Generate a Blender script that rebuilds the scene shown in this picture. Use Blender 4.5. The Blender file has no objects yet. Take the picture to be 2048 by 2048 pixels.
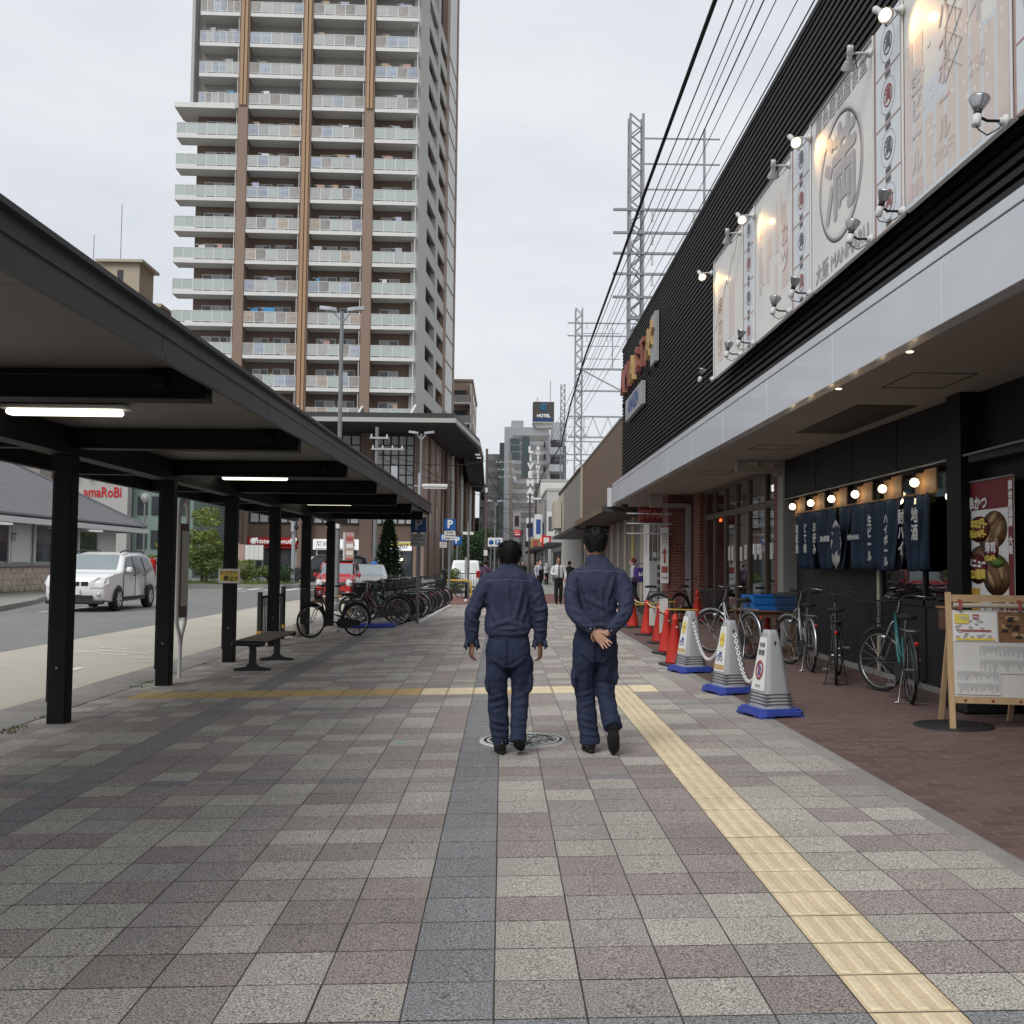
import bpy, math, random
import numpy as np
from mathutils import Vector, Matrix, noise as mnoise
R = math.radians
random.seed(7)
scene = bpy.context.scene
COL = scene.collection

# ---------------------------------------------------------------- camera
CAM_H = 1.453
FPX = 2051.0
ROLL = 0.012
def camera_axes():
    d = np.array([(1004.5 - 1024) / FPX, -(1128 - 1024) / FPX, 1.0]); d /= np.linalg.norm(d)
    up = np.array([math.sin(ROLL), math.cos(ROLL), 0.0]); up -= up.dot(d) * d; up /= np.linalg.norm(up)
    right = np.cross(up, d)
    if right[0] < 0: right = -right
    return np.stack([right, d, up])
AX = camera_axes()
cam_data = bpy.data.cameras.new('camera'); cam = bpy.data.objects.new('camera', cam_data); COL.objects.link(cam)
cam_data.sensor_width = 36; cam_data.lens = 36 * FPX / 2048; cam_data.clip_start = 0.05; cam_data.clip_end = 3000
mw = Matrix.Identity(4)
for i in range(3):
    mw[i][0] = AX[i][0]; mw[i][1] = AX[i][1]; mw[i][2] = -AX[i][2]
mw[0][3] = 0; mw[1][3] = 0; mw[2][3] = CAM_H
cam.matrix_world = mw
scene.camera = cam

# ---------------------------------------------------------------- sky and light (overcast day)
world = bpy.data.worlds.new('World'); scene.world = world; world.use_nodes = True
wn = world.node_tree.nodes; wl = world.node_tree.links; wn.clear()
w_out = wn.new('ShaderNodeOutputWorld'); w_bg = wn.new('ShaderNodeBackground')
w_sky = wn.new('ShaderNodeTexSky'); w_sky.sky_type = 'NISHITA'; w_sky.sun_disc = False
w_sky.sun_elevation = R(48); w_sky.sun_rotation = R(213); w_sky.dust_density = 4; w_sky.air_density = 1.0
w_tc = wn.new('ShaderNodeTexCoord'); w_map = wn.new('ShaderNodeMapping'); w_map.inputs['Scale'].default_value = (1, 1, 3.2)
w_n = wn.new('ShaderNodeTexNoise'); w_n.inputs['Scale'].default_value = 2.1; w_n.inputs['Detail'].default_value = 5; w_n.inputs['Roughness'].default_value = 0.55
w_rp = wn.new('ShaderNodeValToRGB')
w_rp.color_ramp.elements[0].position = 0.33; w_rp.color_ramp.elements[0].color = (5.75, 6.05, 6.5, 1)
w_rp.color_ramp.elements[1].position = 0.68; w_rp.color_ramp.elements[1].color = (7.2, 7.4, 7.65, 1)
w_mix = wn.new('ShaderNodeMixRGB'); w_mix.inputs['Fac'].default_value = 0.93
wl.new(w_tc.outputs['Generated'], w_map.inputs['Vector']); wl.new(w_map.outputs['Vector'], w_n.inputs['Vector'])
wl.new(w_n.outputs['Fac'], w_rp.inputs['Fac']); wl.new(w_sky.outputs['Color'], w_mix.inputs['Color1']); wl.new(w_rp.outputs['Color'], w_mix.inputs['Color2'])
wl.new(w_mix.outputs['Color'], w_bg.inputs['Color']); wl.new(w_bg.outputs['Background'], w_out.inputs['Surface'])
w_bg.inputs['Strength'].default_value = 0.1

sun_d = bpy.data.lights.new('sun', 'SUN'); sun_d.energy = 1.5; sun_d.angle = R(32); sun_d.color = (1.0, 0.985, 0.96)
sun = bpy.data.objects.new('sun', sun_d); COL.objects.link(sun)
sun.rotation_euler = (R(36), R(-24), 0)     # behind the viewer and to the left, veiled by cloud

vs = scene.view_settings; vs.view_transform = 'Standard'; vs.look = 'None'; vs.exposure = 0.33; vs.gamma = 1.0
vs.use_curve_mapping = False
scene.cycles.max_bounces = 8; scene.cycles.diffuse_bounces = 3; scene.cycles.glossy_bounces = 3
scene.cycles.transmission_bounces = 6; scene.cycles.transparent_max_bounces = 8
scene.cycles.use_denoising = True
scene.cycles.caustics_reflective = False; scene.cycles.caustics_refractive = False
scene.cycles.sample_clamp_indirect = 6

# ---------------------------------------------------------------- helpers
def gz(x):                       # height of the paved ground: it falls towards the road
    return 0.025 * x if x > -5 else -0.12 + (min(-5.2, x) + 5.2) * -0.03 if x > -9 else 0.0

class MB:
    """collects geometry, then links it as one mesh object"""
    def __init__(s): s.v = []; s.f = []; s.m = []; s.sm = []
    def add(s, vs, fs, m=0, sm=False, M=None):
        b = len(s.v)
        if M is not None: vs = [M @ Vector(v) for v in vs]
        s.v += [tuple(v) for v in vs]
        for f in fs: s.f.append([i + b for i in f]); s.m.append(m); s.sm.append(sm)
        return s
    def box(s, x0, x1, y0, y1, z0, z1, m=0, M=None, ch=0):
        if x0 > x1: x0, x1 = x1, x0
        if y0 > y1: y0, y1 = y1, y0
        if z0 > z1: z0, z1 = z1, z0
        if not ch:
            v = [(x0,y0,z0),(x1,y0,z0),(x1,y1,z0),(x0,y1,z0),(x0,y0,z1),(x1,y0,z1),(x1,y1,z1),(x0,y1,z1)]
            return s.add(v, [(0,3,2,1),(4,5,6,7),(0,1,5,4),(1,2,6,5),(2,3,7,6),(3,0,4,7)], m, False, M)
        c = ch; v = []
        for sx, X in ((1, x0), (-1, x1)):
            for sy, Y in ((1, y0), (-1, y1)):
                for sz, Z in ((1, z0), (-1, z1)):
                    v += [(X, Y + sy*c, Z + sz*c), (X + sx*c, Y, Z + sz*c), (X + sx*c, Y + sy*c, Z)]
        def I(a, b, d, k): return (a*4 + b*2 + d)*3 + k
        f = []
        for a in (0, 1):
            q = [I(a,0,0,0), I(a,1,0,0), I(a,1,1,0), I(a,0,1,0)]; f.append(q if a else q[::-1])
            q = [I(0,a,0,1), I(1,a,0,1), I(1,a,1,1), I(0,a,1,1)]; f.append(q[::-1] if a else q)
            q = [I(0,0,a,2), I(1,0,a,2), I(1,1,a,2), I(0,1,a,2)]; f.append(q if a else q[::-1])
        for a in (0, 1):
            for b in (0, 1):
                f.append([I(0,a,b,1), I(1,a,b,1), I(1,a,b,2), I(0,a,b,2)])
                f.append([I(a,0,b,0), I(a,1,b,0), I(a,1,b,2), I(a,0,b,2)])
                f.append([I(a,b,0,0), I(a,b,1,0), I(a,b,1,1), I(a,b,0,1)])
                for d in (0, 1): f.append([I(a,b,d,0), I(a,b,d,1), I(a,b,d,2)])
        return s.add(v, f, m, False, M)
    def beam(s, p, q, w, h, m=0, up=(0,0,1)):
        p = Vector(p); q = Vector(q); t = (q - p).normalized(); u = Vector(up)
        if abs(t.dot(u)) > 0.98: u = Vector((0,1,0))
        a = t.cross(u).normalized() * (w/2); b = a.cross(t).normalized() * (h/2)
        v = [p-a-b, p+a-b, p+a+b, p-a+b, q-a-b, q+a-b, q+a+b, q-a+b]
        return s.add(v, [(0,3,2,1),(4,5,6,7),(0,1,5,4),(1,2,6,5),(2,3,7,6),(3,0,4,7)], m)
    def tube(s, pts, r, n=6, m=0, cap=True, sm=True):
        pts = [Vector(p) for p in pts]
        rr = r if isinstance(r, (list, tuple)) else [r]*len(pts)
        vs = []; ref = None
        for i, p in enumerate(pts):
            t = (pts[min(i+1, len(pts)-1)] - pts[max(i-1, 0)])
            t = t.normalized() if t.length > 1e-9 else Vector((0,0,1))
            if ref is None:
                ref = Vector((0,0,1)) if abs(t.z) < 0.9 else Vector((1,0,0))
            a = t.cross(ref).normalized(); b = a.cross(t).normalized(); ref = b
            for k in range(n):
                an = 2*math.pi*k/n
                vs.append(p + (a*math.cos(an) + b*math.sin(an))*rr[i])
        fs = []
        for i in range(len(pts)-1):
            for k in range(n):
                k2 = (k+1) % n
                fs.append((i*n+k, i*n+k2, (i+1)*n+k2, (i+1)*n+k))
        b0 = len(s.f)
        s.add(vs, fs, m, sm)
        if cap: s.add([vs[k] for k in range(n)], [tuple(range(n))[::-1]], m); s.add([vs[-n+k] for k in range(n)], [tuple(range(n))], m)
        return s
    def lathe(s, prof, n=12, m=0, M=None, sm=True, cap=True):
        vs = []; fs = []
        for r, z in prof:
            for k in range(n):
                a = 2*math.pi*k/n; vs.append((r*math.cos(a), r*math.sin(a), z))
        for i in range(len(prof)-1):
            for k in range(n):
                k2 = (k+1) % n; fs.append((i*n+k, i*n+k2, (i+1)*n+k2, (i+1)*n+k))
        if cap and prof[0][0] > 1e-4: fs.append(tuple(range(n))[::-1])
        if cap and prof[-1][0] > 1e-4: fs.append(tuple((len(prof)-1)*n+k for k in range(n)))
        return s.add(vs, fs, m, sm, M)
    def torus(s, Rr, r, n=28, k=6, m=0, M=None, a0=0, a1=2*math.pi, sy=1.0):
        full = abs(a1 - a0 - 2*math.pi) < 1e-6; nn = n if full else n + 1
        vs = []; fs = []
        for i in range(nn):
            a = a0 + (a1-a0)*i/n
            for j in range(k):
                b = 2*math.pi*j/k
                q = Rr + r*math.cos(b); vs.append((q*math.cos(a), q*math.sin(a), r*sy*math.sin(b)))
        for i in range(n if full else n):
            i2 = (i+1) % nn
            for j in range(k):
                j2 = (j+1) % k; fs.append((i*k+j, i2*k+j, i2*k+j2, i*k+j2))
        return s.add(vs, fs, m, True, M)
    def ball(s, c, r, n=10, k=7, m=0, sc=(1,1,1)):
        prof = [(math.sin(math.pi*i/k)*r, -math.cos(math.pi*i/k)*r) for i in range(k+1)]
        prof[0] = (1e-5, -r); prof[-1] = (1e-5, r)
        M = Matrix.Translation(c) @ Matrix.Diagonal((sc[0], sc[1], sc[2], 1))
        return s.lathe(prof, n, m, M)
    def prism(s, poly, h0, h1, m=0, M=None, sm=False):
        n = len(poly)
        ar = sum(poly[i][0]*poly[(i+1)%n][1] - poly[(i+1)%n][0]*poly[i][1] for i in range(n))
        if ar < 0: poly = poly[::-1]
        v = [(x, y, h0) for x, y in poly] + [(x, y, h1) for x, y in poly]
        f = [tuple(range(n))[::-1], tuple(range(n, 2*n))] + [(i, (i+1)%n, n+(i+1)%n, n+i) for i in range(n)]
        return s.add(v, f, m, sm, M)
    def quad(s, a, b, c, d, m=0): return s.add([a, b, c, d], [(0,1,2,3)], m)
    def mesh(s, name, mats):
        me = bpy.data.meshes.new(name)
        me.from_pydata(s.v, [], s.f)
        for mt in (mats if isinstance(mats, (list, tuple)) else [mats]): me.materials.append(MAT[mt] if isinstance(mt, str) else mt)
        if s.f:
            me.polygons.foreach_set('material_index', s.m); me.polygons.foreach_set('use_smooth', s.sm)
        me.update()
        return me
    def build(s, name, mats, parent=None, **kw): return link(name, s.mesh(name, mats), parent, **kw)

def link(name, me, parent=None, loc=None, rot=None, scale=None, label=None, kind=None):
    o = bpy.data.objects.new(name, me); COL.objects.link(o)
    if parent is not None: o.parent = parent
    if loc is not None: o.location = loc
    if rot is not None: o.rotation_euler = rot
    if scale is not None: o.scale = scale
    if label: o['label'] = label
    if kind: o['kind'] = kind
    return o
def tag(o, label, cat, group=None):
    o['label'] = label; o['category'] = cat
    if group: o['group'] = group
    return o
def thing(name, label, cat, loc=(0,0,0), rz=0.0, group=None):
    o = bpy.data.objects.new(name, None); COL.objects.link(o); o.empty_display_size = 0.2
    o.location = loc; o.rotation_euler = (0, 0, rz)
    return tag(o, label, cat, group)
def struct(o): o['kind'] = 'structure'; return o
def copy_tree(o, parent=None):
    c = o.copy(); COL.objects.link(c); c.parent = parent
    for ch in list(o.children): copy_tree(ch, c)
    return c
def T(x=0, y=0, z=0): return Matrix.Translation((x, y, z))
def RX(a): return Matrix.Rotation(a, 4, 'X')
def RY(a): return Matrix.Rotation(a, 4, 'Y')
def RZ(a): return Matrix.Rotation(a, 4, 'Z')

def text_mb(body, size=1.0, M=None, m=0, mb=None, bold=0.0, align='CENTER', fit=None, depth=0.0, vertical=False):
    """lettering as flat mesh in the local XY plane (then moved by M)"""
    mb = mb or MB()
    parts = [body]
    if vertical: parts = list(body)
    for i, tx in enumerate(parts):
        cu = bpy.data.curves.new('t', 'FONT'); cu.body = tx; cu.size = size; cu.align_x = align; cu.align_y = 'CENTER'
        cu.resolution_u = 2; cu.extrude = depth; cjk = any(ord(c) > 0x2000 for c in tx) or bold > size*0.02; cu.offset = 0 if cjk else bold
        ob = bpy.data.objects.new('t', cu)
        me = ob.to_mesh()
        vs = [Vector(v.co) for v in me.vertices]
        polys = [tuple(p.vertices) for p in me.polygons]
        if cjk and bold:        # heavier strokes: shifted copies, each a hair farther out
            base = vs; bp = polys; vs = []; polys = []
            for q, (dx, dy) in enumerate(((0,0),(bold,0),(-bold,0),(0,bold),(0,-bold))):
                polys = polys + [tuple(i + len(vs) for i in p) for p in bp]
                vs = vs + [v + Vector((dx*1.6, dy*1.6, 0.0003*q)) for v in base]
        if vertical: vs = [v + Vector((0, -i*size*1.02, 0)) for v in vs]
        if fit and vs:
            x0 = min(v.x for v in vs); x1 = max(v.x for v in vs); y0 = min(v.y for v in vs); y1 = max(v.y for v in vs)
            if isinstance(fit, tuple):
                vs = [Vector(((v.x-(x0+x1)/2)*fit[0]/max(1e-6, x1-x0), (v.y-(y0+y1)/2)*fit[1]/max(1e-6, y1-y0), v.z)) for v in vs]
        mb.add(vs, polys, m, False, M)
        ob.to_mesh_clear(); bpy.data.objects.remove(ob); bpy.data.curves.remove(cu)
    return mb

# ---------------------------------------------------------------- materials
MAT = {}
def srgb(r, g, b):
    f = lambda c: (c/255/12.92) if c/255 <= 0.04045 else ((c/255+0.055)/1.055)**2.4
    return (f(r), f(g), f(b))
def mk(name, col, rough=0.6, metal=0.0, var=0.12, scale=6.0, fine=0.0, fscale=120.0, bump=0.0, bscale=60.0, spec=0.5, emit=None, es=0.0, world=False, rnd=0.0, stain=0.0, coat=0.0, trans=0.0, alpha=1.0, stretch=None, ior=1.45, spots=False):
    m = bpy.data.materials.new(name); m.use_nodes = True
    N = m.node_tree.nodes; L = m.node_tree.links
    b = N['Principled BSDF']
    b.inputs['Roughness'].default_value = rough; b.inputs['Metallic'].default_value = metal
    b.inputs['Specular IOR Level'].default_value = spec; b.inputs['IOR'].default_value = ior
    if coat: b.inputs['Coat Weight'].default_value = coat; b.inputs['Coat Roughness'].default_value = 0.06
    if trans: b.inputs['Transmission Weight'].default_value = trans
    if alpha < 1: b.inputs['Alpha'].default_value = alpha
    if emit: b.inputs['Emission Color'].default_value = (*emit, 1); b.inputs['Emission Strength'].default_value = es
    b.inputs['Base Color'].default_value = (*col, 1)
    if var or fine or stain or rnd or bump:
        if world: src = N.new('ShaderNodeNewGeometry').outputs['Position']
        else: src = N.new('ShaderNodeTexCoord').outputs['Object']
        if stretch:
            mp = N.new('ShaderNodeMapping'); mp.inputs['Scale'].default_value = stretch; L.new(src, mp.inputs['Vector']); src = mp.outputs['Vector']
        cur = None
        def noise(sc, det=3, rg=0.55):
            n = N.new('ShaderNodeTexNoise'); n.inputs['Scale'].default_value = sc; n.inputs['Detail'].default_value = det
            n.inputs['Roughness'].default_value = rg; L.new(src, n.inputs['Vector']); return n.outputs['Fac']
        fac = None
        def madd(a, mul, addv):
            q = N.new('ShaderNodeMath'); q.operation = 'MULTIPLY_ADD'; L.new(a, q.inputs[0]); q.inputs[1].default_value = mul; q.inputs[2].default_value = addv; return q.outputs[0]
        def mulv(a, bb):
            q = N.new('ShaderNodeMath'); q.operation = 'MULTIPLY'; L.new(a, q.inputs[0]); L.new(bb, q.inputs[1]); return q.outputs[0]
        for amt, sc, det in ((var, scale, 4), (fine, fscale, 1), (stain, scale*0.23, 6)):
            if amt:
                q = madd(noise(sc, det), amt*3.2, 1 - amt*1.6)
                fac = q if fac is None else mulv(fac, q)
        if rnd:
            oi = N.new('ShaderNodeObjectInfo'); q = madd(oi.outputs['Random'], rnd*2, 1-rnd); fac = q if fac is None else mulv(fac, q)
        if spots:               # trodden gum and old drips
            vo = N.new('ShaderNodeTexVoronoi'); vo.inputs['Scale'].default_value = 1.7; L.new(src, vo.inputs['Vector'])
            st_ = N.new('ShaderNodeMapRange'); st_.inputs['From Min'].default_value = 0.022; st_.inputs['From Max'].default_value = 0.036; st_.inputs['To Min'].default_value = 0.62; st_.inputs['To Max'].default_value = 1.0
            L.new(vo.outputs['Distance'], st_.inputs['Value']); fac = mulv(fac, st_.outputs['Result'])
        if fac is not None:
            vm = N.new('ShaderNodeVectorMath'); vm.operation = 'SCALE'; vm.inputs[0].default_value = col; L.new(fac, vm.inputs['Scale'])
            L.new(vm.outputs[0], b.inputs['Base Color'])
            rq = N.new('ShaderNodeMath'); rq.operation = 'MULTIPLY_ADD'; L.new(fac, rq.inputs[0]); rq.inputs[1].default_value = -0.12; rq.inputs[2].default_value = min(1.0, rough+0.12); rq.use_clamp = True
            L.new(rq.outputs[0], b.inputs['Roughness'])
        if bump:
            bp = N.new('ShaderNodeBump'); bp.inputs['Strength'].default_value = bump; bp.inputs['Distance'].default_value = 0.01
            L.new(noise(bscale, 3), bp.inputs['Height']); L.new(bp.outputs['Normal'], b.inputs['Normal'])
    MAT[name] = m
    return m
# ground
mk('tile_light', (0.395,0.367,0.328), 0.85, var=0.07, scale=3, fine=1.05, fscale=135, spots=True, stain=0.19, world=True, rnd=0.08, bump=0.25, bscale=190)
mk('tile_mid', (0.305,0.281,0.258), 0.85, var=0.07, scale=3, fine=1.05, fscale=135, spots=True, stain=0.19, world=True, rnd=0.10, bump=0.25, bscale=190)
mk('tile_red', (0.290,0.248,0.230), 0.85, var=0.07, scale=3, fine=1.05, fscale=135, spots=True, stain=0.19, world=True, rnd=0.10, bump=0.25, bscale=190)
mk('tile_blue', (0.232,0.232,0.238), 0.85, var=0.06, scale=3, fine=1.05, fscale=135, spots=True, stain=0.19, world=True, rnd=0.06, bump=0.25, bscale=190)
mk('tactile', (0.70,0.585,0.40), 0.7, var=0.10, scale=9, fine=0.12, fscale=60, stain=0.10, world=True, spots=True, rnd=0.04)
mk('tactile_orange', (0.50,0.355,0.165), 0.7, var=0.14, scale=7, fine=0.15, fscale=60, stain=0.10, world=True)
mk('joint', (0.055,0.047,0.043), 0.95, var=0.2, scale=12, world=True)
mk('brick_pave', (0.130,0.083,0.073), 0.8, var=0.12, scale=5, fine=0.14, fscale=150, stain=0.12, world=True, rnd=0.16)
mk('brick_joint', (0.20,0.17,0.16), 0.95, var=0.5, scale=0.9, world=True)
mk('stone_kerb', (0.27,0.255,0.235), 0.85, var=0.12, scale=8, fine=0.2, fscale=140, stain=0.12, world=True, rnd=0.10)
mk('concrete_lane', (0.45,0.42,0.355), 0.9, var=0.07, scale=2, fine=0.10, fscale=90, stain=0.08, world=True)
mk('asphalt', (0.195,0.195,0.19), 0.9, var=0.08, scale=1.5, fine=0.25, fscale=110, stain=0.10, world=True)
mk('pave_far', (0.30,0.295,0.28), 0.9, var=0.08, scale=1.5, stain=0.08, world=True)
mk('red_pave', (0.20,0.095,0.080), 0.9, var=0.10, scale=2, stain=0.1, world=True)
mk('road_paint', (0.72,0.72,0.70), 0.8, var=0.15, scale=6, world=True)
mk('earth', (0.12,0.11,0.09), 0.95, var=0.2, scale=0.5, world=True)
# metals, plastics
mk('dark_steel', (0.009,0.009,0.010), 0.6, spec=0.22, var=0.15, scale=5, stain=0.1)
mk('fascia_steel', (0.040,0.042,0.046), 0.45, metal=0.0, spec=0.35, var=0.16, scale=3, stain=0.3, stretch=(1,0.35,1))
mk('soffit_panel', (0.17,0.157,0.14), 0.55, var=0.08, scale=2, stain=0.12)
mk('tube_light', (0.9,0.9,0.85), 0.4, var=0, emit=(1.0,0.92,0.74), es=1.7)
mk('white_metal', (0.62,0.62,0.61), 0.45, var=0.06, scale=8)
mk('grey_metal', (0.21,0.215,0.22), 0.45, metal=0.3, var=0.08, scale=8)
mk('steel_galv', (0.42,0.44,0.47), 0.5, metal=0.4, var=0.10, scale=6)
mk('lattice_grey', (0.29,0.30,0.325), 0.6, metal=0.1, var=0.10, scale=3)
mk('pole_brown', (0.10,0.075,0.065), 0.6, var=0.1)
mk('chrome', (0.40,0.40,0.41), 0.28, metal=1.0, var=0.04, scale=20)
mk('black_rubber', (0.012,0.012,0.012), 0.75, var=0.1, scale=20)
mk('black_plastic', (0.018,0.018,0.019), 0.5, var=0.1, scale=20)
mk('black_paint', (0.012,0.012,0.014), 0.28, var=0.05, coat=0.3)
mk('rim_alloy', (0.60,0.60,0.61), 0.35, metal=0.3, var=0.05)
mk('cable', (0.012,0.012,0.014), 0.7, var=0)
mk('wire_blue', (0.11,0.11,0.15), 0.6, var=0)
# building
mk('louver_black', (0.012,0.0115,0.011), 0.5, var=0.08, scale=4, spec=0.3)
mk('louver_back', (0.006,0.006,0.006), 0.9, var=0)
mk('fascia_white', (0.60,0.63,0.67), 0.28, metal=0.0, var=0.03, scale=1.2, stain=0.12, stretch=(1,0.5,1), coat=0.3)
mk('soffit', (0.30,0.265,0.235), 0.75, var=0.05, scale=1.5, stain=0.05)
mk('brown_clad', (0.145,0.100,0.068), 0.6, var=0.08, scale=2, stain=0.12)
mk('grey_clad', (0.24,0.225,0.205), 0.6, var=0.08, scale=1, stain=0.12)
mk('cream_clad', (0.46,0.42,0.34), 0.6, var=0.05, scale=1, stain=0.1)
mk('izakaya_black', (0.008,0.008,0.009), 0.5, spec=0.2, var=0.15, scale=1.2)
mk('wall_dark', (0.030,0.028,0.028), 0.6, spec=0.25, var=0.12, scale=2)
mk('wall_grey', (0.27,0.265,0.255), 0.7, var=0.06, scale=1.5, stain=0.08)
mk('brick_red', (0.155,0.050,0.035), 0.75, var=0.15, scale=7, fine=0.15, fscale=90, rnd=0.2)
mk('mortar', (0.30,0.26,0.235), 0.9, var=0.1)
mk('frame_brown', (0.105,0.078,0.058), 0.5, var=0.08)
mk('shop_glass', (0.30,0.33,0.33), 0.03, var=0, trans=0.85, spec=0.6, ior=1.3)
mk('dark_glass', (0.022,0.025,0.028), 0.05, var=0, spec=0.9)
mk('window_glass', (0.055,0.062,0.068), 0.06, var=0.2, scale=0.6, spec=0.8)
mk('curtain', (0.42,0.43,0.44), 0.6, var=0.12, scale=3)
mk('shop_inside', (0.30,0.26,0.21), 0.8, var=0.2, scale=1.5)
mk('shop_wall_glow', (0.55,0.45,0.30), 0.8, var=0.3, scale=1.2, emit=(1,0.8,0.5), es=1.1)  # wall colour glows, standing in for warm light inside the shop
mk('wood_sign', (0.36,0.20,0.09), 0.6, var=0.15, scale=4, stretch=(1,1,8))
mk('wood_easel', (0.50,0.345,0.19), 0.6, var=0.12, scale=5, stretch=(6,1,1))
mk('wood_table', (0.14,0.075,0.045), 0.55, var=0.15, scale=5, stretch=(5,1,1))
mk('wood_bench', (0.23,0.185,0.15), 0.75, var=0.18, scale=5, stretch=(1,0.2,1))
mk('noren', (0.018,0.036,0.068), 0.85, var=0.14, scale=3, fine=0.08, fscale=160)
mk('noren_white', (0.62,0.62,0.60), 0.85, var=0.08)
mk('bulb', (1,0.9,0.7), 0.4, var=0, emit=(1.0,0.80,0.48), es=5.0)
mk('bulb_soft', (1,0.9,0.7), 0.4, var=0, emit=(1.0,0.82,0.52), es=4.0)
mk('shop_lamp', (1,1,0.95), 0.4, var=0, emit=(1.0,0.93,0.80), es=9.0)
mk('banner_cloth', (0.76,0.75,0.72), 0.5, var=0.03, scale=1.5, stain=0.06, coat=0.1)
mk('banner_strip', (0.72,0.76,0.79), 0.5, var=0.03)
mk('banner_blue', (0.65,0.70,0.74), 0.5, var=0.05)
mk('print_grey', (0.44,0.43,0.44), 0.55, var=0.05)
mk('print_pale', (0.70,0.61,0.56), 0.55, var=0.05)
mk('print_dark', (0.12,0.12,0.125), 0.6, var=0.05)
mk('print_black', (0.02,0.02,0.022), 0.6, var=0)
mk('print_red', (0.38,0.085,0.075), 0.6, var=0.05)
mk('print_pink', (0.45,0.29,0.255), 0.6, var=0.05)
mk('print_white', (0.72,0.72,0.70), 0.6, var=0.03)
mk('print_yellow', (0.70,0.56,0.10), 0.6, var=0.05)
mk('poster_red', (0.16,0.018,0.022), 0.6, var=0.1)
mk('food_brown', (0.20,0.105,0.05), 0.6, var=0.5, scale=14)
mk('food_tan', (0.40,0.27,0.14), 0.6, var=0.35, scale=18)
mk('food_green', (0.10,0.20,0.04), 0.6, var=0.4, scale=30)
mk('food_beer', (0.55,0.33,0.06), 0.4, var=0.2)
mk('paper', (0.60,0.59,0.56), 0.8, var=0.03)
mk('paper_grey', (0.42,0.42,0.44), 0.8, var=0.15, scale=20)
# street furniture
mk('cone_red', (0.50,0.030,0.020), 0.5, var=0.08, scale=6, rnd=0.12)
mk('cone_base', (0.045,0.040,0.045), 0.7, var=0.2)
mk('sign_grey', (0.345,0.350,0.365), 0.5, var=0.04, scale=6)
mk('sign_groove', (0.08,0.08,0.09), 0.6, var=0)
mk('base_blue', (0.045,0.075,0.36), 0.45, var=0.08, scale=8)
mk('chain_white', (0.70,0.70,0.68), 0.5, var=0.05)
mk('rope_yellow', (0.52,0.40,0.18), 0.7, var=0.1)
mk('bar_yellow', (0.60,0.38,0.05), 0.5, var=0.1)
mk('sign_blue', (0.008,0.085,0.30), 0.4, var=0.05)
mk('sign_blue_dark', (0.004,0.050,0.155), 0.4, var=0.05)
mk('crate_blue', (0.010,0.13,0.42), 0.5, var=0.08)
mk('iron', (0.035,0.033,0.032), 0.6, metal=0.4, var=0.2, scale=14)
mk('bench_iron', (0.014,0.018,0.019), 0.45, var=0.1)
mk('planter', (0.37,0.34,0.27), 0.8, var=0.1)
mk('signal_red', (0.8,0.08,0.03), 0.4, var=0, emit=(1.0,0.12,0.03), es=2.2)
mk('signal_off', (0.03,0.03,0.04), 0.4, var=0)
# plants
mk('leaf_green', (0.105,0.155,0.038), 0.6, var=0.35, scale=0.9, rnd=0.1, world=True)
mk('leaf_bright', (0.165,0.205,0.042), 0.6, var=0.3, scale=1.2, rnd=0.1, world=True)
mk('leaf_dark', (0.035,0.075,0.027), 0.65, var=0.35, scale=1.3, rnd=0.1, world=True)
mk('bark', (0.09,0.07,0.05), 0.9, var=0.2, scale=10)
mk('grass', (0.12,0.16,0.045), 0.8, var=0.3, scale=3, world=True)
# people
mk('navy_jacket', (0.026,0.032,0.068), 0.82, var=0.10, scale=6, fine=0.10, fscale=260, stain=0.10)
mk('navy_trousers', (0.017,0.025,0.057), 0.85, var=0.14, scale=6, fine=0.10, fscale=260, stain=0.14)
mk('navy_stitch', (0.14,0.15,0.24), 0.8, var=0)
mk('skin', (0.50,0.28,0.20), 0.5, var=0.10, scale=18)
mk('skin_dark', (0.30,0.15,0.10), 0.5, var=0.10, scale=18)
mk('hair_black', (0.006,0.0055,0.0055), 0.6, spec=0.25, var=0.3, scale=60, stretch=(1,1,0.2))
mk('hair_red', (0.13,0.018,0.022), 0.7, var=0.2, scale=40)
mk('hair_grey', (0.12,0.10,0.09), 0.6, var=0.2, scale=40)
mk('shoe_black', (0.008,0.008,0.009), 0.4, var=0.1)
mk('sole_black', (0.014,0.013,0.013), 0.8, var=0.2, scale=40)
mk('shirt_white', (0.62,0.63,0.66), 0.8, var=0.06, scale=6)
mk('shirt_lilac', (0.42,0.44,0.55), 0.8, var=0.06, scale=6)
mk('shirt_purple', (0.13,0.075,0.135), 0.85, var=0.3, scale=30)
mk('shirt_pale', (0.40,0.42,0.45), 0.8, var=0.08, scale=20)
mk('black_cloth', (0.010,0.010,0.012), 0.9, var=0.1)
mk('bag_purple', (0.050,0.022,0.16), 0.6, var=0.1)
mk('bag_mint', (0.35,0.55,0.48), 0.5, var=0.15, scale=20)
mk('pink', (0.60,0.10,0.22), 0.6, var=0.1)
mk('beige_cloth', (0.42,0.32,0.22), 0.8, var=0.1)
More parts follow.
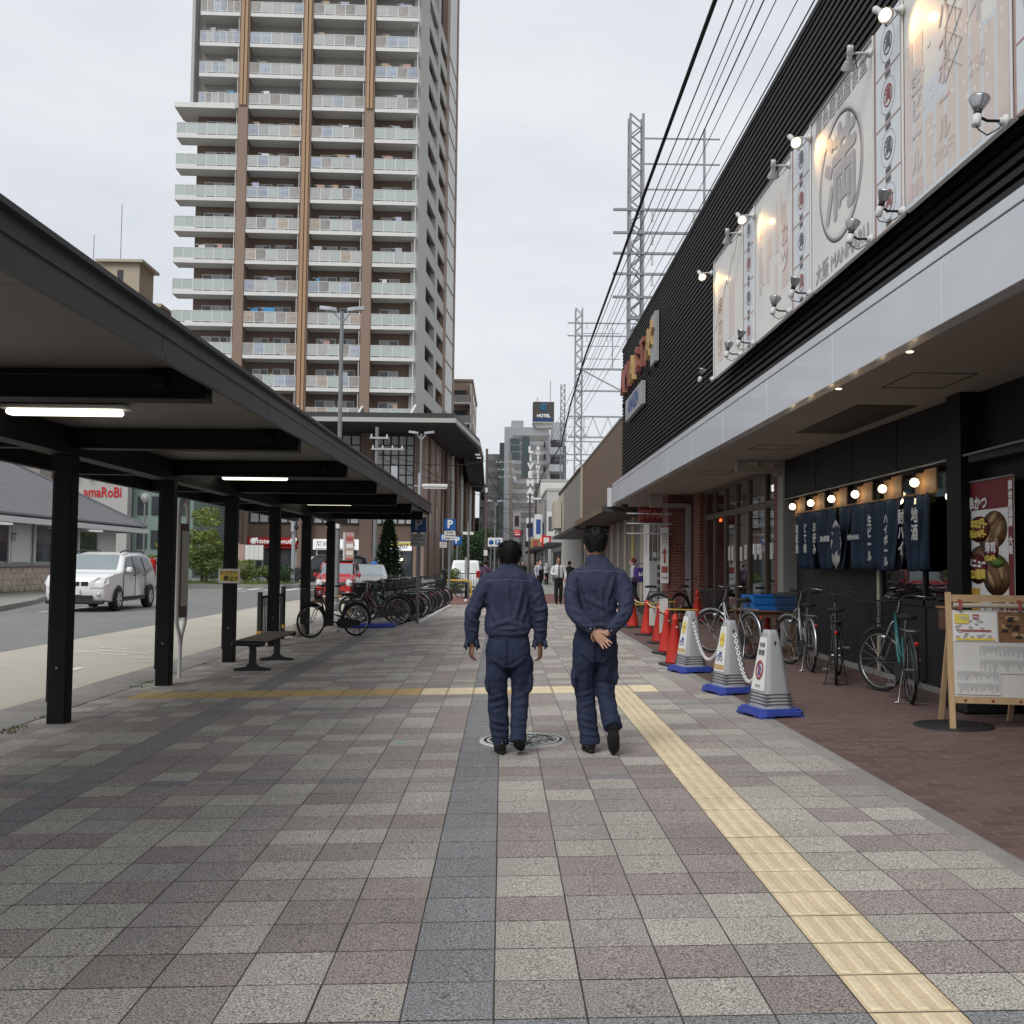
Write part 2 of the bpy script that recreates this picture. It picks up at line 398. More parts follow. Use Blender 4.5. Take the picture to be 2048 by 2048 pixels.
# vehicles
mk('car_white', (0.80,0.80,0.79), 0.25, var=0.02, coat=0.8)
mk('car_red', (0.42,0.012,0.016), 0.25, var=0.03, coat=0.8)
mk('car_black', (0.010,0.010,0.012), 0.2, var=0.03, coat=0.8)
mk('car_silver', (0.40,0.41,0.43), 0.28, metal=0.4, var=0.03, coat=0.6)
mk('lamp_glass', (0.62,0.64,0.66), 0.08, var=0.1, scale=20, spec=0.8)
mk('lamp_red', (0.40,0.015,0.012), 0.2, var=0.05)
mk('lamp_amber', (0.55,0.22,0.04), 0.2, var=0.05)
mk('plate', (0.68,0.68,0.64), 0.5, var=0.03)
mk('frame_silver', (0.26,0.26,0.265), 0.3, metal=0.8, var=0.05)
mk('frame_teal', (0.02,0.125,0.125), 0.3, var=0.05, coat=0.4)
mk('frame_maroon', (0.10,0.012,0.016), 0.3, var=0.05, coat=0.4)
# tower
mk('tower_brown', (0.205,0.145,0.115), 0.75, var=0.06, scale=1.2, stain=0.06)
mk('tower_column', (0.27,0.19,0.145), 0.7, var=0.05, scale=0.6, stain=0.05)
mk('tower_bronze', (0.40,0.25,0.14), 0.5, var=0.05, scale=0.6)
mk('tower_grey', (0.47,0.46,0.44), 0.8, var=0.04, scale=0.5, stain=0.05)
mk('tower_wall_grey', (0.40,0.39,0.37), 0.8, var=0.04, scale=0.5)
mk('slab_white', (0.70,0.70,0.68), 0.75, var=0.04, scale=0.8, stain=0.05)
mk('frost_green', (0.45,0.505,0.485), 0.35, var=0.05, scale=0.5, rnd=0.06)
mk('rail_clear', (0.44,0.45,0.44), 0.3, var=0.12, scale=1.0, rnd=0.12)
mk('rail_dim', (0.33,0.31,0.295), 0.3, var=0.3, scale=2.0, rnd=0.15)
mk('pane_white', (0.55,0.55,0.53), 0.4, var=0.05, scale=0.4, rnd=0.06)
mk('mullion', (0.018,0.018,0.019), 0.5, var=0)
mk('podium_brown', (0.185,0.125,0.098), 0.7, var=0.06, scale=0.8, stain=0.06)
mk('podium_light', (0.33,0.235,0.19), 0.7, var=0.06, scale=0.8)
mk('eave_dark', (0.045,0.043,0.042), 0.6, var=0.08, scale=0.5)
mk('eave_edge', (0.42,0.41,0.39), 0.6, var=0.05)
mk('roof_tile', (0.15,0.15,0.16), 0.5, var=0.15, scale=1.5, world=True)
mk('stone_pink', (0.52,0.42,0.35), 0.85, var=0.08, scale=2, rnd=0.12)
mk('station_wall', (0.60,0.60,0.575), 0.7, var=0.05, scale=1)
mk('beige_wall', (0.46,0.395,0.30), 0.8, var=0.05, scale=0.5, stain=0.08)
mk('taupe_wall', (0.285,0.255,0.225), 0.8, var=0.06, scale=0.5, stain=0.08)
mk('green_wall', (0.19,0.255,0.235), 0.7, var=0.06, scale=0.5)
mk('hotel_grey', (0.62,0.61,0.59), 0.8, var=0.05, scale=0.3, stain=0.06)  # the three hotel tones are raised, with distance haze put into the colour
mk('hotel_dark', (0.45,0.44,0.42), 0.8, var=0.05, scale=0.3)
mk('hotel_pale', (0.72,0.74,0.76), 0.8, var=0.04, scale=0.3)
mk('glass_teal', (0.08,0.125,0.125), 0.08, var=0.2, scale=0.3, spec=0.8)
mk('sign_red', (0.55,0.012,0.016), 0.5, var=0.04)
mk('blue_logo', (0.06,0.28,0.52), 0.5, var=0.1)
mk('blue_text', (0.04,0.09,0.30), 0.5, var=0.1)
mk('board_brown', (0.13,0.115,0.10), 0.5, var=0.05)
mk('letter_white', (0.80,0.82,0.82), 0.5, var=0.02, emit=(1,1,1), es=0.3)  # faint glow added so that far white lettering stays readable
mk('letter_yellow', (0.42,0.27,0.10), 0.5, var=0.08)
mk('letter_red', (0.28,0.095,0.075), 0.5, var=0.08)
mk('glass_globe', (0.5,0.5,0.5), 0.1, var=0.1, alpha=0.5)
mk('cloud_film', (0.55,0.55,0.54), 0.4, var=0.05)
mk('windscreen', (0.23,0.27,0.285), 0.08, var=0.12, scale=1.5, spec=0.9)  # pale base colour stands in for sky reflected in the sloped glass
mk('flood_bulb', (1,0.95,0.85), 0.4, var=0, emit=(1.0,0.86,0.62), es=2.6)
mk('rail_blue', (0.36,0.40,0.47), 0.3, var=0.3, scale=3.0, rnd=0.15)
mk('rail_tan', (0.42,0.36,0.30), 0.3, var=0.3, scale=3.0, rnd=0.15)
mk('print_mute', (0.58,0.57,0.575), 0.55, var=0.05)
mk('print_rose', (0.66,0.52,0.47), 0.55, var=0.05)
mk('tactile_base', (0.645,0.52,0.34), 0.75, var=0.10, scale=9, fine=0.15, fscale=60, stain=0.15, world=True, spots=True)
# ================================================================= the ground
def proj(X, Y, Z):
    c = AX.T @ np.array([X, Y, Z - CAM_H])
    return (1024 + FPX*c[0]/c[2], 1024 - FPX*c[1]/c[2]) if c[2] > 0.05 else (1e9, 1e9)
def show_size(x, y, z, s):
    u, v = proj(x, y, z)
    if not (-60 < u < 2108 and -60 < v < 2108): return 0
    return s / (y*y + x*x)

g = MB(); g.quad((-900,-200,-0.35),(900,-200,-0.35),(900,1500,-0.35),(-900,1500,-0.35))
struct(g.build('ground', 'earth'))
# road: asphalt with a gentle camber, then the concrete bus lane beside the kerb
g = MB()
xs = [-90, -9.0, -7.95]; zs = [0.0, 0.0, -0.037]
for i in range(2): g.quad((xs[i],-12,zs[i]),(xs[i+1],-12,zs[i+1]),(xs[i+1],95,zs[i+1]),(xs[i],95,zs[i]))
g.quad((-7.95,48,-0.037),(-5.17,48,-0.12),(-5.17,95,-0.12),(-7.95,95,-0.037))
struct(g.build('asphalt_road', 'asphalt'))
lane = struct(MB().quad((-7.95,-12,-0.33),(-5.17,-12,-0.33),(-5.17,48,-0.33),(-7.95,48,-0.33)).build('bus_lane', 'joint'))
y = -3.0; lane_me = {}
while y < 48:
    L = min(4.0, 48 - y); key = round(L, 2)
    if key not in lane_me:
        m = MB(); a = 0.008
        m.add([(-7.942,a,-0.0372),(-5.18,a,-0.1197),(-5.18,L-a,-0.1197),(-7.942,L-a,-0.0372),(-7.942,a,-0.3),(-5.18,a,-0.3),(-5.18,L-a,-0.3),(-7.942,L-a,-0.3)],
              [(0,1,2,3),(4,5,1,0),(5,6,2,1),(6,7,3,2),(7,4,0,3)])
        lane_me[key] = m.mesh('concrete_slab', 'concrete_lane')
    link('concrete_slab', lane_me[key], lane, loc=(0, y, 0)); y += L
# faded white paint on lane and road
pm = MB(); z = lambda x: gz(x) + 0.004
def paint(x0, x1, y0, y1, dz=0.006): pm.quad((x0,y0,gz(x0)+dz),(x1,y0,gz(x1)+dz),(x1,y1,gz(x1)+dz),(x0,y1,gz(x0)+dz))
for i, (x, yy, w, l) in enumerate([(-7.3,16.6,.45,.10),(-7.1,16.95,.5,.10),(-6.8,17.3,.5,.10),(-6.5,16.75,.45,.10),(-6.3,17.15,.45,.1),(-6.0,17.5,.4,.1),(-7.6,17.6,.3,.1),(-6.9,17.75,.5,.1),(-6.05,14.3,.12,.5),(-6.8,13.1,.35,.08),(-5.9,16.4,.5,.09),
                                    (-6.8,24.0,.4,.12),(-6.2,27.0,.4,.12),(-6.9,30.0,.4,.12)]): paint(x, x+w, yy, yy+l)
for y0 in (12.0, 20, 28): paint(-12.6, -12.45, y0, y0+3.5)
for i in range(9): paint(-14.0+i*0.95, -13.55+i*0.95, 52.0, 56.0)
paint(-12.9, -7.0, 49.6, 50.0)
struct(pm.build('road_marking', 'road_paint'))

# ---- tiled pavement (falls 2.5 % to the road): one slab bed and its tiles
walk = struct(MB().quad((-4.515,-4,-0.0016),(2.39,-4,-0.0016),(2.39,37.2,-0.0016),(-4.515,37.2,-0.0016)).build('sidewalk', 'joint', rot=(0,-0.025,0)))
cols = [(-0.01 + 0.3*k, -0.01 + 0.3*(k+1)) for k in range(-15, 8)]
rows = []
y = 3.355
rr = [3.355 - 0.302*k for k in range(1, 16)][::-1]
for y0 in rr: rows.append((y0, y0+0.302, 'b' if y0 > 3.0 or abs(y0+0.57) < 0.15 else 'n'))
y = 3.355
for k in range(12): rows.append((y, y+0.3013, 'n')); y += 0.3013
rows.append((y, y+0.15, 'b')); y += 0.15
for k in range(11): rows.append((y, y+0.307, 'n')); y += 0.307
rows.append((y, y+0.15, 'b')); y += 0.15
for k in range(3): rows.append((y, y+0.315, 'n')); y += 0.315
yt0 = y; rows.append((y, y+0.3, 'y')); y += 0.3; rows.append((y, y+0.3, 'y')); y += 0.3; yt1 = y
k = 0
while y < 37.1:
    if k % 12 == 6: rows.append((y, y+0.15, 'b')); y += 0.15
    else: rows.append((y, y+0.3, 'n')); y += 0.3
    k += 1
TM = ['tile_light','tile_mid','tile_red','tile_blue','tactile','tactile_orange','tactile_base']
def tile_geo(mb, x0, x1, y0, y1, kind, dz=0.0):
    gx, gy, c = 0.0030, 0.0052, 0.0008
    a, b, p, q = x0+gx, x1-gx, y0+gy, y1-gy
    v = [(a,p,-.03),(b,p,-.03),(b,q,-.03),(a,q,-.03),(a,p,dz-c),(b,p,dz-c),(b,q,dz-c),(a,q,dz-c),(a+c,p+c,dz),(b-c,p+c,dz),(b-c,q-c,dz),(a+c,q-c,dz)]
    mb.add(v, [(0,1,5,4),(1,2,6,5),(2,3,7,6),(3,0,4,7),(4,5,9,8),(5,6,10,9),(6,7,11,10),(7,4,8,11),(8,9,10,11)], kind)
def bars(mb, x0, x1, y0, y1, kind, along='y'):
    for k in range(4):
        if along == 'y':
            c = x0 + (x1-x0)*(k+0.5)/4; p, q, w = y0+0.016, y1-0.016, 0.0135
            v = [(c-w-.007,p,0),(c+w+.007,p,0),(c+w+.007,q,0),(c-w-.007,q,0),(c-w,p+.006,.005),(c+w,p+.006,.005),(c+w,q-.006,.005),(c-w,q-.006,.005)]
        else:
            c = y0 + (y1-y0)*(k+0.5)/4; p, q, w = x0+0.016, x1-0.016, 0.0135
            v = [(p,c-w-.007,0),(q,c-w-.007,0),(q,c+w+.007,0),(p,c+w+.007,0),(p+.006,c-w,.005),(q-.006,c-w,.005),(q-.006,c+w,.005),(p+.006,c+w,.005)]
        mb.add(v, [(4,5,6,7),(0,1,5,4),(1,2,6,5),(2,3,7,6),(3,0,4,7)], kind)
def dots(mb, x0, x1, y0, y1, kind):
    for i in range(5):
        for j in range(5):
            cx = x0+(x1-x0)*(i+.5)/5; cy = y0+(y1-y0)*(j+.5)/5
            mb.lathe([(0.016,0),(0.009,0.005)], 6, kind, T(cx,cy,0))
rt = random.Random(3)
cells = []
for (y0, y1, rk) in rows:
    for ci, (x0, x1) in enumerate(cols):
        blue = ci in (14, 5)
        r_ = rt.random()
        kind = 0 if r_ < 0.40 else 1 if r_ < 0.62 else 2
        bar = None
        if blue or rk == 'b': kind = 3
        if rk == 'b' and not blue and y0 > 5 and rt.random() < 0.85: kind = rt.choice((1, 1, 2, 3))
        if ci == 19 and y1 < yt1 + .01: kind = 4; bar = 'y'
        elif rk == 'y' and 0.5 < ci < 21: kind = 5 if ci < 12 or rt.random() < 0.2 else 4; bar = 'd' if ci < 4 else 'x'
        cells.append((x0, x1, y0, y1, kind, bar, (rt.random()-0.5)*0.0012))
cells.sort(key=lambda c: -show_size((c[0]+c[1])/2, max(0.3,(c[2]+c[3])/2), gz((c[0]+c[1])/2), 1.0))
tile_me = {}
rest = MB()
for i, (x0, x1, y0, y1, kind, bar, dz) in enumerate(cells):
    if i < 300:
        key = (kind, bar, round(y1-y0, 3))
        if key not in tile_me:
            m = MB(); tile_geo(m, 0, x1-x0, 0, y1-y0, 1 if bar and kind == 4 else 0)
            if bar == 'y' or bar == 'x': bars(m, 0, x1-x0, 0, y1-y0, 0, bar)
            tile_me[key] = m.mesh('tactile_tile' if bar else 'tile', [TM[kind], 'tactile_base'] if bar else TM[kind])
        link('tactile_tile' if bar else 'tile', tile_me[key], walk, loc=(x0 + (rt.random()-.5)*.0015, y0 + (rt.random()-.5)*.0015, dz), rot=((rt.random()-.5)*.002, (rt.random()-.5)*.002, (rt.random()-.5)*.004))
    else:
        tile_geo(rest, x0, x1, y0, y1, 6 if bar and kind == 4 else kind, dz)
        if bar in ('x', 'y'): bars(rest, x0, x1, y0, y1, kind, bar)
        if bar == 'd': dots(rest, x0, x1, y0, y1, kind)
rest.build('far_tiles', TM, walk, kind='stuff')

# ---- kerbs
kl = struct(MB().box(-5.16,-4.52,-4,48,-0.4,-0.16).build('kerb', 'joint'))
me = MB().box(-5.168,-4.518,0.004,0.796,-0.35,-0.112, ch=0.012).mesh('kerb_stone', 'stone_kerb')
for i in range(0, 64): link('kerb_stone', me, kl, loc=(0, -3+0.8*i, (random.random()-.5)*.004))
kr = struct(MB().box(2.394,2.508,-4,37.2,-0.2,0.03).build('kerb', 'joint', rot=(0,0,0)))
me = MB().box(2.393,2.511,0.003,0.597,-0.1,0.0625, ch=0.006).mesh('edge_stone', 'stone_kerb')
for i in range(0, 66): link('edge_stone', me, kr, loc=((random.random()-.5)*.003, -2.4+0.6*i, (random.random()-.5)*.003))

# ---- brick paving in front of the shops
bp_ = struct(MB().quad((2.51,-4,-0.0022),(5.6,-4,-0.0022),(5.6,37.2,-0.0022),(2.51,37.2,-0.0022)).build('brick_pavement', 'brick_joint', rot=(0,-0.025,0)))
bl, bw = 0.212, 0.106
bcells = []
for j in range(int(33.5/bw)):
    y0 = 3.6 + j*bw
    x = 2.515 - (bl/2 if j % 2 else 0)
    while x < 4.98:
        a, b = max(x, 2.515), min(x+bl, 5.0)
        if b - a > 0.03: bcells.append((a, b, y0))
        x += bl
bcells.sort(key=lambda c: -show_size((c[0]+c[1])/2, c[2], gz(c[0]), 1.0))
bme = {}; brest = MB(); rb = random.Random(5)
def brick_geo(mb, x0, x1, y0, y1, dz=0):
    gx, c = 0.0042, 0.001; a, b, p, q = x0+gx, x1-gx, y0+gx, y1-gx
    v = [(a,p,-.03),(b,p,-.03),(b,q,-.03),(a,q,-.03),(a,p,dz-c),(b,p,dz-c),(b,q,dz-c),(a,q,dz-c),(a+c,p+c,dz),(b-c,p+c,dz),(b-c,q-c,dz),(a+c,q-c,dz)]
    mb.add(v, [(0,1,5,4),(1,2,6,5),(2,3,7,6),(3,0,4,7),(4,5,9,8),(5,6,10,9),(6,7,11,10),(7,4,8,11),(8,9,10,11)], 0)
for i, (a, b, y0) in enumerate(bcells):
    if i < 300:
        k = round(b-a, 3)
        if k not in bme: m = MB(); brick_geo(m, 0, b-a, 0, bw); bme[k] = m.mesh('brick', 'brick_pave')
        link('brick', bme[k], bp_, loc=(a, y0, (rb.random()-.5)*.002), rot=((rb.random()-.5)*.008,(rb.random()-.5)*.008,(rb.random()-.5)*.01))
    else: brick_geo(brest, a, b, y0, y0+bw, (rb.random()-.5)*.002)
brest.build('far_bricks', 'brick_pave', bp_, kind='stuff')

# ---- beyond the tiles: red strip, pale paving, cross street
def strip(name, m, y0, y1, x0=-5.17, x1=5.6, dz=0.0):
    g = MB(); g.quad((x0,y0,gz(max(x0,-4.9))+dz),(x1,y0,gz(x1)+dz),(x1,y1,gz(x1)+dz),(x0,y1,gz(max(x0,-4.9))+dz)); return struct(g.build(name, m))
strip('red_crossing_pavement', 'red_pave', 37.2, 48.3)
strip('far_pavement', 'pave_far', 48.3, 72)
strip('far_street', 'asphalt', 72, 260, -9, 9, -0.02)
MB().quad((-2.16,25.9,gz(-2.1)+.005),(-2.06,25.9,gz(-2.1)+.005),(-1.83,37.2,gz(-1.9)+.005),(-1.93,37.2,gz(-1.9)+.005)).build('parking_line', 'road_paint', walk).matrix_parent_inverse = walk.matrix_basis.inverted()

# ---- left-hand island and far planting beds
isl = MB(); poly = [(-13.3,20),(-13.7,28.2),(-14.9,33),(-16.2,36.8),(-17.2,45),(-17.6,60),(-60,60),(-60,20)]
isl.prism(poly, -0.05, 0.14); struct(isl.build('left_pavement', 'stone_kerb'))
bed = MB(); bed.prism([(-18.2,54.2),(-11.6,54.6),(-11.0,55.6),(-11.4,61),(-18.2,61)], -0.05, 0.22); struct(bed.build('planting_bed', 'stone_kerb'))
bed = MB(); bed.prism([(-18.0,54.6),(-11.9,55.0),(-11.5,56),(-11.8,60.6),(-18.0,60.6)], 0.2, 0.27); struct(bed.build('planting_soil', 'grass'))

# ---- two manhole covers and small litter
mh = thing('manhole_cover', 'round manhole cover with white pattern between the two walking men', 'manhole cover', (0.19, 8.52, gz(0.19)+0.004))
mh.rotation_euler = (0, -0.025, 0)
mm = MB(); mm.lathe([(0.36,-0.02),(0.36,0.003),(0.30,0.003)], 40, cap=False); mm.build('rim', 'print_white', mh)
MB().lathe([(0.0001,0.003),(0.345,0.0045),(0.346,0.002)], 40).build('plate', 'iron', mh)
ring = MB()
for r_ in (0.29, 0.335): ring.torus(r_, 0.012, 40, 4, 0, T(0,0,0.006), sy=0.25)
rng = random.Random(11)
for k in range(70):
    a = rng.random()*6.28; r_ = 0.27*math.sqrt(rng.random())
    ring.torus(rng.uniform(.018,.05), 0.006, 8, 3, 0, T(r_*math.cos(a), r_*math.sin(a), 0.006), a0=rng.random()*6, a1=rng.random()*3+7.5, sy=0.3)
ring.build('pattern', 'print_white', mh)
mh = thing('manhole_cover', 'dark iron manhole cover in the red bricks by the menu easel', 'manhole cover', (3.92, 8.92, gz(3.9)+0.004))
mh.rotation_euler = (0, -0.025, 0)
MB().lathe([(0.33,-0.02),(0.33,0.004),(0.29,0.006),(0.0001,0.006)], 32).build('plate', 'iron', mh)
ring = MB()
for i in range(5): ring.torus(0.07+0.055*i, 0.008, 24, 4, 0, T(0,0,0.006), sy=0.5)
ring.build('rib', 'iron', mh)
tag(MB().box(-0.027,0.027,-0.02,0.02,0,0.006).build('paper_scrap', 'bag_mint', loc=(-0.82,8.47,gz(-0.82)+0.002), rot=(0,0,0.2)), 'small pale scrap of paper on the tiles left of the men', 'litter')
# ================================================================= bus shelter canopy on the left
cano = thing('bus_canopy', 'long black steel bus shelter canopy on a row of square posts', 'canopy', (0, 0, 0))
Y0, Y1 = 0.6, 27.3
def eb(y): return 2.55 + (y-3.9)*0.0093      # eave underside
roof = MB()
for (xa, za, xb, zb) in ((-1.90,0.245,-5.6,0.20),):
    v = [(-1.96,Y0,eb(Y0)+.235),(-1.96,Y1,eb(Y1)+.225),(-5.6,Y1,eb(Y1)+.16),(-5.6,Y0,eb(Y0)+.16)]
    roof.add(v + [(x,y_,z_-0.05) for x,y_,z_ in v], [(0,1,2,3)[::-1],(4,5,6,7),(0,4,5,1)[::-1],(1,5,6,2)[::-1],(2,6,7,3)[::-1],(3,7,4,0)[::-1]])
roof.build('roof', 'fascia_steel', cano)
# fascia in lengths, with lips and joints
fl = 2.55
n = int((Y1-Y0)/fl)+1
for i in range(n):
    a = Y0 + i*fl + 0.004; b = min(Y1, Y0+(i+1)*fl) - 0.004
    if b <= a: continue
    f = MB()
    prof = [(-1.93,0.0),(-1.895,0.0),(-1.895,0.045),(-1.915,0.055),(-1.915,0.135),(-1.905,0.142),(-1.905,0.155),(-1.915,0.162),(-1.915,0.225),(-1.885,0.235),(-1.885,0.262),(-1.96,0.262),(-1.96,0.03),(-1.93,0.03)]
    k = len(prof); vs_ = [(x, a, eb(a)+z_) for x, z_ in prof] + [(x, b, eb(b)+z_) for x, z_ in prof]
    f.add(vs_, [(j,(j+1)%k,k+(j+1)%k,k+j) for j in range(k)] + [tuple(range(k))[::-1], tuple(range(k,2*k))])
    f.build('fascia', 'fascia_steel', cano)
f = MB(); f.box(-5.6,-1.97,Y1-0.012,Y1+0.04,eb(Y1)-0.02,eb(Y1)+0.25); f.build('end_fascia', 'fascia_steel', cano)
PY = [6.83, 9.90, 12.93, 15.98, 19.05, 22.10, 25.25]
# ceiling panels between the beams, with seams
for i in range(len(PY)+1):
    a = Y0 if i == 0 else PY[i-1]+0.08; b = Y1-0.02 if i == len(PY) else PY[i]-0.08
    for j in range(3):
        p = a + (b-a)*j/3 + 0.004; q = a + (b-a)*(j+1)/3 - 0.004
        f = MB(); f.add([(-5.5,p,2.70),(-1.97,p,2.70+.02),(-1.97,q,2.72),(-5.5,q,2.70),(-5.5,p,2.715),(-1.97,p,2.735),(-1.97,q,2.735),(-5.5,q,2.715)],
                       [(3,2,1,0),(4,5,6,7),(0,1,5,4),(1,2,6,5),(2,3,7,6),(3,0,4,7)]); f.build('ceiling_panel', 'soffit_panel', cano)
for y_ in PY:
    f = MB(); f.box(-5.45,-4.31,y_-0.07,y_+0.07,2.52,2.70); f.box(-4.1,-1.975,y_-0.07,y_+0.07,2.53,2.715); f.box(-4.1,-1.975,y_-0.1,y_+0.1,2.515,2.53); f.build('cross_beam', 'dark_steel', cano)
    f = MB(); f.box(-2.35,-2.0,y_-.12,y_-.072,2.56,2.70); f.box(-2.3,-2.2,y_-.2,y_-.12,2.58,2.66, ch=.01); f.build('bracket', 'dark_steel', cano)
    f = MB(); f.tube([(-4.05,y_-.16,2.655),(-2.2,y_-.16,2.665)], .012); f.build('conduit', 'dark_steel', cano)
f = MB(); f.box(-4.30,-4.115,Y0,Y1-.05,2.45,2.70); f.build('long_beam', 'dark_steel', cano)
f = MB(); f.box(-5.55,-5.46,Y0,Y1-.05,2.52,2.70); f.build('rear_beam', 'dark_steel', cano)
for y_ in PY[1:]:
    f = MB(); zb = gz(-4.2)-0.02
    f.box(-4.292,-4.122,y_-.085,y_+.085,zb,2.45, ch=.006)
    f.add([(-4.292,y_-.08,2.45),(-4.292,y_+.08,2.45),(-4.292,y_+.08,2.30),(-4.292,y_-.08,2.30),(-4.33,y_-.08,2.45),(-4.33,y_+.08,2.45),(-4.33,y_+.08,2.36),(-4.33,y_-.08,2.36)],[(4,5,6,7),(0,3,7,4),(1,5,6,2),(2,6,7,3)])
    f.box(-4.315,-4.293,y_-.06,y_+.06,zb+.22,2.28, ch=.004)
    p = f.build('post', 'dark_steel', cano)
    b = MB(); b.tube([(-4.207,y_-.086,0.42),(-4.207,y_-.094,0.42)], .012, 8); b.build('bolt', 'grey_metal', p)
# fluorescent fittings
for y_ in (8.3, 14.7, 21.0, 26.55):
    fx = MB(); fx.box(-4.08,-3.04,y_-.075,y_+.075,2.665,2.70, ch=.008)
    fo = fx.build('light_fitting', 'white_metal', cano)
    fx = MB(); fx.box(-4.02,-3.10,y_-.06,y_+.06,2.615,2.664, ch=.015); fx.build('tube_cover', 'tube_light', fo)

# bench under the canopy
b = thing('bench', 'slatted backless bench with dark cast-iron legs beside the third canopy post', 'bench', (-3.50, 15.35, gz(-3.5)))
for k in range(5): MB().box(-.21+.086*k,-.21+.086*k+.072,-1.05,1.05,.405,.435, ch=.006).build('slat', 'wood_bench', b)
for s_ in (-1, 1):
    f = MB(); f.box(-.235,.235,s_*1.06-.03,s_*1.06+.03,.365,.438, ch=.02); f.build('end_rail', 'bench_iron', b)
    f = MB(); yy = s_*.78
    f.prism([(-.26,0),(-.26,.03),(-.10,.055),(-.045,.11),(-.045,.33),(-.13,.375),(-.2,.40),(.2,.40),(.13,.375),(.045,.33),(.045,.11),(.10,.055),(.26,.03),(.26,0)], -.03, .03, 0, T(0,yy,0)@RX(R(90)))
    f.build('leg', 'bench_iron', b)
MB().box(-.02,.02,-.76,.76,.37,.40).build('stretcher', 'bench_iron', b)

# railing between fourth and fifth post
rl = thing('railing', 'low black vertical-bar railing between two canopy posts', 'railing', (-4.42, 18.85, gz(-4.42)))
for s_ in (0, 1): MB().box(-.04,.04,s_*2.0-.04,s_*2.0+.04,-.02,1.0+.06*s_, ch=.01).build('railing_post', 'black_paint', rl)
for h in (.12, .88): MB().box(-.02,.02,0.042,1.958,h,h+.045).build('rail', 'black_paint', rl)
for k in range(15): MB().box(-.010,.010,.12+.125*k-.010,.12+.125*k+.010,.166,.879).build('bar', 'black_paint', rl)
for s_ in (0, 1): MB().box(-.045,.045,s_*2.0-.045,s_*2.0+.045,.22,.29).build('reflector_band', 'bar_yellow', rl)

# bus stop board behind the second post
bs = thing('bus_stop_sign', 'tall bus stop timetable board with rounded white frame behind the second canopy post', 'sign', (-4.27, 13.75, gz(-4.27)), R(86))
f = MB(); f.tube([(0,0,-.02),(0,0,.42),(-.03,0,.55),(-.14,0,.72),(-.155,0,.9),(-.155,0,2.1),(-.12,0,2.28),(0,0,2.36)], .028, 8); f.tube([(0,0,.42),(.03,0,.55),(.14,0,.72),(.155,0,.9),(.155,0,2.1),(.12,0,2.28),(0,0,2.36)], .028, 8); f.build('frame', 'white_metal', bs)
MB().box(-.13,.13,-.03,.03,.80,2.05, ch=.01).build('timetable_case', 'frame_brown', bs)
MB().box(-.11,.11,-.034,-.031,.95,1.95).build('timetable_paper', 'paper', bs)

# notice fixed to the third post
nt = thing('notice', 'small yellow and white no-smoking notice wired to the third canopy post', 'notice', (-4.205, PY[3]-.094, 1.22))
MB().box(-.165,.165,-.012,.004,-.11,.11, ch=.004).build('board', 'print_white', nt)
MB().box(-.14,.14,-.0145,-.0125,-.085,.085).build('print', 'print_yellow', nt)
q = text_mb('歩き煙草', .07, T(-.01,-.016,.045)@RX(R(90)), bold=.001); q.build('lettering', 'letter_yellow', nt)
q = text_mb('禁止!!', .085, T(.02,-.016,-.04)@RX(R(90)), bold=.002); q.build('lettering', 'print_black', nt)
# ================================================================= shop building on the right
def FM(X, Y, Z):      # print plane on a wall that faces the street (-X); local x runs towards the viewer
    m = Matrix.Identity(4)
    for i, c in enumerate(((0,-1,0), (0,0,1), (-1,0,0))):
        for j in range(3): m[j][i] = c[j]
    m[0][3], m[1][3], m[2][3] = X, Y, Z
    return m
def FC(X, Y, Z, rz=0.0): return T(X, Y, Z) @ RZ(rz) @ RX(R(90))    # print plane that faces the camera (-Y)

def glassy(name, tint, refl, rough=0.02):
    m = bpy.data.materials.new(name); m.use_nodes = True; N = m.node_tree.nodes; L = m.node_tree.links; N.clear()
    o = N.new('ShaderNodeOutputMaterial'); mx = N.new('ShaderNodeMixShader'); tr = N.new('ShaderNodeBsdfTransparent'); gl = N.new('ShaderNodeBsdfGlossy')
    lw = N.new('ShaderNodeLayerWeight'); lw.inputs['Blend'].default_value = 0.25; ma = N.new('ShaderNodeMath'); ma.operation = 'MULTIPLY_ADD'
    ma.inputs[1].default_value = 0.7; ma.inputs[2].default_value = refl; ma.use_clamp = True
    tr.inputs['Color'].default_value = (*tint, 1); gl.inputs['Roughness'].default_value = rough; gl.inputs['Color'].default_value = (0.9,0.93,0.95,1)
    L.new(lw.outputs['Fresnel'], ma.inputs[0]); L.new(ma.outputs[0], mx.inputs['Fac']); L.new(tr.outputs[0], mx.inputs[1]); L.new(gl.outputs[0], mx.inputs[2]); L.new(mx.outputs[0], o.inputs['Surface'])
    MAT[name] = m
glassy('shop_glass', (0.80,0.82,0.82), 0.20)
glassy('door_glass', (0.30,0.30,0.31), 0.14)
glassy('car_glass', (0.30,0.34,0.36), 0.16)
glassy('balcony_glass', (0.80,0.86,0.85), 0.16)
